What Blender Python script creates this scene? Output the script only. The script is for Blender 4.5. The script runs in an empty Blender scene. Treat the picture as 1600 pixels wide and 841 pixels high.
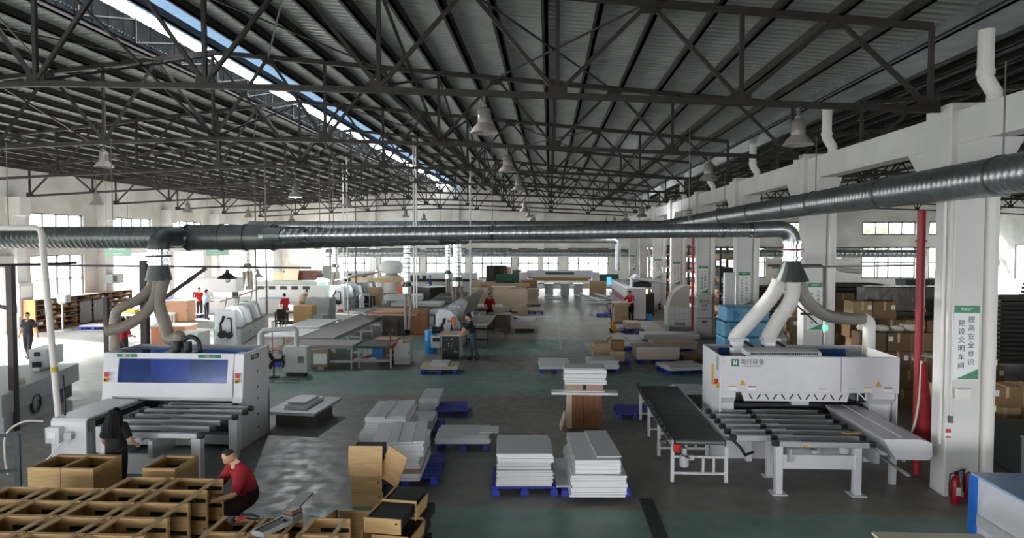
import bpy, math, random
from mathutils import Vector, Matrix
R = math.radians
rnd = random.Random(11)
scene = bpy.context.scene
C = scene.collection
# ---------------------------------------------------------------- camera
# axes: X right, Y into the hall, Z up; origin on the floor under the camera
F_PX, VPX, VPY, H = 1067.0, 858.0, 379.0, 4.4
cam_d = bpy.data.cameras.new('camera'); cam_d.sensor_width = 36.0; cam_d.lens = 36.0 * F_PX / 1600.0
cam_d.clip_start = 0.1; cam_d.clip_end = 400
cam = bpy.data.objects.new('camera', cam_d); C.objects.link(cam)
cam.location = (0, 0, H)
YAW = math.atan((VPX - 800) / F_PX); PITCH = -math.atan((420.5 - VPY) / F_PX)
cam.rotation_euler = (R(90) + PITCH, 0, YAW)
scene.camera = cam
# ---------------------------------------------------------------- world, exposure
scene.view_settings.view_transform = 'Standard'; scene.view_settings.look = 'None'
scene.view_settings.gamma = 1.0; scene.view_settings.use_curve_mapping = False
scene.view_settings.exposure = 0.66
scene.cycles.use_denoising = True
scene.cycles.max_bounces = 8; scene.cycles.diffuse_bounces = 5; scene.cycles.glossy_bounces = 3
scene.cycles.transmission_bounces = 6; scene.cycles.transparent_max_bounces = 6
scene.cycles.sample_clamp_indirect = 6.0; scene.cycles.caustics_reflective = False; scene.cycles.caustics_refractive = False
SKY = 9.0
w = bpy.data.worlds.new('sky'); scene.world = w; w.use_nodes = True
bg = w.node_tree.nodes['Background']; bg.inputs[0].default_value = (0.95, 0.975, 1.0, 1); bg.inputs[1].default_value = SKY
sun_d = bpy.data.lights.new('sun', 'SUN'); sun_d.energy = 40.0; sun_d.angle = R(8); sun_d.color = (1.0, 0.97, 0.92)
sun = bpy.data.objects.new('sun', sun_d); C.objects.link(sun); sun.location = (-40, 40, 25)
sun.rotation_euler = Vector((0.86, -0.38, -0.34)).to_track_quat('-Z', 'Y').to_euler()     # low from the left, through the left doors and windows
def portal(name, loc, rot, sx, sy):
    l = bpy.data.lights.new(name, 'AREA'); l.shape = 'RECTANGLE'; l.size = sx; l.size_y = sy
    l.cycles.is_portal = True
    o = bpy.data.objects.new(name, l); C.objects.link(o); o.location = loc; o.rotation_euler = rot
    return o
# ---------------------------------------------------------------- helpers
M3 = (Matrix.Rotation(YAW, 3, 'Z') @ Matrix.Rotation(R(90) + PITCH, 3, 'X'))
def ray(px, py):
    return M3 @ Vector(((px - 800) / F_PX, (420.5 - py) / F_PX, -1))
def at(px, py, h=0.0):          # world x, y of the point at height h seen there
    d = ray(px, py); t = (h - H) / d.z
    return d.x * t, d.y * t
def atY(px, py, y):             # world x, z of the point at depth y
    d = ray(px, py); t = y / d.y
    return d.x * t, H + d.z * t
def lin(c):
    return c / 12.92 if c <= 0.04045 else ((c + 0.055) / 1.055) ** 2.4
def rgb(h):
    return tuple(lin(int(h[i:i + 2], 16) / 255) for i in (0, 2, 4)) + (1,)
MATS = {}
def mat(name, col, rough=0.6, metal=0.0, var=0.0, scale=6.0, col2=None, bump=0.0, stretch=None, spec=None, emit=0.0):
    if name in MATS: return MATS[name]
    m = bpy.data.materials.new(name); m.use_nodes = True; MATS[name] = m
    nt = m.node_tree; b = nt.nodes['Principled BSDF']; c = rgb(col)
    b.inputs['Base Color'].default_value = c; b.inputs['Roughness'].default_value = rough; b.inputs['Metallic'].default_value = metal
    if spec is not None: b.inputs['Specular IOR Level'].default_value = spec
    if emit:
        b.inputs['Emission Color'].default_value = c; b.inputs['Emission Strength'].default_value = emit
    if var or col2 or bump:
        tc = nt.nodes.new('ShaderNodeTexCoord'); src = tc.outputs['Object']
        if stretch:
            mp = nt.nodes.new('ShaderNodeMapping'); mp.inputs['Scale'].default_value = stretch
            nt.links.new(src, mp.inputs['Vector']); src = mp.outputs[0]
        n = nt.nodes.new('ShaderNodeTexNoise'); n.inputs['Scale'].default_value = scale; n.inputs['Detail'].default_value = 4
        nt.links.new(src, n.inputs['Vector'])
        if var or col2:
            mx = nt.nodes.new('ShaderNodeMix'); mx.data_type = 'RGBA'
            c2 = rgb(col2) if col2 else tuple(max(0, x * (1 - var)) for x in c[:3]) + (1,)
            cr = nt.nodes.new('ShaderNodeValToRGB'); cr.color_ramp.elements[0].position = 0.35; cr.color_ramp.elements[1].position = 0.65
            nt.links.new(n.outputs[0], cr.inputs[0]); nt.links.new(cr.outputs[0], mx.inputs[0])
            mx.inputs[6].default_value = c; mx.inputs[7].default_value = c2
            nt.links.new(mx.outputs[2], b.inputs['Base Color'])
        if bump:
            bp = nt.nodes.new('ShaderNodeBump'); bp.inputs['Strength'].default_value = bump; bp.inputs['Distance'].default_value = 0.02
            nt.links.new(n.outputs[0], bp.inputs['Height']); nt.links.new(bp.outputs[0], b.inputs['Normal'])
    return m
def V(*a): return Vector(a)
class MB:
    """collects simple solids; build() links them as ONE mesh object"""
    def __init__(s): s.v = []; s.f = []
    def add(s, vs, fs):
        o = len(s.v); s.v += [Vector(p) for p in vs]; s.f += [tuple(i + o for i in f) for f in fs]; return s
    def box(s, x0, x1, y0, y1, z0, z1):
        return s.add([(x0,y0,z0),(x1,y0,z0),(x1,y1,z0),(x0,y1,z0),(x0,y0,z1),(x1,y0,z1),(x1,y1,z1),(x0,y1,z1)],
                     [(3,2,1,0),(4,5,6,7),(0,1,5,4),(1,2,6,5),(2,3,7,6),(3,0,4,7)])
    def cbox(s, c, size, rot=None):
        hx, hy, hz = (a / 2 for a in size); m = rot if rot is not None else Matrix.Identity(3); c = Vector(c)
        vs = [c + m @ Vector((a, b, d)) for d in (-hz, hz) for a, b in ((-hx,-hy),(hx,-hy),(hx,hy),(-hx,hy))]
        return s.add(vs, [(3,2,1,0),(4,5,6,7),(0,1,5,4),(1,2,6,5),(2,3,7,6),(3,0,4,7)])
    def bar(s, p, q, w, h=None, up=(0,0,1)):        # rectangular bar from p to q
        p = Vector(p); q = Vector(q); h = h or w; d = (q - p).normalized(); u = Vector(up)
        if abs(d.dot(u)) > 0.98: u = Vector((1, 0, 0))
        a = d.cross(u).normalized() * (w / 2); b = a.cross(d).normalized() * (h / 2)
        vs = [e + x for e in (p, q) for x in (-a - b, a - b, a + b, -a + b)]
        return s.add(vs, [(0,1,2,3),(7,6,5,4),(0,4,5,1),(1,5,6,2),(2,6,7,3),(3,7,4,0)])
    def cyl(s, p, q, r, n=12, r2=None, cap=True):
        return s.tube([p, q], r, n, r2=r2, cap=cap)
    def tube(s, path, r, n=10, r2=None, cap=True, radii=None):
        P = [Vector(p) for p in path]; k = len(P)
        ref = None; rings = []
        for i in range(k):
            d = (P[min(i + 1, k - 1)] - P[max(i - 1, 0)]).normalized()
            if ref is None:
                ref = Vector((0, 0, 1)) if abs(d.z) < 0.9 else Vector((1, 0, 0))
            a = (ref - d * ref.dot(d)).normalized(); b = d.cross(a); ref = a
            rr = radii[i] if radii else (r if r2 is None else r + (r2 - r) * i / (k - 1))
            rings.append([P[i] + (a * math.cos(2 * math.pi * j / n) + b * math.sin(2 * math.pi * j / n)) * rr for j in range(n)])
        fs = [(i * n + j, i * n + (j + 1) % n, (i + 1) * n + (j + 1) % n, (i + 1) * n + j) for i in range(k - 1) for j in range(n)]
        if cap: fs += [tuple(range(n - 1, -1, -1)), tuple((k - 1) * n + j for j in range(n))]
        return s.add([p for g in rings for p in g], fs)
    def lathe(s, prof, c=(0, 0, 0), n=16, cap=True):  # prof: (r, z) from bottom to top
        c = Vector(c); k = len(prof)
        vs = [c + Vector((r * math.cos(2 * math.pi * j / n), r * math.sin(2 * math.pi * j / n), z)) for r, z in prof for j in range(n)]
        fs = [(i * n + j, i * n + (j + 1) % n, (i + 1) * n + (j + 1) % n, (i + 1) * n + j) for i in range(k - 1) for j in range(n)]
        if cap: fs += [tuple(range(n - 1, -1, -1)), tuple((k - 1) * n + j for j in range(n))]
        return s.add(vs, fs)
    def prism(s, poly, axis, a, b):                   # poly of 2-D points, swept along an axis
        def mk(p, t):
            return {'x': (t, p[0], p[1]), 'y': (p[0], t, p[1]), 'z': (p[0], p[1], t)}[axis]
        n = len(poly)
        vs = [mk(p, a) for p in poly] + [mk(p, b) for p in poly]
        fs = [tuple(range(n)), tuple(range(2 * n - 1, n - 1, -1))] + [(i, i + n, (i + 1) % n + n, (i + 1) % n) for i in range(n)]
        return s.add(vs, fs)
    def mesh(s, name, m, smooth=False):
        me = bpy.data.meshes.new(name); me.from_pydata([tuple(p) for p in s.v], [], s.f); me.validate()
        import bmesh
        bm = bmesh.new(); bm.from_mesh(me); bmesh.ops.recalc_face_normals(bm, faces=bm.faces); bm.to_mesh(me); bm.free()
        if m: me.materials.append(m)
        if smooth: me.polygons.foreach_set('use_smooth', [True] * len(me.polygons))
        return me
    def build(s, name, m, parent=None, smooth=False, bevel=0.0, label=None):
        q = parent
        while q is not None and not q.get('_w'): q = q.parent
        if q is not None:
            mi = Matrix.LocRotScale(q.location, q.rotation_euler, None).inverted(); s.v = [mi @ p for p in s.v]
        me = s.mesh(name, m, smooth); o = bpy.data.objects.new(name, me); C.objects.link(o)
        if parent is not None: o.parent = parent
        if label: o['label'] = label
        fin(o, smooth, bevel); return o
    def one(s, name, m, label, cat, group=None, smooth=False, bevel=0.0, kind=None):
        xs = [p.x for p in s.v]; ys = [p.y for p in s.v]; zs = [p.z for p in s.v]
        b = Vector(((min(xs) + max(xs)) / 2, (min(ys) + max(ys)) / 2, min(zs))); s.v = [p - b for p in s.v]
        o = s.build(name, m, None, smooth, bevel); o.location = b
        return tag(o, label, cat, group, kind)
    def struct(s, name, m, parent=None, **k):
        o = s.build(name, m, parent, **k)
        if parent is None: o['kind'] = 'structure'
        return o
def fin(o, smooth, bevel):
    if bevel:
        b = o.modifiers.new('bevel', 'BEVEL'); b.width = bevel; b.segments = 2; b.limit_method = 'ANGLE'; b.angle_limit = R(35)
    if smooth:
        me = o.data; me.set_sharp_from_angle(angle=R(38))
def tag(o, label, cat, group=None, kind=None):
    if label: o['label'] = label
    if cat: o['category'] = cat
    if group: o['group'] = group
    if kind: o['kind'] = kind
    return o
def T(name, label, cat, loc=(0, 0, 0), rz=0.0, group=None, world=False, kind=None):
    o = bpy.data.objects.new(name, None); C.objects.link(o); o.location = loc; o.rotation_euler = (0, 0, rz); o.empty_display_size = 0.1
    if world: o['_w'] = 1
    return tag(o, label, cat, group, kind)
def dup(o, parent=None):
    c = o.copy(); C.objects.link(c); c.parent = parent
    for ch in [x for x in C.objects if x.parent == o]: dup(ch, c)
    return c
KIDS = {}
def clone(root, loc, rz, label, group=None, scale=None):
    c = root.copy(); C.objects.link(c); c.location = loc; c.rotation_euler = (0, 0, rz); c['label'] = label
    if group: c['group'] = group
    if scale: c.scale = scale
    def rec(o, n):
        for ch in o.children:
            d = ch.copy(); C.objects.link(d); d.parent = n; rec(ch, d)
    rec(root, c); return c
TEXTS = []
def text(body, name, m, parent, loc, size, rot=(R(90), 0, 0), align='CENTER', depth=0.001, label=None, lh=None):
    cu = bpy.data.curves.new(name, 'FONT'); cu.body = body; cu.size = size; cu.extrude = depth; cu.align_x = align; cu.align_y = 'CENTER'
    cu.resolution_u = 3
    if lh: cu.space_line = lh
    if m: cu.materials.append(m)
    o = bpy.data.objects.new(name, cu); C.objects.link(o); o.location = loc; o.rotation_euler = rot
    if parent is not None: o.parent = parent
    if label: o['label'] = label
    TEXTS.append(o); return o
ORD = ['nearest', 'second', 'third', 'fourth', 'fifth', 'sixth', 'seventh', 'eighth', 'ninth', 'tenth', 'eleventh', 'twelfth']
# ================================================================ materials of the shell
STEEL = mat('dark_steel', '322e2b', 0.65, 0.1, var=0.3, scale=3)
STEEL2 = mat('grey_steel', '6a6866', 0.5, 0.4)
CONC = mat('whitewash', 'e2e0de', 0.85, var=0.10, scale=1.2, bump=0.15)
WALL = mat('plaster_wall', 'e3e1dd', 0.9, col2='c6c2bb', scale=0.5, bump=0.1)
SHEET = mat('roof_sheet', 'b9bcba', 0.55, 0.1, var=0.15, scale=1.5)
TRANS = bpy.data.materials.new('skylight_sheet'); TRANS.use_nodes = True
_n = TRANS.node_tree; _b = _n.nodes['Principled BSDF']; _n.nodes.remove(_b)
_t = _n.nodes.new('ShaderNodeBsdfTranslucent'); _t.inputs[0].default_value = (0.045, 0.07, 0.10, 1)
_d = _n.nodes.new('ShaderNodeBsdfDiffuse'); _d.inputs[0].default_value = (0.22, 0.28, 0.35, 1)
_m = _n.nodes.new('ShaderNodeMixShader'); _m.inputs[0].default_value = 0.4
_n.links.new(_t.outputs[0], _m.inputs[1]); _n.links.new(_d.outputs[0], _m.inputs[2]); _n.links.new(_m.outputs[0], _n.nodes['Material Output'].inputs[0])
GLASS = bpy.data.materials.new('window_glass'); GLASS.use_nodes = True
_n = GLASS.node_tree; _b = _n.nodes['Principled BSDF']; _n.nodes.remove(_b)
_t = _n.nodes.new('ShaderNodeBsdfTransparent'); _t.inputs[0].default_value = (0.92, 0.95, 0.94, 1)
_g = _n.nodes.new('ShaderNodeBsdfGlossy'); _g.inputs['Roughness'].default_value = 0.05
_m = _n.nodes.new('ShaderNodeMixShader'); _m.inputs[0].default_value = 0.06
_n.links.new(_t.outputs[0], _m.inputs[1]); _n.links.new(_g.outputs[0], _m.inputs[2]); _n.links.new(_m.outputs[0], _n.nodes['Material Output'].inputs[0])
FRAME = mat('window_frame', '4a4a4c', 0.5, 0.3)
def floor_material():
    m = bpy.data.materials.new('painted_concrete'); m.use_nodes = True; nt = m.node_tree; b = nt.nodes['Principled BSDF']
    N = nt.nodes.new; L = nt.links.new
    geo = N('ShaderNodeNewGeometry'); sep = N('ShaderNodeSeparateXYZ'); L(geo.outputs['Position'], sep.inputs[0])
    no = N('ShaderNodeTexNoise'); no.inputs['Scale'].default_value = 0.45; no.inputs['Detail'].default_value = 7; no.inputs['Roughness'].default_value = 0.65
    L(geo.outputs['Position'], no.inputs['Vector'])
    nf = N('ShaderNodeTexNoise'); nf.inputs['Scale'].default_value = 3.5; nf.inputs['Detail'].default_value = 6; L(geo.outputs['Position'], nf.inputs['Vector'])
    def math_(op, a, b_=None, c=None):
        x = N('ShaderNodeMath'); x.operation = op
        for i, v in enumerate((a, b_, c)):
            if v is None: continue
            if isinstance(v, (int, float)): x.inputs[i].default_value = v
            else: L(v, x.inputs[i])
        return x.outputs[0]
    X, Y = sep.outputs[0], sep.outputs[1]
    def band(ax, lo, hi):
        return math_('MULTIPLY', math_('GREATER_THAN', ax, lo), math_('LESS_THAN', ax, hi))
    def rect(x0, x1, y0, y1): return math_('MULTIPLY', band(X, x0, x1), band(Y, y0, y1))
    def mix(f, c1, c2):
        x = N('ShaderNodeMix'); x.data_type = 'RGBA'
        L(f, x.inputs[0])
        for i, v in ((6, c1), (7, c2)):
            if isinstance(v, tuple): x.inputs[i].default_value = v
            else: L(v, x.inputs[i])
        return x.outputs[2]
    r = N('ShaderNodeValToRGB'); r.color_ramp.elements[0].position = 0.35; r.color_ramp.elements[1].position = 0.68; L(no.outputs[0], r.inputs[0])
    conc = mix(r.outputs[0], rgb('767470'), rgb('8b8882'))
    green = mix(r.outputs[0], rgb('66857a'), rgb('86a196'))
    G = None
    for q in ((-30, 40, 4.0, 11.15), (-11.5, 5.8, 19.4, 23.2), (-11.5, 5.8, 26.5, 31.0), (-11.0, -9.6, 31.0, 58), (-9.6, -7.0, 7, 19.4)):
        k = rect(*q); G = k if G is None else math_('MAXIMUM', G, k)
    wear = N('ShaderNodeValToRGB'); wear.color_ramp.elements[0].position = 0.36; wear.color_ramp.elements[1].position = 0.5; L(nf.outputs[0], wear.inputs[0])
    G2 = math_('MULTIPLY', G, math_('ADD', math_('MULTIPLY', wear.outputs[0], 0.3), 0.7))
    pale = math_('MAXIMUM', rect(-30, -11.5, 19.4, 66), rect(-8.0, 5.8, 31.0, 66))  # paler concrete zones; window glare on the floor is put into this colour
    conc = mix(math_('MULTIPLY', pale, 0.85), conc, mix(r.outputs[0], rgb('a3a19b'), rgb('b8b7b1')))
    base = mix(G2, conc, green)
    yl = None
    for q in ((-30, 40, 11.15, 11.28), (-30, 5.8, 19.3, 19.4), (5.8, 5.9, 19, 58)):
        k = rect(*q); yl = k if yl is None else math_('MAXIMUM', yl, k)
    yl = math_('MULTIPLY', yl, math_('MULTIPLY', r.outputs[0], 0.6))
    base = mix(yl, base, rgb('a38a4a'))
    wl = math_('MULTIPLY', math_('MAXIMUM', rect(0.45, 0.55, 28, 58), rect(-2.7, -2.6, 31, 58)), 0.6)
    base = mix(wl, base, rgb('b9bbb4'))
    L(base, b.inputs['Base Color'])
    ro = N('ShaderNodeMapRange'); ro.inputs[1].default_value = 0.3; ro.inputs[2].default_value = 0.7; ro.inputs[3].default_value = 0.3; ro.inputs[4].default_value = 0.6
    L(nf.outputs[0], ro.inputs[0]); L(ro.outputs[0], b.inputs['Roughness'])
    bp = N('ShaderNodeBump'); bp.inputs['Strength'].default_value = 0.12; bp.inputs['Distance'].default_value = 0.01; L(nf.outputs[0], bp.inputs['Height']); L(bp.outputs[0], b.inputs['Normal'])
    return m
XL, XR, YF, YB = -26.3, 41.0, 66.0, -9.0        # left wall, right wall, far wall, back wall
RIDGE, VALLEY, RIDGE2 = -9.4, 7.4, 24.2
ZR, SL, ZB = 9.7, 0.102, 6.65
BY, BS = 12.15, 6.65                             # first truss line and bay length
                  # ridge height of the top chord, slope, bottom chord height
def zt(x): return ZR - SL * (abs(x - RIDGE) if x < VALLEY else abs(x - RIDGE2))
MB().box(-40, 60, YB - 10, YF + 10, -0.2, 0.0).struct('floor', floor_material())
def zb(x, ridge=RIDGE): return ZB + 0.66 * (1 - min(1, abs(x - ridge) / 16.2) ** 1.3)   # cambered bottom chord
# ---------------------------------------------------------------- windows and walls
WN = [0]
def window(axis, pos, a0, a1, z0, z1, nx, nz=1, depth=0.1, t=.05):
    """frame and separate panes; axis 'y': in a wall at y=pos, else at x=pos"""
    WN[0] += 1
    def bx(mb, u0, u1, w0, w1, v0, v1):
        return mb.box(u0, u1, pos + w0, pos + w1, v0, v1) if axis == 'y' else mb.box(pos + w0, pos + w1, u0, u1, v0, v1)
    fr = MB(); h = depth / 2
    bx(fr, a0, a1, -h, h, z0, z0 + t); bx(fr, a0, a1, -h, h, z1 - t, z1)
    for i in range(nx + 1):
        u = a0 + (a1 - a0 - t) * i / nx; bx(fr, u, u + t, -h, h, z0, z1)
    for j in range(1, nz):
        v = z0 + (z1 - z0) * j / nz; bx(fr, a0, a1, -h, h, v - t / 2, v + t / 2)
    loc = ((a0 + a1) / 2, pos, z0) if axis == 'y' else (pos, (a0 + a1) / 2, z0)
    e = T('window_%d' % WN[0], None, None, loc, world=True, kind='structure')
    fr.build('window_frame', FRAME, e)
    for i in range(nx):
        for j in range(nz):
            u0 = a0 + (a1 - a0) * i / nx + t / 2; u1 = a0 + (a1 - a0) * (i + 1) / nx - t / 2
            v0 = z0 + (z1 - z0) * j / nz + t / 2; v1 = z0 + (z1 - z0) * (j + 1) / nz - t / 2
            bx(MB(), u0, u1, -0.004, 0.004, v0, v1).build('pane', GLASS, e)
    return e
def wall(name, axis, pos, a0, a1, top, holes, th=0.24, m=WALL):
    """wall with rectangular holes (u0, u1, v0, v1); top(u) gives the height"""
    us = sorted(set([a0, a1] + [h[0] for h in holes] + [h[1] for h in holes] + [b for b in (RIDGE, VALLEY, RIDGE2) if axis == 'y' and a0 < b < a1]))
    mb = MB()
    for u0, u1 in zip(us, us[1:]):
        hs = sorted([h for h in holes if h[0] <= u0 + 1e-6 and h[1] >= u1 - 1e-6], key=lambda h: h[2]); z = 0.0
        segs = []
        for h in hs:
            if h[2] > z: segs.append((z, h[2], h[2]))
            z = h[3]
        segs.append((z, top(u0), top(u1)))
        for lo, ha, hb in segs:
            vs = [(u0, lo), (u1, lo), (u1, hb), (u0, ha)]
            mb.prism(vs, 'y' if axis == 'y' else 'x', pos, pos + th)
    return mb.struct(name, m)
# left wall: door opening, then windows between the wall columns
lh = [(-6, 0, 2.0, 4.6), (2, 8, 0.0, 4.4), (10, 15, 1.0, 4.6), (17, 23, 0.0, 4.4), (24.6, 31.5, 0.0, 3.2)]
for k in range(3, 8):
    y0 = BY + BS * k
    if y0 + 5.6 < 66:
        lh += [(y0 + 1.2, y0 + 5.2, 4.75, 5.92), (y0 + 1.2, y0 + 5.2, 1.15 if k == 3 else 0.0, 3.72)]
wall('wall_left', 'x', XL - 0.24, YB, YF, lambda u: 8.2, lh)
for h in lh:
    if h[3] > 4.7 or h[2] > 0.5: window('x', XL - 0.12, h[0], h[1], h[2], h[3], 4, 1 if h[2] > 4 else 2)
# far wall
fh = []
for x0 in (-21, -16.5, -12, -7.5, -3.0, 1.8):
    fh += [(x0, x0 + 3.9, 0.9, 3.85)]
for x0 in (9.2, 15.6, 22.0, 29.4, 35.5):
    fh += [(x0, x0 + 4.9, 1.0, 4.0), (x0, x0 + 4.9, 5.1, 6.35)]
wall('wall_far', 'y', YF, XL, XR, lambda u: zt(u) + 0.25, fh)
for h in fh: window('y', YF + 0.12, h[0], h[1], h[2], h[3], 4, 1 if h[2] > 4 else 2, t=.11)
wall('wall_right', 'x', XR, YB, YF, lambda u: 8.2, [(y, y + 4.6, 1.2, 4.2) for y in (2, 9, 16, 23, 30, 37, 44, 51, 58)])
wall('wall_back', 'y', YB - 0.24, XL, XR, lambda u: zt(u) + 0.25, [(-20, -8, 0.0, 4.2), (-3, 3, 0.0, 3.6), (10, 22, 0.8, 4.0)])
for y in (2, 9, 16, 23, 30, 37, 44, 51, 58): window('x', XR + 0.12, y, y + 4.6, 1.2, 4.2, 4, 2)
# sky light enters through these openings
for h in lh:
    portal('portal', (XL - 0.3, (h[0] + h[1]) / 2, (h[2] + h[3]) / 2), (0, R(-90), 0), h[3] - h[2], h[1] - h[0])
portal('portal', (-8, YF + 0.4, 2.4), (R(-90), 0, 0), 28, 3.0)
portal('portal', (24, YF + 0.4, 3.9), (R(-90), 0, 0), 32, 5)
portal('portal', (-14, YB - 0.3, 2.1), (R(90), 0, 0), 12, 4.2)
portal('portal', (0, YB - 0.3, 1.8), (R(90), 0, 0), 6, 3.6)
portal('portal', (16, YB - 0.3, 2.6), (R(90), 0, 0), 12, 3.6)
portal('portal', (XR + 0.3, 33, 2.7), (0, R(90), 0), 3, 62)
portal('portal', (RIDGE + 0.3, 28, 10.4), (0, 0, 0), 1.8, 80); portal('portal', (RIDGE - 1.75, 28, 10.55), (0, R(-90), 0), .45, 80)
# wall columns on the left, gable columns at the far end
for k in range(0, 8):
    y = BY + BS * k
    MB().box(XL, XL + 0.5, y - 0.3, y + 0.3, 0, 6.62).box(XL, XL + 0.75, y - 0.36, y + 0.36, 5.7, 6.62).struct('trim_%d' % (k + 1), CONC, bevel=0.01)
for i, x in enumerate((-17.2, -9, -0.8)):
    MB().box(x - 0.3, x + 0.3, YF - 0.3, YF, 0, zt(x)).struct('trim_%d' % (i + 20), CONC)
# ---------------------------------------------------------------- roof: corrugated sheets, skylight sheets, purlins
roof = T('ceiling', None, None, (0, 28, 8), kind='structure', world=True)
def sheet(x0, x1, y0, y1, m, name, pitch=0.25, ext=False):
    zt = (lambda x: ZR - SL * (x - RIDGE)) if ext else globals()['zt']
    mb = MB(); n = max(1, int(round((y1 - y0) / pitch))); p = (y1 - y0) / n
    prof = []
    for i in range(n):
        y = y0 + i * p; prof += [(y, 0), (y + p * .42, 0), (y + p * .55, .035), (y + p * .87, .035)]
    prof.append((y1, 0))
    vs = []
    for y, d in prof: vs += [(x0, y, zt(x0) + 0.24 + d), (x1, y, zt(x1) + 0.24 + d)]
    mb.add(vs, [(2 * i, 2 * i + 1, 2 * i + 3, 2 * i + 2) for i in range(len(prof) - 1)])
    return mb.build(name, m, roof)
YS = [YB + 0.0, BY - BS] + [BY + BS * k for k in range(0, 8)] + [YF + 0.3]
for y0, y1 in zip(YS, YS[1:]):
    for x0, x1 in ((XL - .3, -17.2), (-17.2, RIDGE - 1.55), (-8.3, 0.2), (0.2, VALLEY - .12), (VALLEY + .12, 16), (16, RIDGE2), (RIDGE2, XR + .3)):
        sheet(x0, x1, y0, y1, SHEET, 'roof_sheet')
    sheet(RIDGE - 0.4, -8.3, y0, y1, TRANS, 'skylight_sheet', ext=True)
def purlin(x, name='purlin', w=0.075, h=0.2):
    z = zt(x) + 0.235
    MB().box(x - w / 2, x + w / 2, YB, YF, z - h, z).box(x - w / 2 - .06, x + w / 2, YB, YF, z - h, z - h + .02).build(name, STEEL, roof)
n = 17
for i in range(n):
    purlin(RIDGE + 0.25 + (VALLEY - .4 - RIDGE - 0.25) * i / (n - 1)); purlin(RIDGE - 1.7 - (RIDGE - 1.7 - XL - .2) * i / (n - 1))
    purlin(VALLEY + 0.5 + (RIDGE2 - VALLEY - 1.0) * i / (n - 1))
for i in range(1, 12): purlin(RIDGE2 + 1.45 * i)
# ridge vent: dark upright fascia left of the open slot, low cap posts
fm = mat('fascia_sheet', '232628', 0.95, 0.0, var=0.4, scale=2, spec=0.02)
for y0, y1 in zip(YS, YS[1:]):
    mb = MB(); n = int((y1 - y0) / 0.3)
    for i in range(n):
        a = y0 + (y1 - y0) * i / n; b = y0 + (y1 - y0) * (i + 1) / n
        mb.box(RIDGE - 1.62, RIDGE - 1.60 + (0.02 if i % 2 else 0), a, b - .01, 9.68, 10.34)
    mb.build('ridge_fascia', fm, roof)
for y in [YB + 2.23 * i for i in range(34)]:
    MB().bar((RIDGE - 1.55, y, 9.68), (RIDGE - 1.55, y, 10.34), .04).bar((RIDGE - 1.55, y, 9.7), (RIDGE - 1.55, y + 2.2, 10.3), .035).build('fascia_brace', STEEL, roof)
MB().box(RIDGE - 1.85, RIDGE - .45, YB, YF, 10.76, 10.79).build('ridge_light_shield', SHEET, roof)  # unseen sheet added above the slot to block top light on the fascia
# valley gutter
gm = mat('gutter_steel', '8d9296', 0.45, 0.6, var=0.3, scale=2)
MB().box(VALLEY - .45, VALLEY + .45, YB, YF, 8.0, 8.03).box(VALLEY - .45, VALLEY - .42, YB, YF, 8.0, 8.3).box(VALLEY + .42, VALLEY + .45, YB, YF, 8.0, 8.3).struct('trim_30', gm)
# ---------------------------------------------------------------- roof trusses
def truss(k, y, xl, xr, ridge, lab, group):
    t = T('roof_truss', lab, 'truss', ((xl + xr) / 2, y, ZB), group=group, world=True)
    def zz(x): return ZR - SL * abs(x - ridge)
    w = 0.11
    for a, b in ((xl, ridge), (ridge, xr)): MB().bar((a, y, zz(a)), (b, y, zz(b)), w, .12).build('top_chord', STEEL, t)
    half = ridge - xl; p = half / 5.0; np_ = int(round((xr - xl) / p))
    def b_(x): return zb(x, ridge)
    mb = MB()
    for i in range(np_): mb.bar((xl + i * p, y, b_(xl + i * p)), (min(xr, xl + (i + 1) * p), y, b_(min(xr, xl + (i + 1) * p))), w, .1)
    mb.build('bottom_chord', STEEL, t)
    for i in range(np_ + 1):
        x = xl + i * p
        if x > xr + .1: break
        MB().bar((x, y, b_(x)), (x, y, zz(x)), .075).box(x - .17, x + .17, y - .015, y + .015, b_(x) - .05, b_(x) + .17).build('web_post', STEEL, t)
        for sgn in (-1, 1):
            xm = x + sgn * p / 2
            if xl < xm < xr: MB().bar((x, y, b_(x) + .04), (xm, y, zz(xm)), .07).build('web_diagonal', STEEL, t)
    for i in range(np_):
        xm = xl + (i + .5) * p
        if xm < xr: MB().box(xm - .16, xm + .16, y - .015, y + .015, zz(xm) - .18, zz(xm) + .04).build('gusset', STEEL, t)
    return t
XRT = 6.5
for k in range(-1, 8):
    y = BY + BS * k
    nm = 'nearest' if k <= 0 else ORD[k]
    truss(k, y, RIDGE - 15.9, XRT, RIDGE, ('dark steel roof truss overhead, out of the picture above the camera' if k < 0 else 'dark steel roof truss spanning the main hall, %s from the camera' % nm), 'roof trusses of the main hall')
    if k >= 0: truss(k, y, 8.3, 40.0, RIDGE2, 'dark steel roof truss of the right-hand storage bay, %s from the camera' % nm, 'roof trusses of the storage bay')
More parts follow.
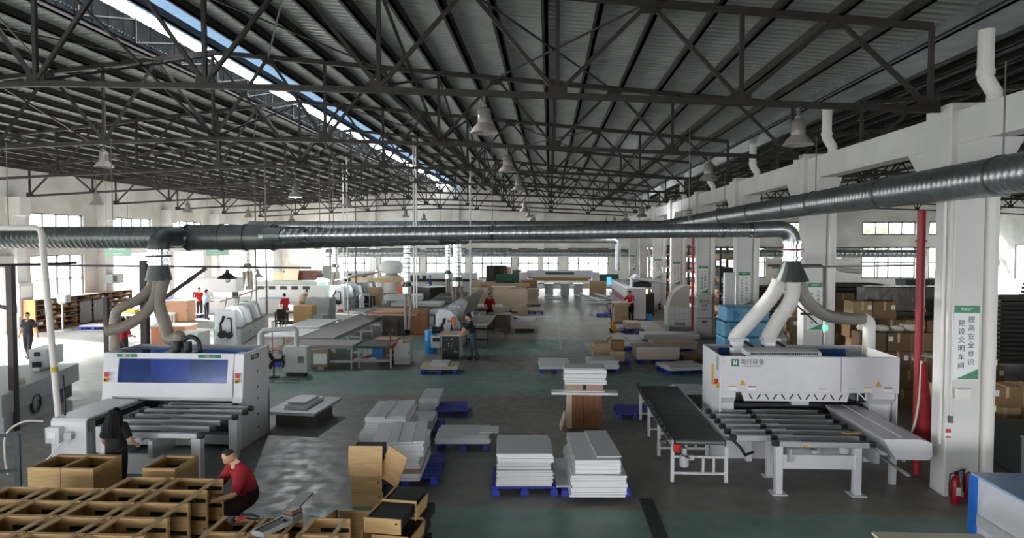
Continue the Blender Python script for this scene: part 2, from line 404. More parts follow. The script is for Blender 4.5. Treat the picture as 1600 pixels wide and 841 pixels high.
# longitudinal braces between the trusses
def brace(x, y0, y1, lab):
    t = T('truss_brace', lab, 'brace', (x, y0, ZB), group='cross braces between the trusses', world=True)
    a, b = zt(x) - .12, zb(x) + .08; y0 += .08; y1 -= .08
    MB().bar((x, y0, a), (x, y1, b), .05).build('brace_bar', STEEL, t); MB().bar((x, y0, b), (x, y1, a), .05).build('brace_bar', STEEL, t)
    MB().bar((x, y0, b + .03), (x, y1, b + .03), .05).build('tie_bar', STEEL, t)
for k in range(0, 7):
    for x, s in ((RIDGE, 'under the ridge'), (RIDGE + 6.36, 'right of the ridge'), (RIDGE - 6.36, 'left of the ridge')):
        brace(x, BY + BS * k, BY + BS * (k + 1), 'steel cross brace %s, in %s truss bay from the camera' % (s, ORD[k]))
for k in (0, 2, 4):
    y0 = BY + BS * k; y1 = y0 + BS
    for i, x in enumerate((RIDGE - 12.6, RIDGE - 3.16, RIDGE + 3.16, RIDGE + 9.5)):
        t = T('sway_rod', 'thin crossed sway rods in the roof plane, %s bay, %s from the left' % (ORD[k], ORD[i].replace('nearest', 'first')), 'brace', (x, y0, ZB), group='sway rods', world=True)
        for a, b in ((y0, y1), (y1, y0)): MB().bar((x - 1.58, a, zt(x - 1.58) - .02), (x + 1.58, b, zt(x + 1.58) - .02), .035).build('rod', STEEL, t)
# ---------------------------------------------------------------- concrete column row with haunched beams
PVC = mat('white_pvc', 'e4e1dc', 0.45)
SGN = mat('sign_board', 'eef0ee', 0.5); SGNG = mat('sign_green', '3f8a66', 0.5); INK = mat('sign_ink', '343a3c', 0.6); TXW = mat('sign_white', 'f2f4f2', 0.5)
signs = {0: ('提高安全意识', '建设文明车间'), 1: ('文化是安全之魂', '标准化是安全之本'), 2: ('加大质量管理力度', '提高全员质量意识'), 3: ('人人遵章守纪', '个个保证质量'),
         4: ('质量就是企业生命', '安全就是职工生命'), 5: ('消除隐患', '确保安全'), 6: None, 7: ('精益求精', '客户至上')}
CX0, CX1 = 6.83, 7.4
for k in range(-1, 8):
    y = 12.05 + BS * k
    col = T('trim_%d' % (40 + k), None, None, (7.12, y + .22, 0), kind='structure', world=True)
    MB().box(CX0, CX1, y, y + .45, 0, 6.72).build('column_shaft', CONC, col, bevel=.015)
    # corbel block under the beam
    MB().prism([(y - .95, 6.05), (y - .55, 5.6), (y + 1.05, 5.6), (y + 1.45, 6.05)], 'x', CX0, CX1).build('haunch', CONC, col, bevel=.01)
    MB().box(CX0 - .12, CX1 + .02, y - .16, y + .62, 5.58, 6.74).build('bearing_block', CONC, col, bevel=.02)
    if k < 7: MB().box(CX0, CX1 - .2, y + .6, y + 6.55, 6.05, 6.6).build('beam', CONC, col)
    # rain pipe from the gutter down the right of the column
    px = CX1 + .16
    if k >= 0:
        pp = T('rain_pipe', 'white plastic rain pipe down the right of the %s concrete column' % ORD[k], 'pipe', (px, y + .1, 0), group='rain pipes', world=True)
        MB().tube([(px, y + .1, 0.0), (px, y + .1, 6.78), (px, y + .1, 6.95), (px - .16, y + .1, 7.2), (px - .16, y + .1, 7.4), (px - .16, y + .1, 8.0)], .125, 14).build('pipe_run', PVC, pp, smooth=True)
        for z in (1.5, 2.3, 4.0, 5.2, 7.25): MB().cyl((px - (.16 if z > 7 else 0), y + .1, z), (px - (.16 if z > 7 else 0), y + .1, z + .09), .142, 14).build('pipe_collar', PVC, pp, smooth=True)
    if k >= 0 and signs.get(k):
        sx, sw = 7.12, .42
        sg = T('slogan_sign', 'white and green slogan board hung on the %s concrete column' % ORD[k], 'sign', (sx, y - .02, 1.95), group='slogan boards on the columns', world=True)
        MB().box(sx - sw / 2, sx + sw / 2, y - .035, y - .01, 2.05, 3.32).build('board', SGN, sg)
        MB().box(sx - sw / 2, sx + sw / 2, y - .038, y - .034, 3.2, 3.32).build('top_band', SGNG, sg)
        MB().prism([(sx - sw / 2 + .05, 2.06), (sx + sw / 2, 2.06), (sx + sw / 2, 2.24)], 'y', y - .038, y - .034).build('corner_swoosh', SGNG, sg)
        a, b = signs[k]; st = .88 / max(len(a), len(b), 6)
        for s_, ox, oz in ((a, .08, 0), (b, -.08, -.06)):
            for i, ch in enumerate(s_):
                text(ch, 'sign_letter', INK, sg, (ox, -.018, 1.13 - i * st + oz), st * .8)
        text('安全生产', 'sign_heading', TXW, sg, (0, -.0195, 1.31), .05)
# ================================================================ ducts, pipes, lamps
GALV = mat('galvanised', 'a4aaab', 0.32, 0.85, var=0.25, scale=4)
GALVD = mat('galvanised_dull', '6d7472', 0.42, 0.7, var=0.3, scale=3)
ALU = mat('bright_foil', 'd4d6d6', 0.22, 0.9, bump=0.3, scale=14)
CHROME = mat('chrome_collar', 'c9cccd', 0.15, 1.0)
HOSE = mat('grey_hose', '8f8478', 0.5, 0.0); HOSEW = mat('white_hose', 'dcdad6', 0.4)
REDP = mat('red_paint', '9c2530', 0.45)
BLACK = mat('black_plastic', '17181a', 0.45)
LAMPW = mat('lamp_shade_white', '9b958e', 0.4); LAMPG = mat('lamp_shade_grey', '8d8781', 0.4, 0.3)
def arc(c, u, v, r, a0, a1, n=7):
    c = Vector(c); u = Vector(u); v = Vector(v)
    return [c + u * (r * math.cos(R(a0 + (a1 - a0) * i / n))) + v * (r * math.sin(R(a0 + (a1 - a0) * i / n))) for i in range(n + 1)]
def spiral(p, q, r, n=22, pitch=0.14, m=None, name='duct_run', parent=None, rib=0.006):
    """round duct with raised seams"""
    p = Vector(p); q = Vector(q); L = (q - p).length; k = max(2, int(L / pitch)); pts = []; rad = []
    for i in range(k):
        a = p.lerp(q, i / k); b = p.lerp(q, (i + .8) / k); c = p.lerp(q, (i + .9) / k)
        pts += [a, b, c]; rad += [r, r, r + rib]
    pts.append(q); rad.append(r)
    o = MB().tube(pts, r, n, radii=rad).build(name, m or GALV, parent, smooth=True)
    return o
def ringat(p, d, r, parent, m=None, w=.05, name='flange_ring'):
    p = Vector(p); d = Vector(d).normalized() * w
    return MB().cyl(p - d / 2, p + d / 2, r, 22).build(name, m or GALVD, parent, smooth=True)
# right-hand main duct along the column row
d = T('main_duct', 'large galvanised spiral duct running along the concrete column row', 'duct', (6.3, 22, 5.05), world=True)
xx, zz_, rr = 6.3, 5.33, .275
spiral((xx, 4.0, zz_), (xx, 37.5, zz_), rr, parent=d)
for y in (9.9, 13.2, 16.6, 18.2, 21.5, 25, 29, 33): ringat((xx, y, zz_), (0, 1, 0), rr + .02, d)
# far cross duct joined to it
MB().tube(arc((5.8, 37.5, zz_), (1, 0, 0), (0, 1, 0), .5, 0, 90), rr, 22).build('elbow', GALV, d, smooth=True)
spiral((5.8, 38.0, zz_), (-17, 38.0, zz_), rr, parent=d)
for x in (2, -3, -8, -13): ringat((x, 38, zz_), (1, 0, 0), rr + .02, d)
for y in (9.9, 16.6, 25, 33): MB().cyl((xx, y, zz_ + rr), (xx, y, 6.9), .012, 6).build('hanger', STEEL2, d)
# left main duct: crosses the hall at Y 17, then turns away down the hall
d = T('main_duct', 'wide dark galvanised duct from the left wall turning down the middle of the hall', 'duct', (-10, 17, 4.25), world=True)
zl, rl = 4.53, .28
spiral((-26.2, 17, zl), (-9.5, 17, zl), rl, parent=d, m=GALVD)
MB().tube([(-9.5, 17, zl), (-9.2, 17, zl), (-9.15, 17, zl), (-7.0, 17.0, zl), (-6.9, 17, zl)], rl, 22, radii=[rl, rl, rl + .04, rl + .04, rl + .04]).build('joint_box', GALVD, d, smooth=True)
for x in (-9.2, -8.35, -7.7, -7.0): ringat((x, 17, zl), (1, 0, 0), rl + .065, d)
MB().tube(arc((-7.0, 17.6, zl), (0, -1, 0), (1, 0, 0), .6, 0, 90), rl + .01, 22).build('elbow', GALVD, d, smooth=True)
spiral((-6.4, 17.6, zl), (-6.4, 52, zl), rl, parent=d, m=GALVD)
for y in (18.6, 21, 24, 27.5, 32, 38, 44): ringat((-6.4, y, zl), (0, 1, 0), rl + .03, d)
for x in (-14, -11.2): MB().cyl((x, 17, zl + rl), (x, 17, 7.0), .012, 6).build('hanger', STEEL2, d)
for y in (20, 30, 40): MB().cyl((-6.4, y, zl + rl), (-6.4, y, 6.95), .012, 6).build('hanger', STEEL2, d)
MB().cyl((-14.4, 16.9, zl), (-14.4, 15.2, zl), .26, 20).cyl((-14.4, 15.25, zl), (-14.4, 15.2, zl), .28, 20).build('branch_stub', GALVD, d, smooth=True)
# branch duct over the aisle to the right-hand machine
d = T('branch_duct', 'slim shiny spiral duct crossing above the aisle to the right machine', 'duct', (-.5, 14.4, 4.4), world=True)
spiral((-5.75, 14.4, 4.55), (4.2, 14.4, 4.66), .145, parent=d, n=18)
MB().cyl((-6.1, 14.5, 4.55), (-5.7, 14.4, 4.55), .17, 18).build('sleeve', GALVD, d, smooth=True)
MB().tube([(-6.35, 17.0, zl), (-6.35, 15.0, 4.55), (-6.2, 14.6, 4.55), (-5.75, 14.4, 4.55)], .145, 16).build('feed_elbow', GALVD, d, smooth=True)
for x in (-5.2, -1.2, 3.6, 4.15): ringat((x, 14.4, 4.553 + .011 * (x + 5.75)), (1, 0, 0), .16, d, m=CHROME)
for x in (-4.9, -1.2, 2.9): MB().cyl((x, 14.4, 4.75), (x, 14.4, 7.0), .008, 5).build('hanger', STEEL2, d)
MB().cyl((4.2, 14.4, 4.66), (4.75, 14.4, 4.68), .165, 20).build('sleeve', GALV, d, smooth=True)
MB().tube(arc((4.75, 14.4, 4.43), (0, 0, 1), (1, 0, 0), .25, 0, 90), .17, 20).build('elbow', GALV, d, smooth=True)
def hopper(x, y, ztop, zc, r0, r1, hgt, lab, mdark, foil):
    t = T('extraction_hopper', lab, 'hopper', (x, y, zc - hgt), world=True)
    MB().tube([(x, y, ztop), (x, y, zc)], r0, 20).build('neck', foil, t, smooth=True)
    for z in (ztop - .04, (ztop + zc) / 2, zc + .04): MB().cyl((x, y, z), (x, y, z + .04), r0 + .03, 20).build('collar', CHROME, t, smooth=True)
    MB().lathe([(r1, -hgt), (r0, 0)], (x, y, zc), 20).build('cone', mdark, t)
    MB().tube(arc((x, y, (ztop + zc) / 2 + .03), (1, 0, 0), (0, 1, 0), r0 + .06, 0, 360, 20), .018, 6).build('red_band' if foil is ALU else 'band', REDP if foil is CHROME else BLACK, t)
    return t
x0, z0 = atY(1250, 372, 14.4); x0 = 5.0
hopper(x0, 14.4, 4.42, 4.02, .165, .36, .42, 'galvanised extraction hopper above the right-hand white machine', GALVD, CHROME)
# hoses of the right machine
def hose(path, r, lab, m, ribs=True, n=14):
    P = [Vector(p) for p in path]; pts = []
    for i in range(len(P) - 1):       # Catmull-Rom
        a, b, c, e = P[max(i - 1, 0)], P[i], P[i + 1], P[min(i + 2, len(P) - 1)]
        for s in range(10):
            t = s / 10; pts.append(.5 * ((2 * b) + (c - a) * t + (2 * a - 5 * b + 4 * c - e) * t * t + (3 * b - a - 3 * c + e) * t ** 3))
    pts.append(P[-1]); f = []; rad = []
    for i in range(len(pts) - 1):
        for s in range(3):
            f.append(pts[i].lerp(pts[i + 1], s / 3)); rad.append(r if s else r * (1.05 if ribs else 1))
    f.append(pts[-1]); rad.append(r)
    return MB().tube(f, r, n, radii=rad).one('flexible_hose', m, lab, 'hose', smooth=True)
hose([(4.75, 14.35, 3.62), (4.62, 14.4, 3.3), (4.25, 14.6, 2.75), (4.05, 14.85, 2.42), (4.05, 14.9, 2.36)], .15, 'pale ribbed hose from the right hopper to the left spindle motor', HOSEW)
hose([(5.0, 14.3, 3.6), (4.98, 14.35, 3.2), (4.8, 14.6, 2.75), (4.72, 14.85, 2.42), (4.72, 14.9, 2.36)], .15, 'white hose hanging straight down to the right spindle motor', HOSEW)
hose([(5.15, 14.4, 3.62), (5.35, 14.5, 3.2), (5.9, 14.9, 2.85), (6.6, 15.4, 2.72), (7.0, 15.6, 2.7)], .13, 'grey hose sweeping right from the hopper to a white pipe', mat('hose_grey', '8f8a86', .5))
MB().tube([(7.0, 15.6, 2.7)] + arc((7.0, 15.6, 2.56), (0, 0, 1), (1, 0, 0), .14, 10, 90) + [(7.14, 15.6, 1.9)], .13, 14).one('stand_pipe', PVC, 'white elbow pipe standing at the back right of the white machine', 'pipe', smooth=True)
# left hopper and hoses
d = T('drop_elbow', 'dark galvanised elbow dropping from the left duct to a hopper', 'duct', (-9.2, 16, 4.2), world=True)
MB().tube([(-9.3, 16.95, zl), (-9.3, 16.1, zl)] + arc((-9.3, 16.1, zl - .3), (0, 0, 1), (0, -1, 0), .3, 0, 90), .235, 20).build('elbow', GALVD, d, smooth=True)
ringat((-9.3, 16.6, zl), (0, 1, 0), .26, d, m=CHROME)
hopper(-9.3, 15.8, 4.23, 3.86, .225, .3, .36, 'dark extraction hopper with shiny neck above the left machine', GALVD, ALU)
hose([(-9.42, 15.75, 3.5), (-9.47, 15.7, 3.3), (-9.7, 15.5, 3.02), (-9.88, 15.35, 2.92), (-10.02, 15.25, 2.75), (-10.04, 15.2, 2.2), (-10.04, 15.2, 1.2), (-10.04, 15.2, 0.0)], .11, 'beige hose curving left from the left hopper down to a stand pipe', HOSE)
hose([(-9.3, 15.75, 3.5), (-9.28, 15.6, 3.1), (-9.42, 15.4, 2.75), (-9.75, 15.2, 2.48), (-10.12, 15.0, 2.38)], .12, 'beige hose looping from the left hopper towards the steel post', HOSE)
hose([(-9.15, 15.75, 3.52), (-9.2, 15.6, 3.0), (-9.0, 15.5, 2.5), (-8.8, 15.3, 2.2), (-8.55, 15.1, 2.2), (-8.35, 14.95, 2.26), (-8.3, 14.85, 2.05)], .14, 'thick beige hose from the left hopper into the machine roof', HOSE)
# drop ducts in the middle of the hall and their hoses
def drop(px, Y, x, ztop, zfoil, zend, r, lab, legs=2):
    t = T('drop_duct', lab, 'duct', (x, Y, zend), group='drop ducts', world=True)
    spiral((x, Y, ztop), (x, Y, zfoil), r, n=16, pitch=.2, m=ALU, parent=t, rib=.02)
    MB().lathe([(r + .06, 0), (r + .06, .3), (r + .1, .34), (r, .5)], (x, Y, zfoil - .5), 16).build('manifold', CHROME, t, smooth=True)
    if x < -10: MB().tube([(x, Y, ztop - .05), (x, Y, ztop + .1), (x - .15, Y, ztop + .2), (XL + .02, Y, ztop + .2)], r * .9, 12).build('feed_pipe', GALV, t, smooth=True)
    for i in range(legs):
        xo = x + (i - (legs - 1) / 2) * r * 1.1
        MB().tube([(xo, Y, zfoil - .48), (xo + rnd.uniform(-.1, .1), Y, (zfoil + zend) / 2), (xo + rnd.uniform(-.15, .15), Y, zend)], r * .5, 10).build('hose_leg', HOSE, t, smooth=True)
drop(625, 30.5, -6.4, 4.3, 2.6, .45, .15, 'tall ribbed foil drop duct over the planing bench')
drop(700, 43.0, -6.4, 4.3, 2.6, 1.2, .16, 'far thin foil drop duct behind the sanding line')
drop(715, 38.5, -5.2, 4.3, 2.4, 1.1, .24, 'widest foil drop duct with three hoses above the edge bander', 3)
MB().tube([(-5.2, 38.5, 4.28), (-5.2, 38.5, 4.53), (-6.2, 38.5, 4.53)], .2, 14).one('duct_link', GALVD, 'short galvanised link from the middle duct to the widest drop duct', 'duct', smooth=True)
drop(365, 44, -19.9, 4.4, 3.0, 1.3, .22, 'foil drop duct with brown hoses beside the left windows', 3)
drop(520, 46, -14.6, 4.4, 2.9, 1.4, .2, 'foil drop duct over the bright edge banding machine')
MB().tube([(-6.3, 40.5, zl), (3.8, 40.5, zl)] + arc((3.8, 40.5, zl - .25), (0, 0, 1), (1, 0, 0), .25, 0, 90) + [(4.05, 40.5, 2.75)], .16, 14).one('branch_duct', GALV, 'galvanised branch duct reaching right to the far white machine', 'duct', smooth=True)
# far wall duct
d = T('main_duct', 'long galvanised duct running low along the far wall windows', 'duct', (0, 62, 3), world=True)
spiral((-20.5, 62, 3.42), (33, 62, 3.42), .36, parent=d, pitch=.4, rib=.015)
for x in (-16, -10, -4, 2, 8, 14, 20, 26): ringat((x, 62, 3.42), (1, 0, 0), .39, d); MB().box(x - .04, x + .04, 61.9, 65.995, 3.0, 3.06).build('bracket', STEEL2, d)
# thin vertical conduits hanging from the roof
for px, Y in ((516, 44), (537, 42), (543, 40), (556, 47), (647, 33), (651, 36), (735, 37), (416, 34), (400, 40)):
    x, _ = atY(px, 420, Y)
    MB().cyl((x, Y, 0.0), (x, Y, zt(x) + .03), .045, 8).one('conduit', PVC if px % 2 else STEEL2, 'thin vertical conduit at the %s' % {516: 'left of the dust hood', 537: 'left end of the planer', 543: 'planer drop duct', 556: 'edge of the far window', 647: 'front of the orange sheet', 651: 'back of the planing bench', 735: 'left of the panel packs', 416: 'corner of the left work bench', 400: 'back of the small lamp'}[px], 'conduit', 'vertical conduits')
# leaning white pipe in the left foreground with elbow
xa, za = atY(65, 356, 12.6); xb, zb2 = atY(97, 712, 12.6)
p = T('water_pipe', 'white painted pipe bent down in front of the left machine', 'pipe', (xb, 12.6, 0), world=True)
dx = (xb - xa) / (za - zb2)
MB().tube([(-26, 12.6, za), (xa - .12, 12.6, za), (xa - .03, 12.6, za - .03), (xa, 12.6, za - .12), (xb, 12.6, zb2), (xb + dx * zb2, 12.6, 0.0)], .058, 12).build('pipe_run', mat('pipe_paint', 'd9d2cc', .45), p, smooth=True)
MB().cyl((xa + (za - 2.0) * dx, 12.6, 2.0), (xa + (za - 1.9) * dx, 12.6, 1.9), .066, 12).build('yellow_tape', mat('tape_yellow', 'b9a23a', .5), p)
MB().tube([(xb + .06, 12.6, 1.85), (xb + .09, 12.6, 1.2), (xb + .05, 12.6, .7)], .02, 6).build('cable', BLACK, p)
# red fire main beside the nearest column, hose box and hoses
xr_, _ = atY(1438, 450, 13.2)
p = T('fire_main', 'dark red fire main pipe beside the nearest concrete column', 'pipe', (xr_, 13.2, 0), world=True)
MB().cyl((xr_, 13.2, 0), (xr_, 13.2, 5.0), .075, 14).build('pipe_run', REDP, p, smooth=True)
MB().cyl((xr_, 13.2, 2.28), (xr_ + .3, 12.6, 2.28), .035, 10).build('outlet', STEEL2, p)
MB().cyl((xr_ + .27, 12.65, 2.28), (xr_ + .31, 12.58, 2.28), .08, 12).build('valve_wheel', REDP, p)
for z in (2.2, 3.1, 4.4): MB().cyl((xr_, 13.2, z), (xr_, 13.2, z + .05), .1, 14).build('pipe_collar', REDP, p)
MB().tube([(xr_ - .02, 13.0, 2.15), (xr_ + .0, 12.95, 1.3), (xr_ + .05, 12.95, .4)], .12, 10, radii=[.05, .12, .14]).one('draped_cloth', mat('red_cloth', 'a01f2c', .85, var=.3), 'bright red cloth cover draped down the fire main', 'cloth', smooth=True)
hose([(xr_ - .05, 13.0, 2.2), (xr_ - .12, 12.95, 1.4), (xr_ - .25, 12.9, .9), (xr_ - .5, 12.9, .6)], .02, 'thin cream hose hanging beside the red cloth', mat('cream', 'd9d2bd', .6), ribs=False, n=8)
# ---------------------------------------------------------------- high bay lamps
def highbay():
    t = T('high_bay_lamp', '', 'lamp', (0, 0, 0))
    MB().lathe([(.115, .17), (.12, .2), (.12, .4), (.09, .44), (.05, .46), (.05, .5)], n=18).build('housing', LAMPG, t, smooth=True)
    MB().lathe([(.25, 0), (.255, .012), (.19, .11), (.115, .18), (.11, .2), (.1, .2), (.105, .175), (.18, .105), (.24, .01)], n=22, cap=False).build('shade', LAMPW, t, smooth=True)
    MB().lathe([(.0, .02), (.045, .04), (.06, .09), (.045, .14), (.04, .19)], n=12).build('bulb', mat('bulb_off', 'e4e4dc', .2), t, smooth=True)
    MB().cyl((0, 0, .5), (0, 0, .66), .03, 6).build('stem', STEEL2, t)
    return t
HB = highbay(); first = True
BULB = mat('bulb_on', 'ffffff', .3, emit=60.0)
rows = [(-1.15, [0, 1, 2, 3, 4, 5, 6], 'middle lamp row'), (4.3, [0, 1, 3, 4, 5, 6], 'right lamp row'), (-9.6, [2, 3, 5, 6], 'ridge lamp row'), (-17.4, [2, 3, 4, 5], 'left lamp row'), (-12.6, [1], 'gap left of the ridge')]
for x, ks, nm in rows:
    for k in ks:
        y = BY + BS * k; z = zb(x) - .7
        lit = (x, k) in ((-9.6, 2), (4.3, 4)); l = '%s high bay lamp in the %s, %s from the camera' % ('lit' if lit else 'unlit grey', nm, ORD[k])
        low = .5 if x in (-9.6, -17.4) or k >= 3 else 0; z -= low
        if first: o = HB; first = False; o.location = (x, y, z); o['label'] = l; o['group'] = 'high bay lamps'
        else: o = clone(HB, (x, y, z), 0, l, 'high bay lamps')
        if low: MB().cyl((0, 0, .6), (0, 0, .66 + low), .012, 6).build('drop_rod', STEEL2, o)
        if lit:
            for ch in o.children:
                if ch.name.startswith('bulb'):
                    ch.data = ch.data.copy(); ch.data.materials[0] = BULB; ch.scale = (1.6, 1.6, 1); ch.location.z = -.05
            li = bpy.data.lights.new('lamp_light', 'POINT'); li.energy = 250; li.shadow_soft_size = .1; li.color = (.95, .97, 1)
            lo = bpy.data.objects.new('lamp_light', li); C.objects.link(lo); lo.location = (0, 0, -.12); lo.parent = o
# ---------------------------------------------------------------- floor trench covers and hanging signs
PLATE = mat('trench_plate', '4b4d4d', 0.45, 0.5, var=.3)
for i, (x0, x1, y0, y1) in enumerate(((-4.35, -4.13, 8, 11.65), (1.55, 1.78, 8, 11.65))):
    MB().box(x0, x1, y0, y1, 0.0, .012).one('trench_cover', PLATE, 'dark metal trench cover plate across the green walkway, %s one' % ('left' if i == 0 else 'right'), 'cover plate')
for px, Y, bd, lab in ((184, 30, '开料工序', 'green hanging work area sign below the left duct'), (340, 34, '封边工序', 'second green hanging sign partly behind the left duct')):
    x, z = atY(px, 392, Y); w = 1.2
    s = T('hanging_sign', lab, 'sign', (x, Y, z - .25), group='hanging area signs')
    MB().box(-w / 2, w / 2, -.02, .02, 0, .55).build('board', mat('pale_green_sign', '8fb8a4', .5), s)
    text(bd, 'sign_letters', TXW, s, (0, -.022, .34), .2); text('WORK AREA', 'sign_small_letters', TXW, s, (0, -.022, .12), .08)
    for a in (-.5, .5): MB().cyl((a, 0, .55), (a, 0, zt(x) + .24 - (z - .25)), .008, 5).build('wire', STEEL2, s)
# ================================================================ right-hand drilling machine, its infeed table and the roller conveyor
MW = mat('machine_white', 'dcdbe0', 0.35, var=.04); MWL = mat('machine_light_grey', 'c4c6c8', 0.4); ALUP = mat('aluminium_profile', 'b9bcbe', 0.35, 0.55)
DARKM = mat('machine_dark', '2b2d2f', 0.5, 0.3); BLUEG = mat('blue_tint_acrylic', '2f62a8', 0.15); YEL = mat('warning_yellow', 'd9a92c', 0.5); REDB = mat('button_red', 'c22a22', 0.4)
GRN = mat('logo_green', '1f7a55', 0.5); ROLL = mat('roller_grey', '6e7273', 0.4, 0.4)
def tri(mb, x, y, z, s):
    return mb.prism([(x - s / 2, z), (x + s / 2, z), (x, z + s * .87)], 'y', y, y + .002)
t = T('panel_drill_machine', 'long white panel drilling machine with green logo beside the concrete columns', 'machine', (5.3, 14.9, 0), world=True)
xa, xb, ya, yb, z1 = 3.52, 7.1, 14.15, 15.8, 2.07
MB().box(xa + .0, xa + 2.42, ya, ya + .05, 1.33, z1).build('front_panel', MW, t, bevel=.012)
MB().box(xa + 2.43, xb, ya, ya + .05, 1.33, z1).build('front_panel', MW, t, bevel=.012)
MB().box(xa, xa + .04, ya + .05, yb, .5, z1).build('side_panel', MW, t, bevel=.01)
MB().box(xb - .04, xb, ya + .05, yb, .5, z1).build('side_panel', MW, t, bevel=.01)
MB().box(xa, xb, yb - .04, yb, .5, z1).build('back_panel', MW, t, bevel=.01)
MB().box(xa + .04, xb - .04, ya + .05, ya + .3, 2.0, 2.03).build('top_ledge', MWL, t)
MB().box(xa + .04, xb - .04, ya + .3, yb - .04, 1.5, 1.53).build('inner_deck', DARKM, t)
for a, b in ((xa + .3, xa + 1.2), (xb - 1.7, xb - .5)): MB().box(a, b, yb - .3, yb - .26, 1.55, 2.03).build('blue_window', BLUEG, t)
# lower legs with chamfer
for a, b in ((xa, xa + .34), (xb - .5, xb - .05)):
    MB().prism([(ya + .06, 1.33), (ya + .06, 1.2), (ya + .2, 1.06), (ya + .2, 0), (yb, 0), (yb, 1.33)], 'x', a + .006, b - .006).build('pedestal', MW, t, bevel=.01)
MB().box(xa + .34, xb - .5, ya + .7, yb - .2, 0, .8).build('bed', MWL, t)
MB().box(xa + .34, xb - .5, ya + .45, ya + .7, .78, 1.0).build('bed_plate', DARKM, t)
sk = MB().prism([(xa + .45, 1.33), (xa + 2.65, 1.33), (xa + 2.6, 1.12), (xa + .52, 1.12)], 'y', ya + .12, ya + .15).build('skirt', MW, t)
mb = MB()
for i in range(12):
    x = xa + .65 + i * .165; s = .035 if i % 2 else -.035
    mb.bar((x - s, ya + .116, 1.16), (x + s, ya + .116, 1.27), .025, .006, up=(0, 1, 0))
mb.build('skirt_slots', BLACK, sk)
MB().box(xa + 1.55, xa + 1.9, ya + .3, ya + .45, 1.0, 1.1).build('sensor_box', MWL, t)
nb = MB().box(xa + 2.88, xa + 3.1, ya + .35, ya + .37, 1.06, 1.3).build('letter_plate', BLACK, t)
text('N', 'letter_N', TXW, t, (xa + 2.99 - 5.3, ya + .345 - 14.9, 1.19), .3)
vb = MB().prism([(ya + .0, 2.075), (ya - .02, 2.09), (ya + .02, 2.16), (ya + .2, 2.2), (ya + .42, 2.2), (ya + .42, 2.075)], 'x', xa + .52, xa + 2.03).build('vent_cowl', MWL, t, bevel=.015)
mb = MB()
for i in range(38): mb.box(xa + .6 + i * .036, xa + .615 + i * .036, ya - .022, ya + .01, 2.1, 2.145)
mb.build('vent_slots', DARKM, vb)
# logo, lettering and stickers
lx = xa + .22
MB().box(lx, lx + .15, ya - .004, ya, 1.86, 2.01).build('logo', GRN, t)
MB().bar((lx + .05, ya - .006, 1.89), (lx + .05, ya - .006, 1.98), .018, .002, up=(0, 1, 0)).bar((lx + .1, ya - .006, 1.89), (lx + .1, ya - .006, 1.98), .018, .002, up=(0, 1, 0)).bar((lx + .05, ya - .006, 1.97), (lx + .1, ya - .006, 1.9), .018, .002, up=(0, 1, 0)).build('logo_mark', TXW, t)
text('南兴装备', 'brand_letters', INK, t, (lx + .42 - 5.3, ya - .003 - 14.9, 1.95), .125)
text('NANXING EQUIPMENT', 'brand_small_letters', INK, t, (lx + .42 - 5.3, ya - .003 - 14.9, 1.865), .038)
for sx in (xa + .45, xb - .42):
    tri(MB(), sx, ya - .004, 1.47, .14).build('warning_triangle', YEL, t); text('!', 'warning_mark', INK, t, (sx - 5.3, ya - .007 - 14.9, 1.52), .09)
    MB().box(sx - .28, sx - .12, ya - .003, ya, 1.43, 1.455).build('yellow_label', YEL, t); MB().box(sx + .12, sx + .28, ya - .003, ya, 1.43, 1.455).build('red_label', mat('maroon', '6b2230', .5), t)
    MB().box(sx - .28, sx - .12, ya - .002, ya, 1.37, 1.43).box(sx + .12, sx + .28, ya - .002, ya, 1.37, 1.43).build('label_paper', SGN, t)
for sx in (xa + 2.05, xa + 2.65): MB().box(sx - .08, sx + .08, ya - .004, ya, 1.4, 1.43).box(sx - .07, sx + .07, ya - .006, ya - .003, 1.405, 1.425).build('pull_handle', MWL, t)
MB().box(xa - .004, xa, ya + .55, ya + .75, 1.35, 1.8).build('yellow_plate', YEL, t); MB().box(xa - .004, xa, ya + .14, ya + .34, 1.75, 2.03).build('grille_plate', ALUP, t)
MB().cyl((xa, ya + .22, 1.5), (xa - .06, ya + .22, 1.5), .06, 12).build('stop_button', REDB, t); MB().cyl((xa, ya + .12, 1.44), (xa - .05, ya + .12, 1.44), .05, 12).build('knob', YEL, t)
# two spindle motors with hose collars
for sx in (4.05, 4.72):
    sp = MB().box(sx - .13, sx + .1, 14.72, 15.0, 1.6, 2.3).build('spindle_motor', MW, t, bevel=.02)
    MB().box(sx - .16, sx + .2, 14.7, 15.05, 2.28, 2.36).build('hose_collar', MWL, sp, bevel=.01); MB().cyl((sx, 14.88, 2.36), (sx, 14.88, 2.42), .16, 16).build('hose_ring', MWL, sp)
    MB().box(sx - .132, sx - .128, 14.76, 14.96, 1.95, 2.0).box(sx - .132, sx - .128, 14.76, 14.96, 2.14, 2.2).build('motor_vents', BLACK, sp)
    MB().box(sx + .1, sx + .24, 14.75, 15.0, 1.7, 2.12).build('motor_fan', DARKM, sp, bevel=.01)
    MB().tube([(sx + .1, 14.7, 2.3), (sx + .25, 14.68, 2.2), (sx + .33, 14.68, 2.0), (sx + .36, 14.68, 1.8)], .035, 8).build('cable', BLACK, sp, smooth=True)
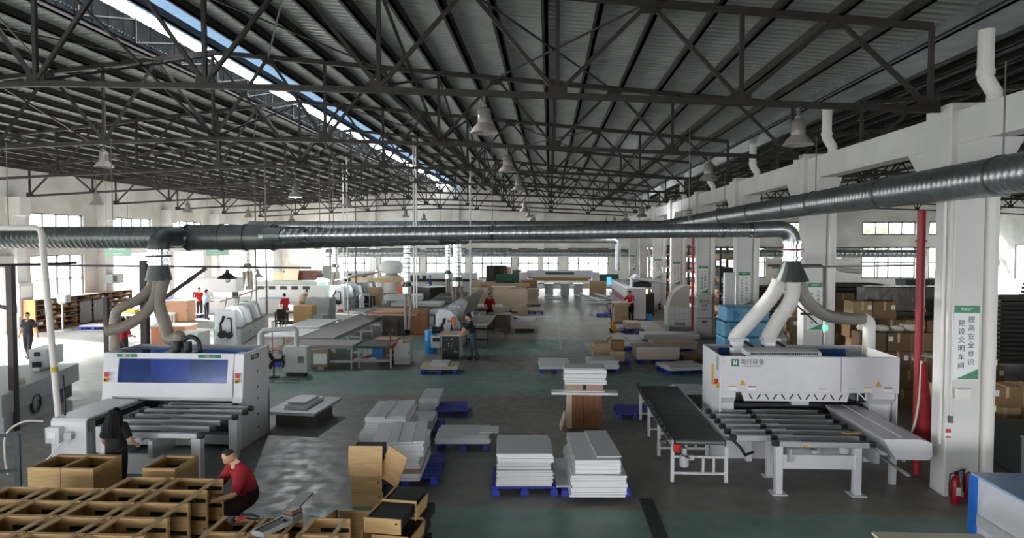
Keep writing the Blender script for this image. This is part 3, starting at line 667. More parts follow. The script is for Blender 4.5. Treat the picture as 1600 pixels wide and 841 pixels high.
# green signal light and thin gantry pipe
sl = T('signal_light', 'small green signal light on a thin pole behind the right machine', 'signal light', (6.3, 15.9, 0), world=True)
MB().cyl((6.3, 15.9, 0), (6.3, 15.9, 2.35), .03, 8).build('pole', MWL, sl); MB().cyl((6.3, 15.9, 2.35), (6.3, 15.9, 2.62), .045, 12).build('white_section', PVC, sl)
MB().cyl((6.3, 15.9, 2.41), (6.3, 15.9, 2.5), .05, 12).build('green_section', mat('green_glow', '2bff7a', .3, emit=6.0), sl)
MB().bar((6.1, 15.85, 2.55), (5.4, 15.9, 3.2), .03).build('stay', BLACK, sl)
gp = T('air_pipe', 'thin grey air pipe bent down beside the green signal light', 'pipe', (6.3, 16.6, 0), world=True)
MB().tube([(5.2, 16.6, 3.85), (6.45, 16.6, 3.86), (6.52, 16.6, 3.8), (6.52, 16.6, 2.75), (6.45, 16.6, 2.68), (6.0, 16.6, 2.7)], .028, 8).build('pipe_run', STEEL2, gp, smooth=True)
MB().cyl((6.55, 16.64, 0), (6.55, 16.64, 3.8), .04, 8).build('post', STEEL2, gp)
MB().bar((5.3, 16.62, 3.8), (8.6, 16.62, 3.86), .05).build('rail', STEEL2, gp)
# infeed table: aluminium bars with black end caps
t = T('infeed_table', 'infeed table of aluminium bars in front of the right white machine', 'conveyor', (4.8, 12.9, 0), world=True)
def abar(x0, x1, y, z, belt=True):
    b = MB().box(x0 + .06, x1 - .06, y - .035, y + .035, z - .1, z).build('support_bar', ALUP, t, bevel=.008)
    for a, c in ((x0 - .05, x0 + .08), (x1 - .08, x1 + .05)): MB().box(a, c, y - .04, y + .04, z - .09, z + .01).build('end_cap', BLACK, b, bevel=.02)
    if belt: MB().box(x0 + .1 + .35, x1, y + .0, y + .03, z, z + .018).build('belt', BLACK, b)
for i in range(7): abar(3.95, 5.62 - .0 * i, 12.05 + .38 * i, .93)
for i in range(6): abar(3.3, 4.05 + (.02 * i), 12.38 + .38 * i, .93, False)
for x in (4.02, 5.36):
    lg = MB().box(x - .06, x + .06, 12.0, 12.14, 0, .84).build('leg', MW, t, bevel=.008); MB().box(x - .13, x + .13, 11.93, 12.2, 0, .015).build('foot_plate', MW, lg)
    lg = MB().box(x - .06, x + .06, 13.8, 13.94, 0, .8).build('leg', MW, t, bevel=.008)
x = at(1189, 731)[0]; MB().box(x - .06, x + .06, 12.9, 13.0, 0, .83).box(x - .11, x + .1, 12.86, 13.04, 0, .015).build('leg', MW, t)
MB().box(4.02, 5.36, 12.02, 12.06, .45, .7).build('cross_beam', MW, t, bevel=.006)
MB().box(4.1, 5.3, 12.5, 12.6, .66, .72).box(4.6, 4.7, 12.1, 13.8, .7, .76).box(4.1, 5.3, 13.2, 13.3, .68, .74).build('inner_frame', MWL, t)
for x in (4.15, 5.62): MB().prism([(11.9, .83), (11.9, .6), (12.1, .55), (14.3, .7), (14.3, .83)], 'x', x, x + .05).build('side_rail', ALUP, t, bevel=.005)
MB().lathe([(.08, 0), (.09, .03), (.09, .22)], (5.2, 12.2, .58), 14).build('motor', MWL, t, smooth=True); MB().cyl((5.2, 12.2, .55), (5.2, 12.2, .59), .075, 14).build('motor_cap', BLACK, t)
MB().box(4.42, 4.5, 12.0, 12.012, .84, .87).build('yellow_tag', YEL, t)
MB().prism([(3.3, 0), (3.3, .35), (6.2, .35), (6.2, 0)], 'y', 14.0, 14.1).build('base_panel', MW, t)
MB().tube([(3.35, 12.6, .8), (3.5, 12.55, .65), (3.6, 12.6, .5), (3.8, 12.8, .5)], .025, 8).build('cable', BLACK, t, smooth=True)
MB().cbox((5.45, 12.5, .97), (.32, .12, .03), Matrix.Rotation(.2, 3, 'Z')).one('work_glove', mat('tan_leather', 'b08a4e', .8), 'tan work glove lying on the front infeed bars', 'glove', bevel=.01)
# long white cover with chamfered end
t = T('guard_cover', 'long white chamfered guard cover sticking out from the right machine', 'cover', (6.2, 13.4, .65), world=True)
yq, yq2 = 12.02, 14.55
MB().prism([(5.78, 1.0), (6.42, 1.0), (6.6, .94), (6.62, .72), (6.56, .64), (6.0, .64)], 'y', yq, yq2).build('cover_body', MW, t, bevel=.006)
MB().box(6.14, 6.17, yq + .12, yq2, 1.0, 1.006).build('cover_strip', TXW, t)
MB().bar((6.15, 12.05, .62), (6.1, 14.5, .62), .06, .05).bar((5.98, 11.55, .52), (5.98, 14.4, .58), .05, .03).build('drag_chain_track', ALUP, t)
MB().box(6.3, 6.5, 13.9, 14.1, 0, .64).box(6.2, 6.3, 12.6, 12.7, 0, .6).build('cover_stand', MWL, t)
# roller conveyor
t = T('roller_conveyor', 'grey roller conveyor on white legs left of the right machine', 'conveyor', (2.75, 14.8, 0), world=True)
c0, c1, cy0, cy1, ch = 2.22, 3.22, 12.35, 17.1, .8
for i in range(40):
    y = cy0 + .06 + i * (cy1 - cy0 - .12) / 39
    if i == 0: r0 = MB().cyl((c0 + .07, y, ch - .02), (c1 - .05, y, ch - .02), .05, 10).build('roller', ROLL, t, smooth=True); ry = y
    else:
        o = r0.copy(); C.objects.link(o); o.parent = t; o.location = (0, y - ry, 0)
for x in (c0, c1 - .03): MB().box(x, x + .035, cy0, cy1, ch - .1, ch + .03).build('side_rail', ALUP, t)
MB().box(c0 - .05, c0, cy0 + .1, cy1, ch + .0, ch + .06).build('guide_rail', BLACK, t)
for i in range(14):
    y = cy0 + .25 + i * .33; MB().cyl((c0 - .03, y, ch + .05), (c0 - .03, y, ch + .12), .028, 8).build('guide_wheel', DARKM, t)
for y in (cy0 + .04, 13.9, 15.3, 16.7):
    for x in (c0 + .02, c1 - .02):
        lg = MB().box(x - .03, x + .03, y - .03, y + .03, .06, ch - .08).build('leg', MW, t); MB().lathe([(.05, 0), (.04, .015), (.012, .02), (.012, .07)], (x, y, 0), 10).build('levelling_foot', STEEL2, lg)
    MB().box(c0, c1, y - .02, y + .02, .2, .24).box(c0, c1, y - .02, y + .02, .5, .54).build('cross_tie', MW, t)
    if y < 14: MB().box(c0 + .55, c0 + .59, y - .02, y + .02, .22, .52).box(c0 + .74, c0 + .78, y - .02, y + .02, .22, .52).build('ladder_tie', MW, t)
MB().lathe([(.075, 0), (.085, .02), (.085, .2), (.05, .22), (.05, .34)], (c0 + .22, cy0 - .02, .36), 14).build('drive_motor', MWL, t, smooth=True)
MB().box(c0 + .02, c0 + .16, cy0 - .09, cy0 - .02, .62, .78).build('red_gear_cover', REDB, t, bevel=.03); MB().box(c0 + .28, c0 + .38, cy0 - .1, cy0, .5, .58).build('terminal_box', MWL, t)
MB().tube([(c0 + .12, cy0 - .1, .72), (c0 + .16, cy0 - .14, .6), (c0 + .3, cy0 - .12, .54)], .012, 6).build('cable', BLACK, t)
MB().box(c0 - .12, c0, 12.9, 12.96, ch - .2, ch - .14).build('bracket', STEEL2, t)
# column furniture on the nearest column
yc = 12.05
MB().box(6.95, 7.2, yc - .09, yc - .01, 1.72, 1.9).one('paper_tray', PVC, 'small white tray screwed to the nearest column below its slogan board', 'tray', bevel=.01)
MB().box(6.87, 6.93, yc - .05, yc, 1.3, 1.42).one('socket_box', STEEL2, 'small grey switch box low on the nearest column', 'switch box')
MB().cyl((6.9, yc - .015, 1.42), (6.9, yc - .015, 5.6), .014, 6).cyl((6.80, yc + .1, .9), (6.80, yc + .1, 5.6), .03, 8).one('wall_conduit', PVC, 'thin conduits running down the nearest column face', 'conduit')
s = T('red_notice', 'small red and white notice stuck low on the nearest column', 'sign', (6.84, yc, 1.02), world=True)
MB().box(6.82, 6.93, yc - .006, yc - .001, 1.02, 1.2).build('notice_sheet', SGN, s); MB().box(6.83, 6.92, yc - .008, yc - .005, 1.12, 1.19).box(6.83, 6.92, yc - .008, yc - .005, 1.03, 1.06).build('notice_print', REDB, s)
# fire extinguishers at the foot of the nearest column
def extinguisher():
    t = T('fire_extinguisher', '', 'fire extinguisher')
    MB().lathe([(.075, 0), (.082, .02), (.082, .36), (.06, .42), (.03, .45), (.03, .48)], n=16).build('cylinder', mat('extinguisher_red', 'a11620', .35), t, smooth=True)
    MB().box(-.03, .03, -.02, .02, .48, .52).bar((0, 0, .52), (.12, 0, .56), .02).bar((0, 0, .5), (.1, 0, .5), .015).build('valve_handle', BLACK, t)
    MB().tube([(-.03, 0, .5), (-.1, 0, .48), (-.11, 0, .3), (-.1, 0, .1)], .012, 6).build('nozzle_hose', BLACK, t)
    MB().box(-.04, .04, -.084, -.08, .14, .28).build('paper_label', SGN, t)
    return t
E = extinguisher(); x, y = at(1493, 785); E.location = (x, y, 0); E['label'] = 'front red fire extinguisher at the foot of the nearest column'; E['group'] = 'fire extinguishers'
x, y = at(1511, 776); clone(E, (x, y, 0), .5, 'rear red fire extinguisher at the foot of the nearest column', 'fire extinguishers')
for i, px in enumerate((1097, 1105)):
    x, y = at(px, 527); clone(E, (x, y, 0), 0, 'red fire extinguisher under the fire hose cabinet, %s one' % ('left' if i == 0 else 'right'), 'fire extinguishers')
x, y = at(1031, 484); clone(E, (x, y, 0), 0, 'dark red fire extinguisher leaning by the sixth column foot', 'fire extinguishers')
# ================================================================ left drilling machine with blue window, steel frame, grey machine
TINT = bpy.data.materials.new('blue_tinted_window'); TINT.use_nodes = True
_n = TINT.node_tree; _b = _n.nodes['Principled BSDF']; _n.nodes.remove(_b)
_t = _n.nodes.new('ShaderNodeBsdfTransparent'); _t.inputs[0].default_value = (0.32, 0.5, 0.9, 1)
_g = _n.nodes.new('ShaderNodeBsdfGlossy'); _g.inputs['Roughness'].default_value = 0.15; _g.inputs[0].default_value = (.8, .85, 1, 1)
_d = _n.nodes.new('ShaderNodeBsdfDiffuse'); _d.inputs[0].default_value = (0.05, 0.12, 0.32, 1)
_m = _n.nodes.new('ShaderNodeMixShader'); _m.inputs[0].default_value = 0.04; _m2 = _n.nodes.new('ShaderNodeMixShader'); _m2.inputs[0].default_value = 0.2
_n.links.new(_t.outputs[0], _m2.inputs[1]); _n.links.new(_d.outputs[0], _m2.inputs[2]); _n.links.new(_m2.outputs[0], _m.inputs[1]); _n.links.new(_g.outputs[0], _m.inputs[2]); _n.links.new(_m.outputs[0], _n.nodes['Material Output'].inputs[0])
t = T('panel_drill_machine', 'white drilling machine with a wide blue tinted window at the left', 'machine', (-8, 14.7, 0), world=True)
xa, xb, ya, yb, z1 = -9.6, -6.5, 14.05, 15.45, 2.02
fx0, fx1 = xa + .25, xb - .22
# sloping front hood built as a frame round the window
def fy(z): return ya + .12 - (.12 if z < 1.3 else .12 * (z1 - z) / (z1 - 1.3) * 1.0)
def slab(x0, x1, z0, z1_, name, m, off=0.0, th=.04, parent=t):
    y0, y1_ = fy(z0) + off, fy(z1_) + off
    return MB().add([(x0, y0, z0), (x1, y0, z0), (x1, y1_, z1_), (x0, y1_, z1_), (x0, y0 + th, z0), (x1, y0 + th, z0), (x1, y1_ + th, z1_), (x0, y1_ + th, z1_)],
                    [(0,1,2,3),(7,6,5,4),(0,4,5,1),(1,5,6,2),(2,6,7,3),(3,7,4,0)]).build(name, m, parent)
wx0, wx1, wz0, wz1 = fx0 + .1, fx1 - .12, 1.4, 1.9
hd = slab(fx0, fx1, wz1, z1, 'hood_top', MW); slab(fx0, fx1, 1.1, wz0, 'hood_bottom', MW); slab(fx0, wx0, wz0, wz1, 'hood_side', MW); slab(wx1, fx1, wz0, wz1, 'hood_side', MW)
slab(wx0, wx1, wz0, wz1, 'blue_window', TINT, .012, .012)
for a, b in ((xa, fx0 - .01), (fx1 + .01, xb)):
    MB().prism([(ya + .02, 1.1), (ya - .06, .95), (ya - .06, .0), (ya + .4, 0), (ya + .4, z1), (ya + .12, z1)] if b > fx1 else [(ya + .02, 1.1), (ya - .02, .9), (ya - .02, .0), (ya + .4, 0), (ya + .4, z1), (ya + .12, z1)], 'x', a, b).build('corner_post', MW, t, bevel=.01)
    MB().box((a + b) / 2 - .045, (a + b) / 2 + .045, ya + .0, ya + .012, 1.52, 1.62).build('red_sticker', REDB, t); MB().box((a + b) / 2 - .045, (a + b) / 2 + .045, ya - .03, ya + .01, 1.41, 1.5).build('yellow_switch', YEL, t, bevel=.01)
    MB().cyl(((a + b) / 2, ya - .05, 1.455), ((a + b) / 2, ya - .03, 1.455), .025, 10).build('switch_knob', BLACK, t)
MB().box(xb - .06, xb, ya + .4, yb, .0, z1).build('side_panel', MW, t, bevel=.01)
MB().box(xa, xa + .06, ya + .4, yb, .0, z1).build('side_panel', MW, t, bevel=.01)
MB().box(xa, xb, yb - .06, yb, .0, 1.0).box(xa, xb, yb - .06, yb, 1.9, z1).build('back_panel', MWL, t)
MB().box(xa + .1, xb - .1, yb - .05, yb - .03, 1.0, 1.9).build('back_window', TINT, t)
for x, z, s in ((xb, .25, .02), (xb, .55, .02), (xb, .9, .02), (xb, 1.15, .03), (xb, 1.5, .02)): MB().box(x, x + .004, ya + .75, ya + .79, z, z + s * 2).build('rivet', BLACK, t)
MB().box(xb, xb + .005, ya + .45, ya + .85, 1.83, 1.93).build('side_badge', DARKM, t)
text('N DRILL', 'badge_letters', TXW, t, (xb + .007 + 8, ya + .65 - 14.7, 1.88), .08, rot=(R(90), 0, R(90)))
MB().box(xa + .3, xa + .75, ya + .1, ya + .108, 1.93, 2.0).build('green_badge', GRN, t); text('南兴 N', 'badge_letters', TXW, t, (xa + .52 + 8, ya + .095 - 14.7, 1.965), .06)
MB().box(xb - 1.0, xb - .5, ya + .1, ya + .108, 1.925, 2.0).build('green_badge', GRN, t); text('六面钻 CNC', 'badge_letters', MWL, t, (xb - .75 + 8, ya + .095 - 14.7, 1.963), .05)
# inside: gantry and spindles seen through the window
MB().box(xa + .06, xb - .06, ya + .5, ya + .75, 1.15, 1.4).build('gantry_beam', MWL, t)
MB().box(xa + 1.05, xa + 1.75, ya + .35, ya + .9, 1.3, 1.97).build('spindle_head', MWL, t, bevel=.02)
MB().box(xa + 1.75, xa + 2.1, ya + .4, ya + .8, 1.25, 1.9).build('spindle_head', DARKM, t, bevel=.02)
tri(MB(), xa + 1.32, ya + .345, 1.6, .14).build('warning_triangle', SGN, t)
MB().tube([(xa + 2.1, ya + .5, 1.35), (xa + 2.3, ya + .4, 1.5), (xa + 2.9, ya + .4, 1.5)], .03, 8).build('air_tube', DARKM, t)
for x in (xa + 1.35, xa + 1.6):
    MB().cyl((x, ya + .6, 1.95), (x, ya + .6, 2.2), .09, 12).build('spindle_motor', BLACK, t, smooth=True)
MB().tube([(xa + 1.2, ya + .7, 2.1)] + arc((xa + 1.62, ya + .7, 2.1), (-1, 0, 0), (0, 0, 1), .2, 0, 180) + [(xa + 1.85, ya + .7, 1.9)], .05, 10).build('cable_chain', BLACK, t)
MB().box(xa + .06, xb - .06, ya + .1, ya + .5, 1.0, 1.1).box(xa + .3, xb - .06, ya, yb, 0.1, .3).build('bed', MWL, t)
MB().box(xa + .3, xb - .06, ya + .25, yb - .1, .3, .95).build('bed_recess', DARKM, t)
for x in (xb - .3, xa + .3): MB().lathe([(.06, 0), (.06, .02), (.02, .03), (.02, .1)], (x, ya + .1, 0), 10).build('levelling_foot', STEEL2, t)
# infeed bars in front
t = T('infeed_table', 'infeed bars with black caps in front of the blue-window machine', 'conveyor', (-7.6, 12.8, 0), world=True)
for i, (y, x0, x1) in enumerate(((11.75, -7.98, -6.2), (12.2, -8.25, -6.2), (12.62, -8.3, -6.2), (13.02, -8.25, -6.17), (13.42, -8.3, -6.15), (13.75, -8.1, -6.18), (13.95, -8.1, -6.6))):
    b = MB().box(x0 + .06, x1 - .06, y - .045, y + .045, .9, 1.0).build('support_bar', ALUP, t, bevel=.012)
    for a, c in ((x0 - .06, x0 + .07), (x1 - .07, x1 + .06)): MB().box(a, c, y - .05, y + .05, .895, 1.005).build('end_cap', BLACK, b, bevel=.035)
    MB().box(x0 + .2, x0 + 1.0, y + .03, y + .06, 1.0, 1.018).build('belt', BLACK, b)
MB().box(-6.5, -6.32, 11.95, 12.1, 0, .88).build('leg', MW, t, bevel=.008); MB().box(-8.2, -8.02, 11.95, 12.1, 0, .88).build('leg', MW, t, bevel=.008); MB().box(-6.5, -6.32, 13.4, 13.55, 0, .88).build('leg', MW, t, bevel=.008)
MB().box(-8.2, -6.95, 11.85, 11.95, .2, .55).build('front_beam', MW, t, bevel=.008)
MB().box(-8.1, -6.6, 12.3, 12.4, .6, .7).box(-7.5, -7.4, 11.9, 13.9, .78, .88).build('inner_frame', MWL, t)
MB().prism([(11.55, .9), (11.55, .6), (11.65, .56), (13.4, .62), (13.4, .9)], 'x', -7.06, -6.98).build('side_rail', ALUP, t, bevel=.006)
# long white side cover left of the bars
t = T('guard_cover', 'long white guard cover left of the infeed bars by the woman', 'cover', (-9, 13.2, 0), world=True)
MB().prism([(12.35, 0), (12.35, 1.0), (12.4, 1.06), (14.0, 1.06), (14.0, 0)], 'x', -9.45, -8.75).build('cover_body', MW, t, bevel=.01)
MB().box(-8.75, -8.6, 12.4, 14.0, .8, 1.02).build('rail_brush', BLACK, t); MB().box(-8.6, -8.5, 12.4, 14.0, .4, .9).build('rail', MWL, t)
cb = MB().box(-9.45, -9.18, 12.2, 12.35, .62, .92).build('control_box', MW, t, bevel=.01); MB().box(-9.4, -9.24, 12.19, 12.2, .72, .84).build('label', SGN, cb); MB().box(-9.13, -8.98, 12.25, 12.35, .68, .82).build('socket', MWL, t, bevel=.01)
MB().tube([(-9.08, 12.24, .68), (-9.2, 12.1, .5), (-9.4, 12.1, .3), (-9.55, 12.15, .05)], .012, 6).build('cable', PVC, t)
hose([(-9.75, 12.55, .95), (-9.95, 12.3, 1.0), (-10.2, 12.2, .8), (-10.25, 12.2, .4), (-10.2, 12.2, .02)], .018, 'thin pale hose looping beside the white pipe', PVC, ribs=False, n=6)
# dark brown steel support frame round the machine
BRN = mat('brown_steel', '42383a', .55, .2)
t = T('steel_gantry', 'dark brown steel post gantry with rails behind the left machine', 'gantry', (-11, 16.5, 0), world=True)
def post(px, y, z1, w=.1):
    x, _ = atY(px, 520, y); MB().box(x - w / 2, x + w / 2, y - w / 2, y + w / 2, 0, z1).build('post', BRN, t); return x
xp1 = post(19, 15.2, 3.85, .14); xp2 = post(167, 15.6, 3.1, .1); xp3 = post(227, 16.6, 3.95, .16)
MB().bar((-26.2, 16.9, 3.92), (-6.0, 16.9, 3.76), .06, .05).build('rail', BRN, t)
MB().bar((xp1 - .3, 15.2, 3.87), (xp1 + .3, 17.0, 3.87), .06).build('rail', BRN, t); MB().bar((xp3, 16.6, 3.85), (xp3, 16.95, 3.85), .06).build('rail', BRN, t)
MB().bar((xp2, 15.6, 2.72), (xp3, 16.6, 2.9), .07).build('rail', BRN, t)
MB().bar((xp3, 16.62, 2.65), (atY(322, 421, 16.9)[0], 16.9, 3.75), .09).build('diagonal_strut', BRN, t)
MB().bar((xp1, 15.2, 2.85), (xp1 - 1.2, 15.2, 3.1), .08).build('side_arm', BRN, t)
MB().box(xp1 + .07, xp1 + .1, 15.15, 15.25, 2.75, 2.95).build('clamp', BRN, t)
# brass-brown lamp hanging from the rail
x, z = atY(355, 427, 16.9)
t = T('work_lamp', 'dark wide-brimmed work lamp hanging from the long rail', 'lamp', (x, 16.9, z - .12), world=True)
MB().lathe([(.24, 0), (.23, .03), (.08, .14), (.05, .16), (.05, .22), (.02, .24)], (x, 16.9, z - .14), 18, cap=False).build('shade', mat('dark_enamel', '3b3733', .4), t)
MB().lathe([(.03, -.1), (.07, -.07), (.08, 0), (.06, .04)], (x, 16.9, z - .14), 12).build('bulb', mat('bulb_off', 'e4e4dc'), t, smooth=True); MB().cyl((x, 16.9, z + .1), (x, 16.9, 3.8), .01, 5).build('cord', BLACK, t)
# grey machine at the far left
GRY = mat('machine_grey', '9a9e9e', .5, var=.1); GRY2 = mat('machine_pale', 'c9cac8', .45)
t = T('grey_machine', 'long grey machine bed with a fan recess at the left edge', 'machine', (-12.6, 16.5, 0), world=True)
bx0 = -14.6
A = [(-12.3, 14.6), (-13.45, 18.75), (-15.6, 18.2), (-14.5, 14.0)]
MB().prism(A, 'z', .45, .95).build('bed', GRY, t, bevel=.012); MB().prism([(-12.35, 14.7), (-13.1, 17.3), (-15.3, 16.9), (-14.5, 14.1)], 'z', 0, .45).build('plinth', GRY, t)
MB().prism([(-13.2, 17.5), (-13.5, 18.5), (-15, 18.2), (-14.8, 17.3)], 'z', .05, .45).build('recess', DARKM, t)
MB().prism([(-13.0, 13.0), (-13.1, 15.3), (-15.6, 15.3), (-15.4, 13.0)], 'z', 0, 1.55).build('cabinet', GRY, t, bevel=.015)
hd = MB().cbox((-13.75, 17.9, 1.3), (.45, 1.0, .5), Matrix.Rotation(.25, 3, 'Z')).build('tool_head', GRY2, t, bevel=.03)
MB().box(-13.85, -13.65, 17.5, 18.0, .95, 1.1).build('head_post', GRY2, hd); MB().cbox((-13.62, 17.38, 1.42), (.14, .02, .12), Matrix.Rotation(.25, 3, 'Z')).build('display', BLACK, hd); MB().cbox((-13.62, 17.36, 1.15), (.2, .05, .14), Matrix.Rotation(.25, 3, 'Z')).build('clamp', BLACK, hd)
fx, fy_ = -13.0, 17.0
MB().tube(arc((-12.75, 16.2, .4), (.27, -1, 0), (0, 0, 1), .22, 0, 360, 18), .03, 6).build('fan_guard', DARKM, t)
# round standing fan at the steel post
def stand_fan(x, y, z, r, rz, lab, m):
    f = T('standing_fan', lab, 'fan', (x, y, 0), rz)
    MB().lathe([(.2, 0), (.2, .03), (.03, .05), (.025, z)], n=14).build('stand', DARKM, f, smooth=True)
    mb = MB()
    for k in range(5): mb.tube([(r * (k + 1) / 5 * math.cos(2 * math.pi * i / 20), -.08 + .06 * (k / 5) ** 2, z + r * (k + 1) / 5 * math.sin(2 * math.pi * i / 20)) for i in range(21)], .006, 4)
    for i in range(12): mb.bar((0, -.1, z), (r * math.cos(i * math.pi / 6), -.03, z + r * math.sin(i * math.pi / 6)), .006)
    mb.build('wire_guard', m, f)
    mb = MB()
    for i in range(3): mb.cbox((r * .45 * math.cos(i * 2.094), 0, z + r * .45 * math.sin(i * 2.094)), (r * .8, .02, r * .35), Matrix.Rotation(-i * 2.094, 3, 'Y') @ Matrix.Rotation(.4, 3, 'X'))
    mb.build('blades', m, f); MB().cyl((0, -.03, z), (0, .14, z), .07, 12).build('motor', m, f)
x, y = at(30, 660); stand_fan(x, y, 1.0, .26, -.4, 'round wire fan standing at the dark steel post', mat('pale_wire', 'a8a49a', .5))
x, y = at(428, 590); stand_fan(x, y, .55, .34, .6, 'round floor fan right behind the blue-window machine', DARKM)
# dark guard rail in the left corner foreground
t = T('guard_rail', 'dark steel trolley rail in the left foreground corner', 'rail', (-9.5, 11.3, 0), world=True)
gx, gy = at(29, 760); MB().box(gx - .05, gx + .05, gy - .02, gy + .02, 0, .95).build('post', mat('slate_steel', '3c4a4c', .5, .2), t); gx2, gy2 = gx - 2.0, gy + .3
MB().bar((gx, gy, .95), (gx - 1.9, gy - 1.0, .95), .06).bar((gx, gy, .3), (gx - 1.9, gy - 1.0, .3), .05).build('rail', mat('slate_steel', '3c4a4c'), t); MB().box(gx - .9, gx - .8, gy - .5, gy - .46, 0, .95).box(gx - 1.75, gx - 1.65, gy - 1.0, gy - .94, 0, .95).build('post', mat('slate_steel', '3c4a4c'), t)
# ================================================================ pallets and stacks of boards
PBLUE = mat('pallet_blue', '2438a8', .5); WB = mat('white_board', 'e6e7e8', .45, var=.03); WB2 = mat('grey_white_board', 'cfd3d4', .4); BEI = mat('beige_board', 'cdb9a2', .6, var=.06); TAN = mat('tan_board', 'bfa988', .65, var=.1); PNK = mat('pinkish_board', 'c3b0a4', .6)
OAK = mat('oak_veneer', 'cba877', .5, col2='b9935f', scale=3, stretch=(1, 1, 14)); WALN = mat('walnut_veneer', '8a5a36', .5, col2='74482a', scale=3, stretch=(14, 14, 1)); CHIP = mat('chipboard', 'a58d6d', .8, var=.2, scale=40)
def pallet_proto(name, w, d, m):
    t = T(name, '', 'pallet')
    n = 7
    for i in range(n):
        y = -d / 2 + (i + .5) * d / n
        if i == 0: s0 = MB().box(-w / 2, w / 2, y - d / n * .4, y + d / n * .4, .12, .15).build('deck_slat', m, t)
        else:
            s = s0.copy(); C.objects.link(s); s.parent = t; s.location = (0, (i) * d / n, 0)
    for x in (-w / 2 + .07, 0, w / 2 - .07):
        MB().box(x - .05, x + .05, -d / 2, d / 2, .095, .12).build('deck_bearer', m, t)
        for y in (-d / 2 + .07, 0, d / 2 - .07): MB().prism([(x - .07, y - .07), (x + .07, y - .07), (x + .07, y + .07), (x - .07, y + .07)], 'z', 0, .095).build('foot', m, t)
    return t
PAL = pallet_proto('plastic_pallet', 1.2, 1.0, PBLUE); PAL_USED = [False]
def pallet(x, y, rz, label, w=1.2, d=1.0, z=0):
    sc = (w / 1.2, d, 1)
    if not PAL_USED[0]:
        PAL_USED[0] = True; PAL.location = (x, y, z); PAL.rotation_euler.z = rz; PAL.scale = sc; PAL['label'] = label; PAL['group'] = 'blue plastic pallets'; return PAL
    return clone(PAL, (x, y, z), rz, label, 'blue plastic pallets', sc)
def board(w, d, th, m, loc, rz, label, group, name=None, me=[{}]):
    name = name or (m.name if 'board' in m.name else m.name.replace('_panel', '') + '_board')
    k = (round(w, 2), round(d, 2), round(th, 3), m.name)
    if k not in me[0]: me[0][k] = MB().box(-w / 2, w / 2, -d / 2, d / 2, 0, th).mesh(name, m)
    o = bpy.data.objects.new(name, me[0][k]); C.objects.link(o); o.location = loc; o.rotation_euler.z = rz
    return tag(o, label, 'board', group)
CNT = {}; NTH = 'first second third fourth fifth sixth seventh eighth ninth tenth eleventh twelfth thirteenth fourteenth fifteenth sixteenth seventeenth eighteenth'.split()
def stack(fl, fr, d, layers, where, zb_=.155, pal=None, jit=.02, name=None, grp=None):
    """fl, fr: image points of the front corners at the stack's foot (height zb_); layers: (count, thickness, material, scale x, scale y, what)"""
    a = Vector(at(*fl, zb_)); b = Vector(at(*fr, zb_)); w = (b - a).length; u = (b - a) / w; v = Vector((-u.y, u.x)); rz = math.atan2(u.y, u.x)
    c = a + u * w / 2 + v * d / 2
    if pal:
        po = c + u * pal[2] + v * pal[3] if len(pal) > 3 else c
        pallet(po.x, po.y, rz, 'blue plastic pallet under the ' + where, pal[0], pal[1])
    z = zb_
    for n, th, m, sx, sy, what in layers:
        for i in range(n):
            ox, oy = rnd.uniform(-jit, jit), rnd.uniform(-jit, jit); p = c + u * ox + v * oy
            CNT[where] = CNT.get(where, 0) + 1
            board(w * sx, d * sy, th - .003, m, (p.x, p.y, z), rz + rnd.uniform(-.012, .012), '%s, %s up in the %s' % (what, NTH[CNT[where] - 1], where), grp or ('boards of the ' + where), name)
            z += th
    return c, rz, z, u, v
def strips(st, w, d, fr_w, where):
    c0, rz, z, u, v = st; s = 0
    for i, f in enumerate(fr_w):
        c = c0 + u * w * (s + f / 2 - .5) + v * rnd.uniform(-.04, .04); s += f + .012
        board(w * f, d, .03 + .012 * (i % 2), WB2 if i % 2 else WB, (c.x, c.y, z + .001), rz, 'narrow strip on top of the %s, %s from left' % (where, NTH[i]), 'top strips of the ' + where)
# right front stack, nearest of all
c, rz, z, u, v = stack((892, 777), (979, 777), 1.75, [(9, .04, WB, 1, 1, 'white board')], 'long stack nearest the walkway', pal=(1.2, 1.25, 0, .1), zb_=.12)
c2, rz2, z2, u, v = stack((899, 741), (970, 741), 1.7, [(6, .04, WB, 1, 1, 'white upper board')], 'long stack nearest the walkway', zb_=.485, jit=.012)
board(.42, 1.6, .02, WB2, (c2.x + .18, c2.y + .1, z2), rz2 + .03, 'thin grey board lying on top of the nearest long white stack', None)
board(.3, 1.5, .03, WB2, (c.x - .55, c.y + .2, .16), rz, 'narrow board standing proud at the left of the nearest long stack', None)
# centre front stack
stack((776, 762), (864, 762), 1.15, [(8, .035, WB, 1, .9, 'white board'), (3, .05, WB2, .96, .8, 'grey-white board'), (4, .035, WB, 1, .95, 'white upper board'), (1, .02, WB2, .97, 1, 'grey top board')], 'square white foreground stack', pal=(1.15, 1.1))
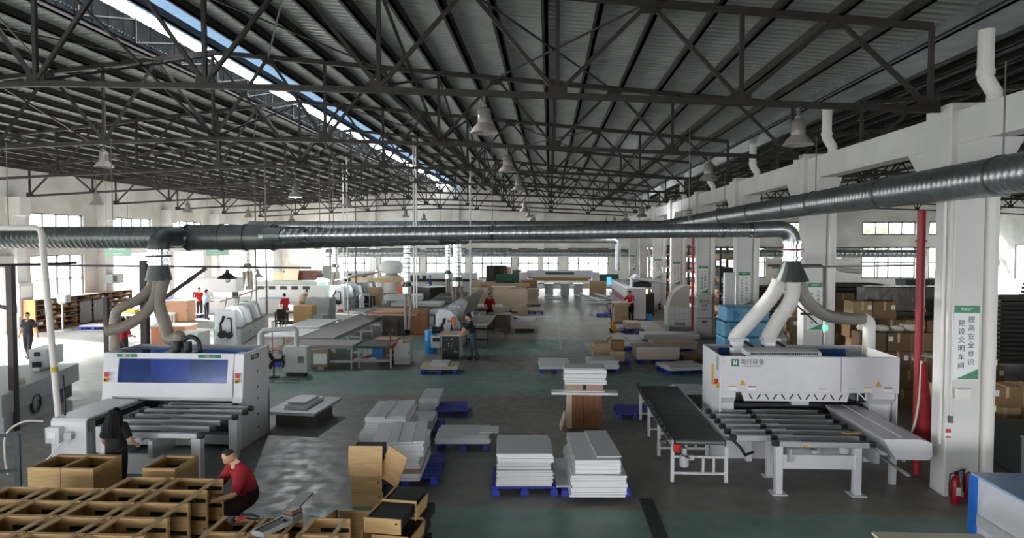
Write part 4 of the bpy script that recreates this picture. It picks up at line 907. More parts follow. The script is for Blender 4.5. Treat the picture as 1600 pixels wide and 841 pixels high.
# left front pair of stacks
c, rz, z, u, v = stack((584, 752), (656, 752), 1.6, [(3, .045, WB, 1, 1, 'white board'), (2, .04, CHIP, .98, 1, 'raw chipboard'), (6, .045, WB, 1, 1, 'white middle board')], 'left stack behind the oak drawers', pal=(1.2, 1.35, .1, .1))
st = stack((582, 716), (662, 714), 1.35, [(5, .045, WB, 1, 1, 'long white upper board')], 'left stack behind the oak drawers', zb_=.66, jit=.015); strips(st, .92, 1.35, (.3, .18, .26, .22), 'left stack behind the oak drawers')
stack((563, 703), (640, 703), 1.5, [(7, .05, WB, 1.05, 1, 'white board')], 'tall left stack farther away', pal=(1.25, 1.3, .1, 0))
st = stack((570, 677), (636, 677), 1.45, [(6, .05, WB, .97, 1, 'white upper board')], 'tall left stack farther away', zb_=.51); strips(st, .84, 1.45, (.2, .28, .16, .3), 'tall left stack farther away')
stack((640, 672), (676, 672), .95, [(4, .05, WB2, 1, 1, 'grey-white board')], 'low heap right of the tall left stack', pal=(.9, 1.0))
# flat right neighbour
c, rz, z, u, v = stack((680, 694), (766, 694), .85, [(4, .03, WB, 1, 1, 'white board'), (2, .03, WB2, .95, .95, 'grey-white board')], 'flat stack right of the left pair', pal=(1.1, .8))
p = c + u * .55; board(.4, .5, .02, WB, (p.x, p.y, z), rz, 'short white board jutting out right of the flat stack', None)
# small tray stack at the back with pallets
stack((655, 645), (685, 645), 1.2, [(7, .05, WB, 1, 1, 'narrow white board'), (1, .02, WB2, 1, 1, 'grey lid board')], 'narrow stack behind the left stacks', zb_=.01)
x, y = at(697, 648); pallet(x + .1, y + .3, .1, 'blue plastic pallet lying empty beside the narrow stack', .8, 1.1)
x, y = at(988, 648); pallet(x, y, .03, 'empty blue plastic pallet beside the roller conveyor', .85, .95)
# white boards on a low rest behind the blue-window machine
c, rz, z, u, v = stack((423, 648), (482, 650), 1.7, [(2, .03, WB2, 1.35, 1, 'large grey-white sheet'), (3, .03, WB, .6, .6, 'white board'), (2, .03, WB2, .5, .45, 'small top board')], 'sheets right of the blue-window machine', zb_=.32, jit=.05)
MB().box(c.x - .5, c.x + .5, c.y - .6, c.y + .6, 0, .31).one('low_trestle', STEEL2, 'low grey trestle under the sheets beside the blue-window machine', 'trestle')
# stack on a brown crate in the centre
a = Vector(at(886, 671)); b = Vector(at(940, 671))
t = T('wooden_crate', 'reddish brown wooden crate carrying the tall centre stack', 'crate', ((a.x + b.x) / 2, (a.y + b.y) / 2 + .35, 0))
w = (b - a).length
MB().box(-w / 2 + .12, w / 2, -.35, .35, .02, .82).build('crate_body', WALN, t, bevel=.005); MB().box(-w / 2, -w / 2 + .115, -.36, .36, .02, .82).build('side_board', BEI, t)
MB().box(-.03, -.02, -.352, -.349, .05, .8).build('door_gap', DARKM, t)
MB().cbox((-w / 2 - .1, -.3, .2), (.04, .5, .36), Matrix.Rotation(.3, 3, 'Y')).build('leaning_strip', BEI, t)
cx, cy = (a.x + b.x) / 2, (a.y + b.y) / 2 + .35
board(1.55, .35, .05, WB, (cx, cy - .25, .83), 0, 'wide white board laid across the brown crate', None)
board(.95, .7, .03, WB2, (cx, cy, .885), 0, 'grey-white sheet between the crate and its boxes', None)
for i, (o, l) in enumerate(((-.24, 'left'), (.24, 'right'))): MB().box(cx + o - .2, cx + o + .2, cy - .3, cy + .3, .918, 1.06).one('cardboard_box', mat('pink_cardboard', 'b39482', .8), 'flat pinkish box under the tall centre stack, %s one' % l, 'box')
for i in range(7): board(.98, .72, .045, WB, (cx + rnd.uniform(-.03, .03), cy + rnd.uniform(-.02, .02), 1.065 + i * .05), rnd.uniform(-.02, .02), 'white board, %s from the bottom of the tall centre crate stack' % NTH[i], 'boards of the tall centre stack')
board(.95, .7, .02, WB2, (cx, cy, 1.418), .01, 'grey top sheet of the tall centre stack', None)
# mid-distance stacks on the right of the aisle
stack((845, 577), (890, 577), 1.0, [(2, .05, WB, 1.1, 1, 'white board'), (3, .04, WB2, 1, .9, 'grey-white board')], 'small stack left of the tan boards', pal=(1.0, .9))
stack((920, 577), (967, 577), 1.1, [(3, .06, WB, 1, 1, 'white board'), (2, .05, WB2, 1, .9, 'grey-white board')], 'small white stack before the tan boards', pal=(1.1, 1.0))
stack((927, 560), (956, 560), 1.0, [(4, .08, TAN, 1, 1, 'tan board'), (3, .07, TAN, .85, .9, 'tan upper board')], 'tan stack in the right aisle', zb_=.16, pal=(1.0, .9))
stack((957, 565), (976, 565), .9, [(5, .07, TAN, 1, 1, 'olive tan board')], 'darker tan stack beside the tan one', pal=(.9, .9))
x, y = at(966, 546, .5); t = T('open_carton', 'open brown carton on the darker tan stack', 'carton', (x, y + .2, .51)); MB().box(-.22, .22, -.2, .2, 0, .3).build('carton_body', mat('brown_cardboard', '8f6c44', .85), t); MB().cbox((-.3, 0, .36), (.2, .4, .01), Matrix.Rotation(-.6, 3, 'Y')).cbox((.3, 0, .36), (.2, .4, .01), Matrix.Rotation(.6, 3, 'Y')).build('carton_flaps', mat('brown_cardboard', '8f6c44'), t)
stack((917, 543), (1004, 543), .9, [(1, .05, PNK, 1, 1, 'long pinkish board'), (1, .03, WB, 1.0, 1, 'long white board')], 'long low boards behind the tan stacks', zb_=.16, pal=(1.4, .9))
stack((995, 562), (1062, 562), 1.0, [(9, .05, PNK, 1, 1, 'pinkish board')], 'pinkish block stack', pal=(1.3, 1.0))
stack((985, 548), (1010, 548), 1.2, [(3, .05, WB2, 1.2, 1, 'grey-white board')], 'loose white boards between the pinkish stacks', zb_=.05, jit=.2)
stack((1022, 545), (1090, 545), 1.2, [(5, .05, PNK, 1, 1, 'pinkish board'), (1, .02, BEI, 1.05, 1, 'beige sheet')], 'flat pinkish stack behind the block stack', pal=(1.4, 1.0))
stack((1006, 530), (1094, 530), 1.1, [(3, .07, WB, 1, 1, 'long white board')], 'long white boards before the air cooler', zb_=.1)
stack((1046, 580), (1105, 578), 1.2, [(2, .05, WB2, 1, 1, 'grey-white board'), (1, .05, PNK, .8, .5, 'pinkish strip')], 'low stack left of the right machine', pal=(1.4, 1.0))
stack((1068, 565), (1104, 563), .9, [(4, .05, mat('brown_board', '7a5c42', .7), 1, 1, 'brown board')], 'brown boards behind the low stack', zb_=.02)
stack((1070, 617), (1104, 617), 1.1, [(1, .04, WB, 1.6, 1, 'white sheet'), (1, .04, WB2, 1.3, .8, 'grey sheet')], 'sheets beside the roller conveyor', zb_=.45)
x, y = at(1087, 617, .45); MB().box(x - .3, x + .45, y + .1, y + .9, 0, .445).one('low_trestle', STEEL2, 'low trestle under the sheets beside the roller conveyor', 'trestle')
# pallet in front of the man in black
stack((656, 578), (715, 578), .9, [(2, .06, BEI, 1, 1, 'pale board'), (2, .03, WB2, .48, 1, 'grey-white board')], 'pallet stack before the man in black', pal=(1.2, .9), jit=.015)
# foreground tile scraps
MB().cbox((-.3, 15.5, .004), (.05, .04, .008)).one('wood_scrap', WB, 'tiny white wood scrap lying alone on the open floor', 'scrap')
# ================================================================ foreground: oak cabinet carcasses, drawers, tools
OAKI = mat('oak_inside', 'c4a070', .55, col2='b08c58', scale=4, stretch=(14, 1, 1)); SLIDE = mat('slide_black', '1c1c1e', .4, .3); INNER = mat('black_liner', '0f0f10', .7)
def carcass(w=.74, d=.49, h=.85):
    t = T('cabinet_carcass', '', 'cabinet')
    for y in (0, d - .02): 
        sp = MB().box(0, w, y, y + .018, 0, h).build('side_panel', OAK, t)
        for z in (.16, .42, .68):
            sl = MB().box(.2, w - .02, y + (.018 if y == 0 else -.012), y + (.03 if y == 0 else 0), z, z + .055).build('drawer_slide', SLIDE, sp)
            if y > 0: MB().box(.42, .58, y - .014, y - .012, z + .018, z + .038).build('slide_track', STEEL2, sl)
    MB().box(0, .018, .02, d - .022, 0.02, h - .01).build('back_panel', OAKI, t); MB().box(0.02, w, .02, d - .022, .02, .038).build('bottom_panel', OAKI, t)
    MB().box(w - .14, w - .07, .02, d - .022, h - .02, h).build('front_rail', OAK, t); MB().box(.02, .1, .02, d - .022, h - .02, h).build('back_rail', OAK, t)
    for z in (.3, .72): MB().cyl((w - .04, d - .022, z), (w - .04, d - .03, z), .012, 8).build('cam_fitting', BLACK, t)
    return t
CA = carcass(); first = True
def place_carc(x, y, lab, sx=1, sy=1):
    global first
    if first:
        first = False; CA.location = (x, y, 0); CA['label'] = lab; CA['group'] = 'open oak cabinet carcasses'; CA.scale = (sx, sy, 1); return
    clone(CA, (x, y, 0), 0, lab, 'open oak cabinet carcasses', (sx, sy, 1))
for r, (yf, n) in enumerate(((9.89, 2), (9.40, 4), (8.90, 4), (8.39, 4), (7.88, 3))):
    for c in range(n):
        place_carc(-4.88 - .74 - c * .76, yf - .49, 'open oak carcass in the left block, %s row, %s from the right' % (['back', 'second', 'third', 'fourth', 'nearest'][r], ['first', 'second', 'third', 'fourth'][c]))
for r, yf in enumerate((8.52, 8.02)):
    for c, x in enumerate((-4.22, -3.68, -3.06)):
        place_carc(x, yf - .49, 'narrow oak carcass right of the left block, %s row, %s from the left' % (('back', 'front')[r], ('first', 'second', 'third')[c]), .7)
# finished cabinets with black drawers inside
def finished(x, y, lab):
    t = T('base_cabinet', lab, 'cabinet', (x, y, 0), group='closed oak cabinets'); w, d, h = .53, .72, .85
    for a in (0, w - .018): MB().box(a, a + .018, .02, d, 0, h).build('side_panel', OAK, t)
    MB().box(0, w, 0, .018, 0, h).build('front_panel', OAK, t); MB().box(.02, w - .02, d - .018, d, 0, h).build('back_panel', OAKI, t); MB().box(.02, w - .02, d - .1, d - .02, h - .02, h).build('top_rail', OAK, t); MB().box(.02, w - .02, .02, .05, h - .02, h).build('top_rail', OAK, t)
    MB().box(.02, w - .02, .02, d - .02, .02, .68).build('black_drawer', INNER, t)
finished(-8.2, 10.2, 'closed oak cabinet in front of the woman, left of the pair'); finished(-7.66, 10.2, 'closed oak cabinet in front of the woman, right of the pair'); finished(-6.38, 10.27, 'single closed oak cabinet beside the man in red')
# drawers with black boxes
def drawer(x, y, z, rz, lab, w=.5, d=.62, h=.2, tilt=0, grp='oak drawers with black boxes', front=True):
    t = T('drawer', lab, 'drawer', (x, y, z), rz, group=grp)
    MB().box(-w / 2 + .02, w / 2 - .02, .02, d, .03, h - .03).build('drawer_box', INNER, t)
    if front: MB().box(-w / 2, w / 2, 0, .018, 0, h).build('drawer_front', OAK, t)
    MB().box(-w / 2, -w / 2 + .016, .02, d, .0, h - .01).build('side_board', OAK, t)
    MB().cyl((w / 2 - .06, -.012, h * .7), (w / 2 - .06, 0, h * .7), .014, 8).build('lock', BLACK, t)
    return t
ang = -.12
for lv in range(4):
    for k in range(2):
        drawer(-2.08 + .02 * lv * (-1) ** lv + k * .08, 8.5 + k * .63 + .02 * lv, lv * .215, ang, 'black drawer with oak front, %s layer, %s of the right drawer pile' % (['bottom', 'second', 'third', 'top'][lv], ['front', 'rear'][k]))
for i, (x, y, z, w) in enumerate(((-1.77, 8.62, .42, .22), (-1.76, 8.5, .2, .2), (-1.78, 9.3, .62, .2))):
    o = MB().cbox((0, 0, .1), (.018, 1.0 if i < 2 else .5, .2)).one('drawer_front_board', OAK, 'loose oak drawer front leaning on the right drawer pile, %s one' % ['middle', 'lowest', 'highest'][i], 'board', 'loose drawer fronts'); o.location = (x, y, z); o.rotation_euler = (0, .12, ang)
# tower of drawers standing behind
tx, ty = -3.02, 11.0
for lv in range(4):
    drawer(tx + .01 * (-1) ** lv, ty + .06, lv * .245, .04, 'oak drawer in the standing tower, %s from the floor' % ['first', 'second', 'third', 'fourth'][lv], w=.52, d=.5, h=.24, grp='oak drawer tower')
o = MB().cbox((0, 0, .24), (.56, .02, .48)).one('drawer_front_board', OAK, 'oak panel leaning on the front of the drawer tower', 'board', 'loose drawer fronts'); o.location = (tx - .01, ty + .0, .55); o.rotation_euler = (-.1, 0, .04)
o = MB().cbox((0, 0, .28), (.42, .02, .56)).one('drawer_front_board', OAK, 'tilted oak panel leaning at the right of the drawer tower', 'board', 'loose drawer fronts'); o.location = (tx + .36, ty + .03, .44); o.rotation_euler = (-.1, .35, -.5)
# open box of three loose boards between tower and pile
t = T('half_built_box', 'half-built oak box of loose boards left of the drawer pile', 'box', (-2.8, 9.3, 0), world=True)
MB().cbox((-3.12, 9.25, .28), (.02, .6, .56), Matrix.Rotation(-.2, 3, 'Z')).build('side_board', OAK, t); MB().box(-3.0, -2.5, 9.5, 9.52, .0, .56).build('back_board', OAK, t); MB().cbox((-2.47, 9.2, .26), (.02, .6, .52), Matrix.Rotation(-.1, 3, 'Z')).build('side_board', OAK, t); MB().cyl((-3.03, 9.5, 0), (-3.03, 9.5, .57), .014, 8).build('corner_trim', STEEL2, t)
# cordless drill, level box and tape
x, y = at(392, 812, .87); t = T('cordless_drill', 'black cordless drill lying on the narrow oak carcasses', 'drill', (x, y, .855), -.2)
MB().tube([(-.14, 0, .05), (-.02, 0, .055), (.05, 0, .05), (.12, 0, .05)], .03, 10, radii=[.028, .04, .036, .02]).build('body', BLACK, t, smooth=True); MB().tube([(-.05, 0, .05), (-.1, -.06, .045), (-.16, -.1, .04)], .024, 8).build('grip', REDP, t, smooth=True); MB().cbox((-.2, -.12, .04), (.1, .07, .07)).build('battery', BLACK, t, bevel=.01); MB().cyl((.12, 0, .05), (.18, 0, .05), .012, 8).build('chuck', STEEL2, t)
x, y = at(433, 822, .87); t = T('aluminium_tray', 'long aluminium edged tray lying on the narrow oak carcasses', 'tray', (x, y, .855), -.42)
MB().box(-.09, .09, -.3, .3, 0, .05).build('tray_body', DARKM, t); MB().box(-.1, -.09, -.3, .3, 0, .06).box(.09, .1, -.3, .3, 0, .06).box(-.1, .1, -.31, -.3, 0, .06).build('tray_edge', ALUP, t)
x, y = at(458, 812, .87); t = T('sander_block', 'brown and silver sanding block on the aluminium tray end', 'tool', (x, y, .855), -.4)
MB().box(-.08, .08, -.1, .1, 0, .1).build('base', STEEL2, t, bevel=.015); MB().box(-.075, .075, -.1, .1, .1, .15).build('brown_top', mat('brown_bakelite', '6b4a38', .4), t, bevel=.02)
# blue and white crate-like machine corner at the right edge
t = T('blue_framed_machine', 'white machine with bright blue corner post and pale blue top at the right edge', 'machine', (7.2, 9, 0), world=True)
bm = mat('bright_blue', '1f6fd0', .4); bx = 6.17
MB().box(bx, bx + .13, 10.13, 10.27, 0, 1.0).build('corner_post', bm, t, bevel=.006)
MB().box(bx + .02, bx + 2.2, 7.2, 10.25, 1.0, 1.03).build('top_sheet', mat('pale_blue_film', '9db4da', .35), t)
MB().prism([(10.13, 1.0), (10.13, .0), (7.2, 0), (7.2, 1.0)], 'x', bx + .35, bx + 2.2).build('body', MW, t)
MB().prism([(bx + .06, .45), (bx + .06, .6), (bx + .34, .98), (bx + .36, .98), (bx + .36, .45)], 'y', 7.2, 10.1).build('sloped_skirt', MW, t, bevel=.005)
MB().box(bx + .05, bx + .35, 10.02, 10.13, .12, 1.0).build('end_plate', MW, t); MB().box(bx + .02, bx + .1, 7.2, 10.1, .3, .46).build('lower_rail', MWL, t)
for y in (9.6, 8.4): MB().box(bx + .12, bx + .2, y, y + .08, 0, .3).build('leg', STEEL2, t)
# cream board on a trestle at the bottom edge
x0, y0 = at(1362, 831, .75); x1, y1 = at(1524, 838, .75)
MB().box(x0, x1 + .1, y0 - 1.3, y0, .72, .75).one('cream_board', mat('cream_board', 'e6dcc6', .5), 'cream board lying on a trestle at the bottom right edge', 'board')
t = T('trestle', 'wooden trestle under the cream board at the bottom right', 'trestle', ((x0 + x1) / 2, y0 - .7, 0), world=True)
MB().box(x0 + .2, x1 - .1, y0 - .75, y0 - .67, .64, .715).build('top_beam', OAK, t)
for x in (x0 + .25, x1 - .15):
    for dy in (-.3, .3): MB().bar((x, y0 - .71, .68), (x, y0 - .71 + dy, 0.0), .05).build('leg', OAK, t)
# ================================================================ middle and far machines, benches
GREENISH = mat('machine_greenish', 'a9b5b2', .45, var=.06); PANELW = mat('hood_white', 'dfe3e8', .35); WOODP = mat('pale_wood', 'cfae86', .6, var=.1); GRN2 = mat('machine_green', '1e5a48', .5); GOLD = mat('brass_front', '9a7a34', .45, .2)
BELT = mat('belt_grey', '8d8a87', .6); RUST = mat('pinkish_wood', 'b98e78', .65, var=.1); CARD = mat('cardboard', 'a9845a', .85, var=.12, scale=2); CARDD = mat('cardboard_dark', '8a6a48', .85, var=.15, scale=2); DKP = mat('dark_panel', '37322e', .6, var=.2); OLIVE = mat('olive_panel', '4f463b', .7, var=.2)
STRIP = mat('work_light', 'f4f8ff', .3, emit=12.0)
def table(name, lab, cat, loc, rz, w, d, h, mtop, mleg, th=.05, leg=.06, group=None, shelf=False):
    t = T(name, lab, cat, loc, rz, group)
    MB().box(-w / 2, w / 2, -d / 2, d / 2, h - th, h).build('table_top', mtop, t)
    for x in (-w / 2 + leg, w / 2 - leg):
        for y in (-d / 2 + leg, d / 2 - leg): MB().box(x - leg / 2, x + leg / 2, y - leg / 2, y + leg / 2, 0, h - th).build('leg', mleg, t)
    for y in (-d / 2 + leg, d / 2 - leg): MB().box(-w / 2 + leg, w / 2 - leg, y - leg / 3, y + leg / 3, .22, .3).build('stretcher', mleg, t)
    if shelf: MB().box(-w / 2 + leg, w / 2 - leg, -d / 2 + leg, d / 2 - leg, .3, .32).build('shelf', mtop, t)
    return t
def cabinet(lab, loc, w, d, h, m, rz=0, top=None, doors=2, casters=False, group=None, name='cabinet', cat='cabinet'):
    t = T(name, lab, cat, loc, rz, group); z0 = .1 if casters else .02
    MB().box(-w / 2, w / 2, -d / 2 + .02, d / 2, z0, h).build('carcase', m, t, bevel=.006)
    for i in range(doors):
        a = -w / 2 + i * w / doors + .01; b = -w / 2 + (i + 1) * w / doors - .01
        dr = MB().box(a, b, -d / 2, -d / 2 + .02, z0 + .03, h - .03).build('door', m, t); MB().box(b - .05, b - .03, -d / 2 - .02, -d / 2, h * .5, h * .5 + .12).build('handle', STEEL2, dr)
    if top: MB().box(-w / 2 - .04, w / 2 + .04, -d / 2 - .04, d / 2 + .04, h, h + .03).build('top_board', top, t)
    if casters:
        for x in (-w / 2 + .08, w / 2 - .08):
            for y in (-d / 2 + .08, d / 2 - .08): MB().cyl((x - .02, y, .05), (x + .02, y, .05), .05, 10).build('caster', BLACK, t)
    return t
def bander(lab, loc, rz, L, H_=1.35, fins=5, m=GREENISH, canopy=True, lit=False, canopy_m=BELT, bw=.9):
    """edge banding machine, near end at local y=0, open side towards +x"""
    t = T('edge_bander', lab, 'machine', loc, rz)
    b = MB().box(-bw / 2, bw / 2, .35, L, 0.05, .72).build('base_cabinet', m, t, bevel=.015)
    n = max(2, int(L / 1.2))
    for i in range(n):
        y0 = .4 + i * (L - .45) / n; dr = MB().box(bw / 2, bw / 2 + .012, y0, y0 + (L - .45) / n - .04, .12, .68).build('base_door', m, t); MB().box(bw / 2 + .012, bw / 2 + .03, y0 + .4, y0 + .52, .42, .46).build('handle', BLACK, dr)
    MB().prism([(-bw / 2 + .05, 0), (bw / 2 - .15, 0), (bw / 2 - .22, H_ + .05), (bw / 2 - .4, H_ + .2), (-bw / 2 + .1, H_ + .2)], 'y', .3, .42).build('end_housing', PANELW, t, bevel=.03)
    MB().cyl((-.15, .02, .55), (-.15, .3, .55), .16, 14).cyl((.12, .05, .5), (.12, .3, .5), .13, 14).build('drive_motor', BLACK, t, smooth=True)
    MB().tube([(-.2, .1, .7), (-.22, .1, 1.0), (-.12, .12, 1.15), (-.1, .2, 1.3)], .06, 10).build('motor_arm', BLACK, t, smooth=True)
    MB().bar((.2, .28, .45), (.17, .28, 1.2), .05).bar((.17, .28, 1.2), (.02, .28, 1.2), .05).build('frame_slot', BLACK, t)
    for i in range(fins):
        y = .7 + i * (L - 1.2) / fins; wd = (L - 1.2) / fins
        MB().prism([(-bw / 2 + .1, .74), (bw / 2 - .05, .74), (bw / 2 - .2, H_ - .05), (bw / 2 - .35, H_ + .1), (-bw / 2 + .1, H_ + .1)], 'y', y, y + wd * (.55 if i % 2 == 0 else .12)).build('guard_panel', PANELW if i % 2 == 0 else m, t, bevel=.02)
        MB().cyl((.1, y + wd * .75, .74), (.1, y + wd * .75, 1.1), .09, 10).box(-.05, .2, y + wd * .6, y + wd * .9, 1.0, 1.15).build('tool_unit', DARKM if i % 2 else STEEL2, t)
    MB().box(-bw / 2, -bw / 2 + .1, .42, L, .72, H_ + .05).build('back_plate', m, t)
    MB().box(bw / 2 - .25, bw / 2, .4, L, .72, .77).build('track', STEEL2, t)
    if lit: MB().box(-.2, .1, .75, 1.9, H_ + .11, H_ + .14).build('light_strip', STRIP, t)
    if canopy:
        MB().cbox((.1, L * .55, H_ + .62), (.9, L * .95, .05), Matrix.Rotation(-.32, 3, 'Y')).build('canopy', canopy_m, t)
        for y in (.8, L * .5, L - .5): MB().bar((-.2, y, H_ + .1), (-.1, y, H_ + .65), .04).build('strut', STEEL2, t)
    return t
# electrical cabinet with overhead arm
x0, y0 = at(441, 588); x1, _ = at(483, 588)
t = T('control_cabinet', 'white electrical control cabinet hung on an arm behind the left machine', 'control cabinet', ((x0 + x1) / 2, y0, 0)); w = x1 - x0 - .08
MB().box(-w / 2, w / 2, -.02, .35, .12, .98).build('housing', GRY2, t, bevel=.012); dr = MB().box(-w / 2 + .1, w / 2 - .02, -.035, -.02, .14, .95).build('door', GRY2, t, bevel=.005); MB().box(.1, .3, -.045, -.035, .45, .66).build('vent_grille', STEEL2, dr); MB().cyl((-.25, -.05, .85), (-.25, -.035, .85), .02, 8).build('lock', BLACK, dr)
MB().tube([(-w / 2 + .02, -.06, .7), (-w / 2 - .02, -.08, .6), (-w / 2 + .03, -.06, .45), (-w / 2, -.06, .3)], .04, 8).build('switch_lever', BLACK, t)
MB().tube([(0, .15, .98), (0, .15, 1.5), (-.06, .15, 1.56), (-1.1, .15, 1.5), (-1.2, .15, 1.42), (-1.2, .15, 1.1)], .08, 12).build('cable_arm', GRY2, t, smooth=True); MB().cyl((-1.2, .15, 0), (-1.2, .15, 1.4), .11, 12).build('arm_post', GRY2, t); MB().box(-.3, .3, .0, .3, 0, .12).build('plinth', DARKM, t)
# belt tables of the outfeed line
table('belt_table', 'front grey belt table behind the white control cabinet', 'table', (-8.05, 23.95, 0), .01, 2.5, 1.5, .82, BELT, ALUP, th=.1, shelf=True)
t = table('belt_table', 'low dark belt table with a red end right of the front belt table', 'table', (-6.1, 24.1, 0), .01, 1.25, 1.3, .78, mat('dark_belt', '4f504f', .6), ALUP, th=.08)
MB().box(.5, .63, -.65, .65, .7, .82).build('red_end_roller', REDP, t); MB().bar((-.5, -.3, .3), (.5, .2, .45), .06).build('red_stay', REDP, t); MB().box(-.2, .2, -.2, .2, .3, .6).build('blue_bin', mat('bin_blue', '2f86c8', .5), t)
t = T('belt_conveyor', 'long grey belt conveyor running away in the middle of the hall', 'conveyor', (-8.8, 30.2, 0)); 
MB().box(-.65, .65, -5, 5.2, .74, .8).build('belt', BELT, t); MB().box(-.7, -.65, -5, 5.2, .66, .82).box(.65, .7, -5, 5.2, .66, .82).build('side_rail', ALUP, t)
for i in range(6):
    y = -4.6 + i * 1.85
    for x in (-.6, .6): MB().box(x - .04, x + .04, y - .04, y + .04, 0, .7).build('leg', ALUP, t)
    MB().box(-.6, .6, y - .03, y + .03, .25, .31).build('cross_tie', ALUP, t)
for i, (x, y, r) in enumerate(((-9.2, 33.5, .5), (-8.8, 34.0, .4), (-8.5, 34.4, .45))): board(.12, 1.2, .03, WB, (x, y, .82 + .001 * i), r, 'loose white strip on the belt conveyor, %s' % ['left one', 'middle one', 'right one'][i], 'white strips on the belt conveyor')
for i, (x, y, w, d, l) in enumerate(((-10.4, 27.0, 1.6, 2.2, 'near'), (-10.6, 30.3, 1.5, 3.0, 'far'))):
    table('side_table', 'white topped side table left of the belt conveyor, %s one' % l, 'table', (x, y, 0), 0, w, d, .78, WB, RUST)
x0, y0 = at(499, 579); t = T('carton', 'brown carton with a white paper sheet beside the front belt table', 'carton', (x0, y0 + .2, 0), .05); MB().box(-.28, .28, -.2, .2, .12, .72).build('carton_body', mat('grey_cardboard', 'a08d7c', .85), t); MB().box(-.2, .24, -.206, -.2, .22, .58).build('paper_sheet', SGN, t); MB().box(-.1, .1, -.1, .1, 0, .12).build('carton_foot', BEI, t)
# small white cabinet with tan offcuts, pole stand
cabinet('small white cabinet with tan offcuts beside the pole stand', (at(628, 571)[0], at(628, 571)[1] + .25, 0), .58, .5, .78, GRY2, doors=1)
x, y = at(628, 571)
for i, dx in enumerate((-.05, .12, .16)): MB().cbox((0, 0, .05), (.16, .2, .1), Matrix.Rotation(.4 * i, 3, 'Z')).one('wood_offcut', WOODP, 'tan wood offcut on the small white cabinet, %s' % ['left one', 'middle one', 'right one'][i], 'offcut', 'tan offcuts').location = (x + dx, y + .18 + .11 * i, .79)
x, y = at(610, 566); t = T('pole_stand', 'black pole stand with a small head left of the small cabinet', 'stand', (x, y, 0)); MB().lathe([(.22, 0), (.22, .03), (.025, .05), (.022, 1.12)], n=14).build('pole', BLACK, t, smooth=True); MB().cbox((0, 0, 1.15), (.3, .16, .1)).build('head', BLACK, t, bevel=.03); MB().cyl((.1, -.1, 1.15), (.1, -.08, 1.15), .04, 10).build('lens', STEEL2, t)
cabinet('pinkish wooden box cabinet behind the pole stand', (-6.05, 25.2, 0), .75, .6, .78, RUST, doors=1, top=RUST)
# planing bench with pink boards, brown cabinet, red cone
t = T('planing_bench', 'dark planing bench piled with pinkish boards under the foil drop duct', 'bench', (-7.3, 32.2, 0)); MB().box(-.55, .55, -.5, .6, 0, .95).build('dark_body', DKP, t); MB().prism([(-.15, 0), (.2, 0), (.2, .7), (.1, .85), (-.1, .85), (-.15, .7)], 'y', -.56, -.5).build('front_door', OLIVE, t); MB().box(-1.3, 1.1, -.5, .7, .95, 1.03).build('bench_top', RUST, t)
for i in range(4): board(1.9 - .12 * i, .5, .05, [RUST, BEI, RUST, WOODP][i], (-7.4 + rnd.uniform(-.2, .2), 32.2 + rnd.uniform(-.1, .1), 1.035 + .052 * i), rnd.uniform(-.15, .15), 'pinkish board on the dark planing bench, %s up' % NTH[i], 'boards on the planing bench')
t = T('roller_machine', 'grey steel machine frame with rollers behind the planing bench', 'machine', (-7.3, 36.9, 0)); MB().box(-1.9, 1.4, -.9, .9, .82, .95).build('bed_plate', STEEL2, t)
for x in (-1.7, 0, 1.2):
    for y in (-.7, .7): MB().box(x - .07, x + .07, y - .07, y + .07, 0, .82).build('leg', STEEL2, t)
MB().box(-1.6, -.6, -.7, .7, .5, .62).box(.2, 1.3, -.7, .7, .45, .6).build('under_tray', GRY, t); MB().box(-1.2, 1.5, -.6, .9, .96, 1.12).build('white_sheet', GRY2, t)
cabinet('brown double-door cabinet open at its side in the middle of the hall', (-6.15, 32.3, 0), .78, .6, 1.22, mat('brown_door', '93683f', .55, var=.1), doors=2)
t = T('traffic_cone_lid', 'small red conical lid on the floor before the brown cabinet', 'cone', (at(654, 523)[0], at(654, 523)[1], 0)); MB().lathe([(.28, 0), (.28, .03), (.2, .05), (.06, .18), (.02, .19)], n=16).build('cone', mat('cone_red', 'b0202e', .5), t, smooth=True); MB().lathe([(.03, .19), (.03, .23)], n=8).build('knob', BLACK, t)
x, y = at(532, 487); MB().lathe([(.2, 0), (.2, .08), (.1, .12), (.0, .13)], n=12).one('floor_cone', mat('cone_red', 'b0202e'), 'small red lid on the floor by the bright edge bander', 'lid').location = (x, y, 0)
# edge bander worked by the man in black
t = bander('edge banding machine worked by the man in black T-shirt', (-4.15, 27.3, 0), 0, 8.5, 1.45, fins=6, m=GRY2, canopy=False, bw=1.0)
MB().prism([(.3, 1.0), (.36, .95), (.75, 1.9), (.6, 2.0)], 'y', 1.2, 8.0).build('long_cover', mat('cover_grey', '8e8b85', .5), t)
MB().box(.2, .34, .1, .3, 1.05, 1.35).build('orange_guard', mat('orange_plastic', 'e07a30', .4), t)
x, y = at(672, 553); t = T('blue_bin', 'bright blue drum beside the white edge bander hood', 'drum', (x, y + .2, 0)); MB().lathe([(.22, 0), (.24, .05), (.24, .85), (.22, .92)], n=16).build('drum', mat('drum_blue', '1f8fd6', .4), t, smooth=True); MB().lathe([(.245, .5), (.25, .53), (.245, .56)], n=16).build('rib', mat('drum_blue', '1f8fd6'), t)
x, y = at(681, 554); t = T('glue_unit', 'small grey glue unit between the blue drum and the table', 'machine', (x, y + .2, 0)); MB().box(-.2, .2, -.2, .2, .25, .75).build('tank', MWL, t, bevel=.03); MB().box(-.12, .16, -.22, -.2, .5, .65).build('panel', DARKM, t); MB().bar((-.2, 0, .02), (.2, .1, .25), .05).bar((.2, 0, 0), (.15, 0, .3), .05).build('foot', STEEL2, t); MB().cyl((-.15, -.1, .95), (.3, -.1, .95), .13, 14).build('black_roll', BLACK, t)
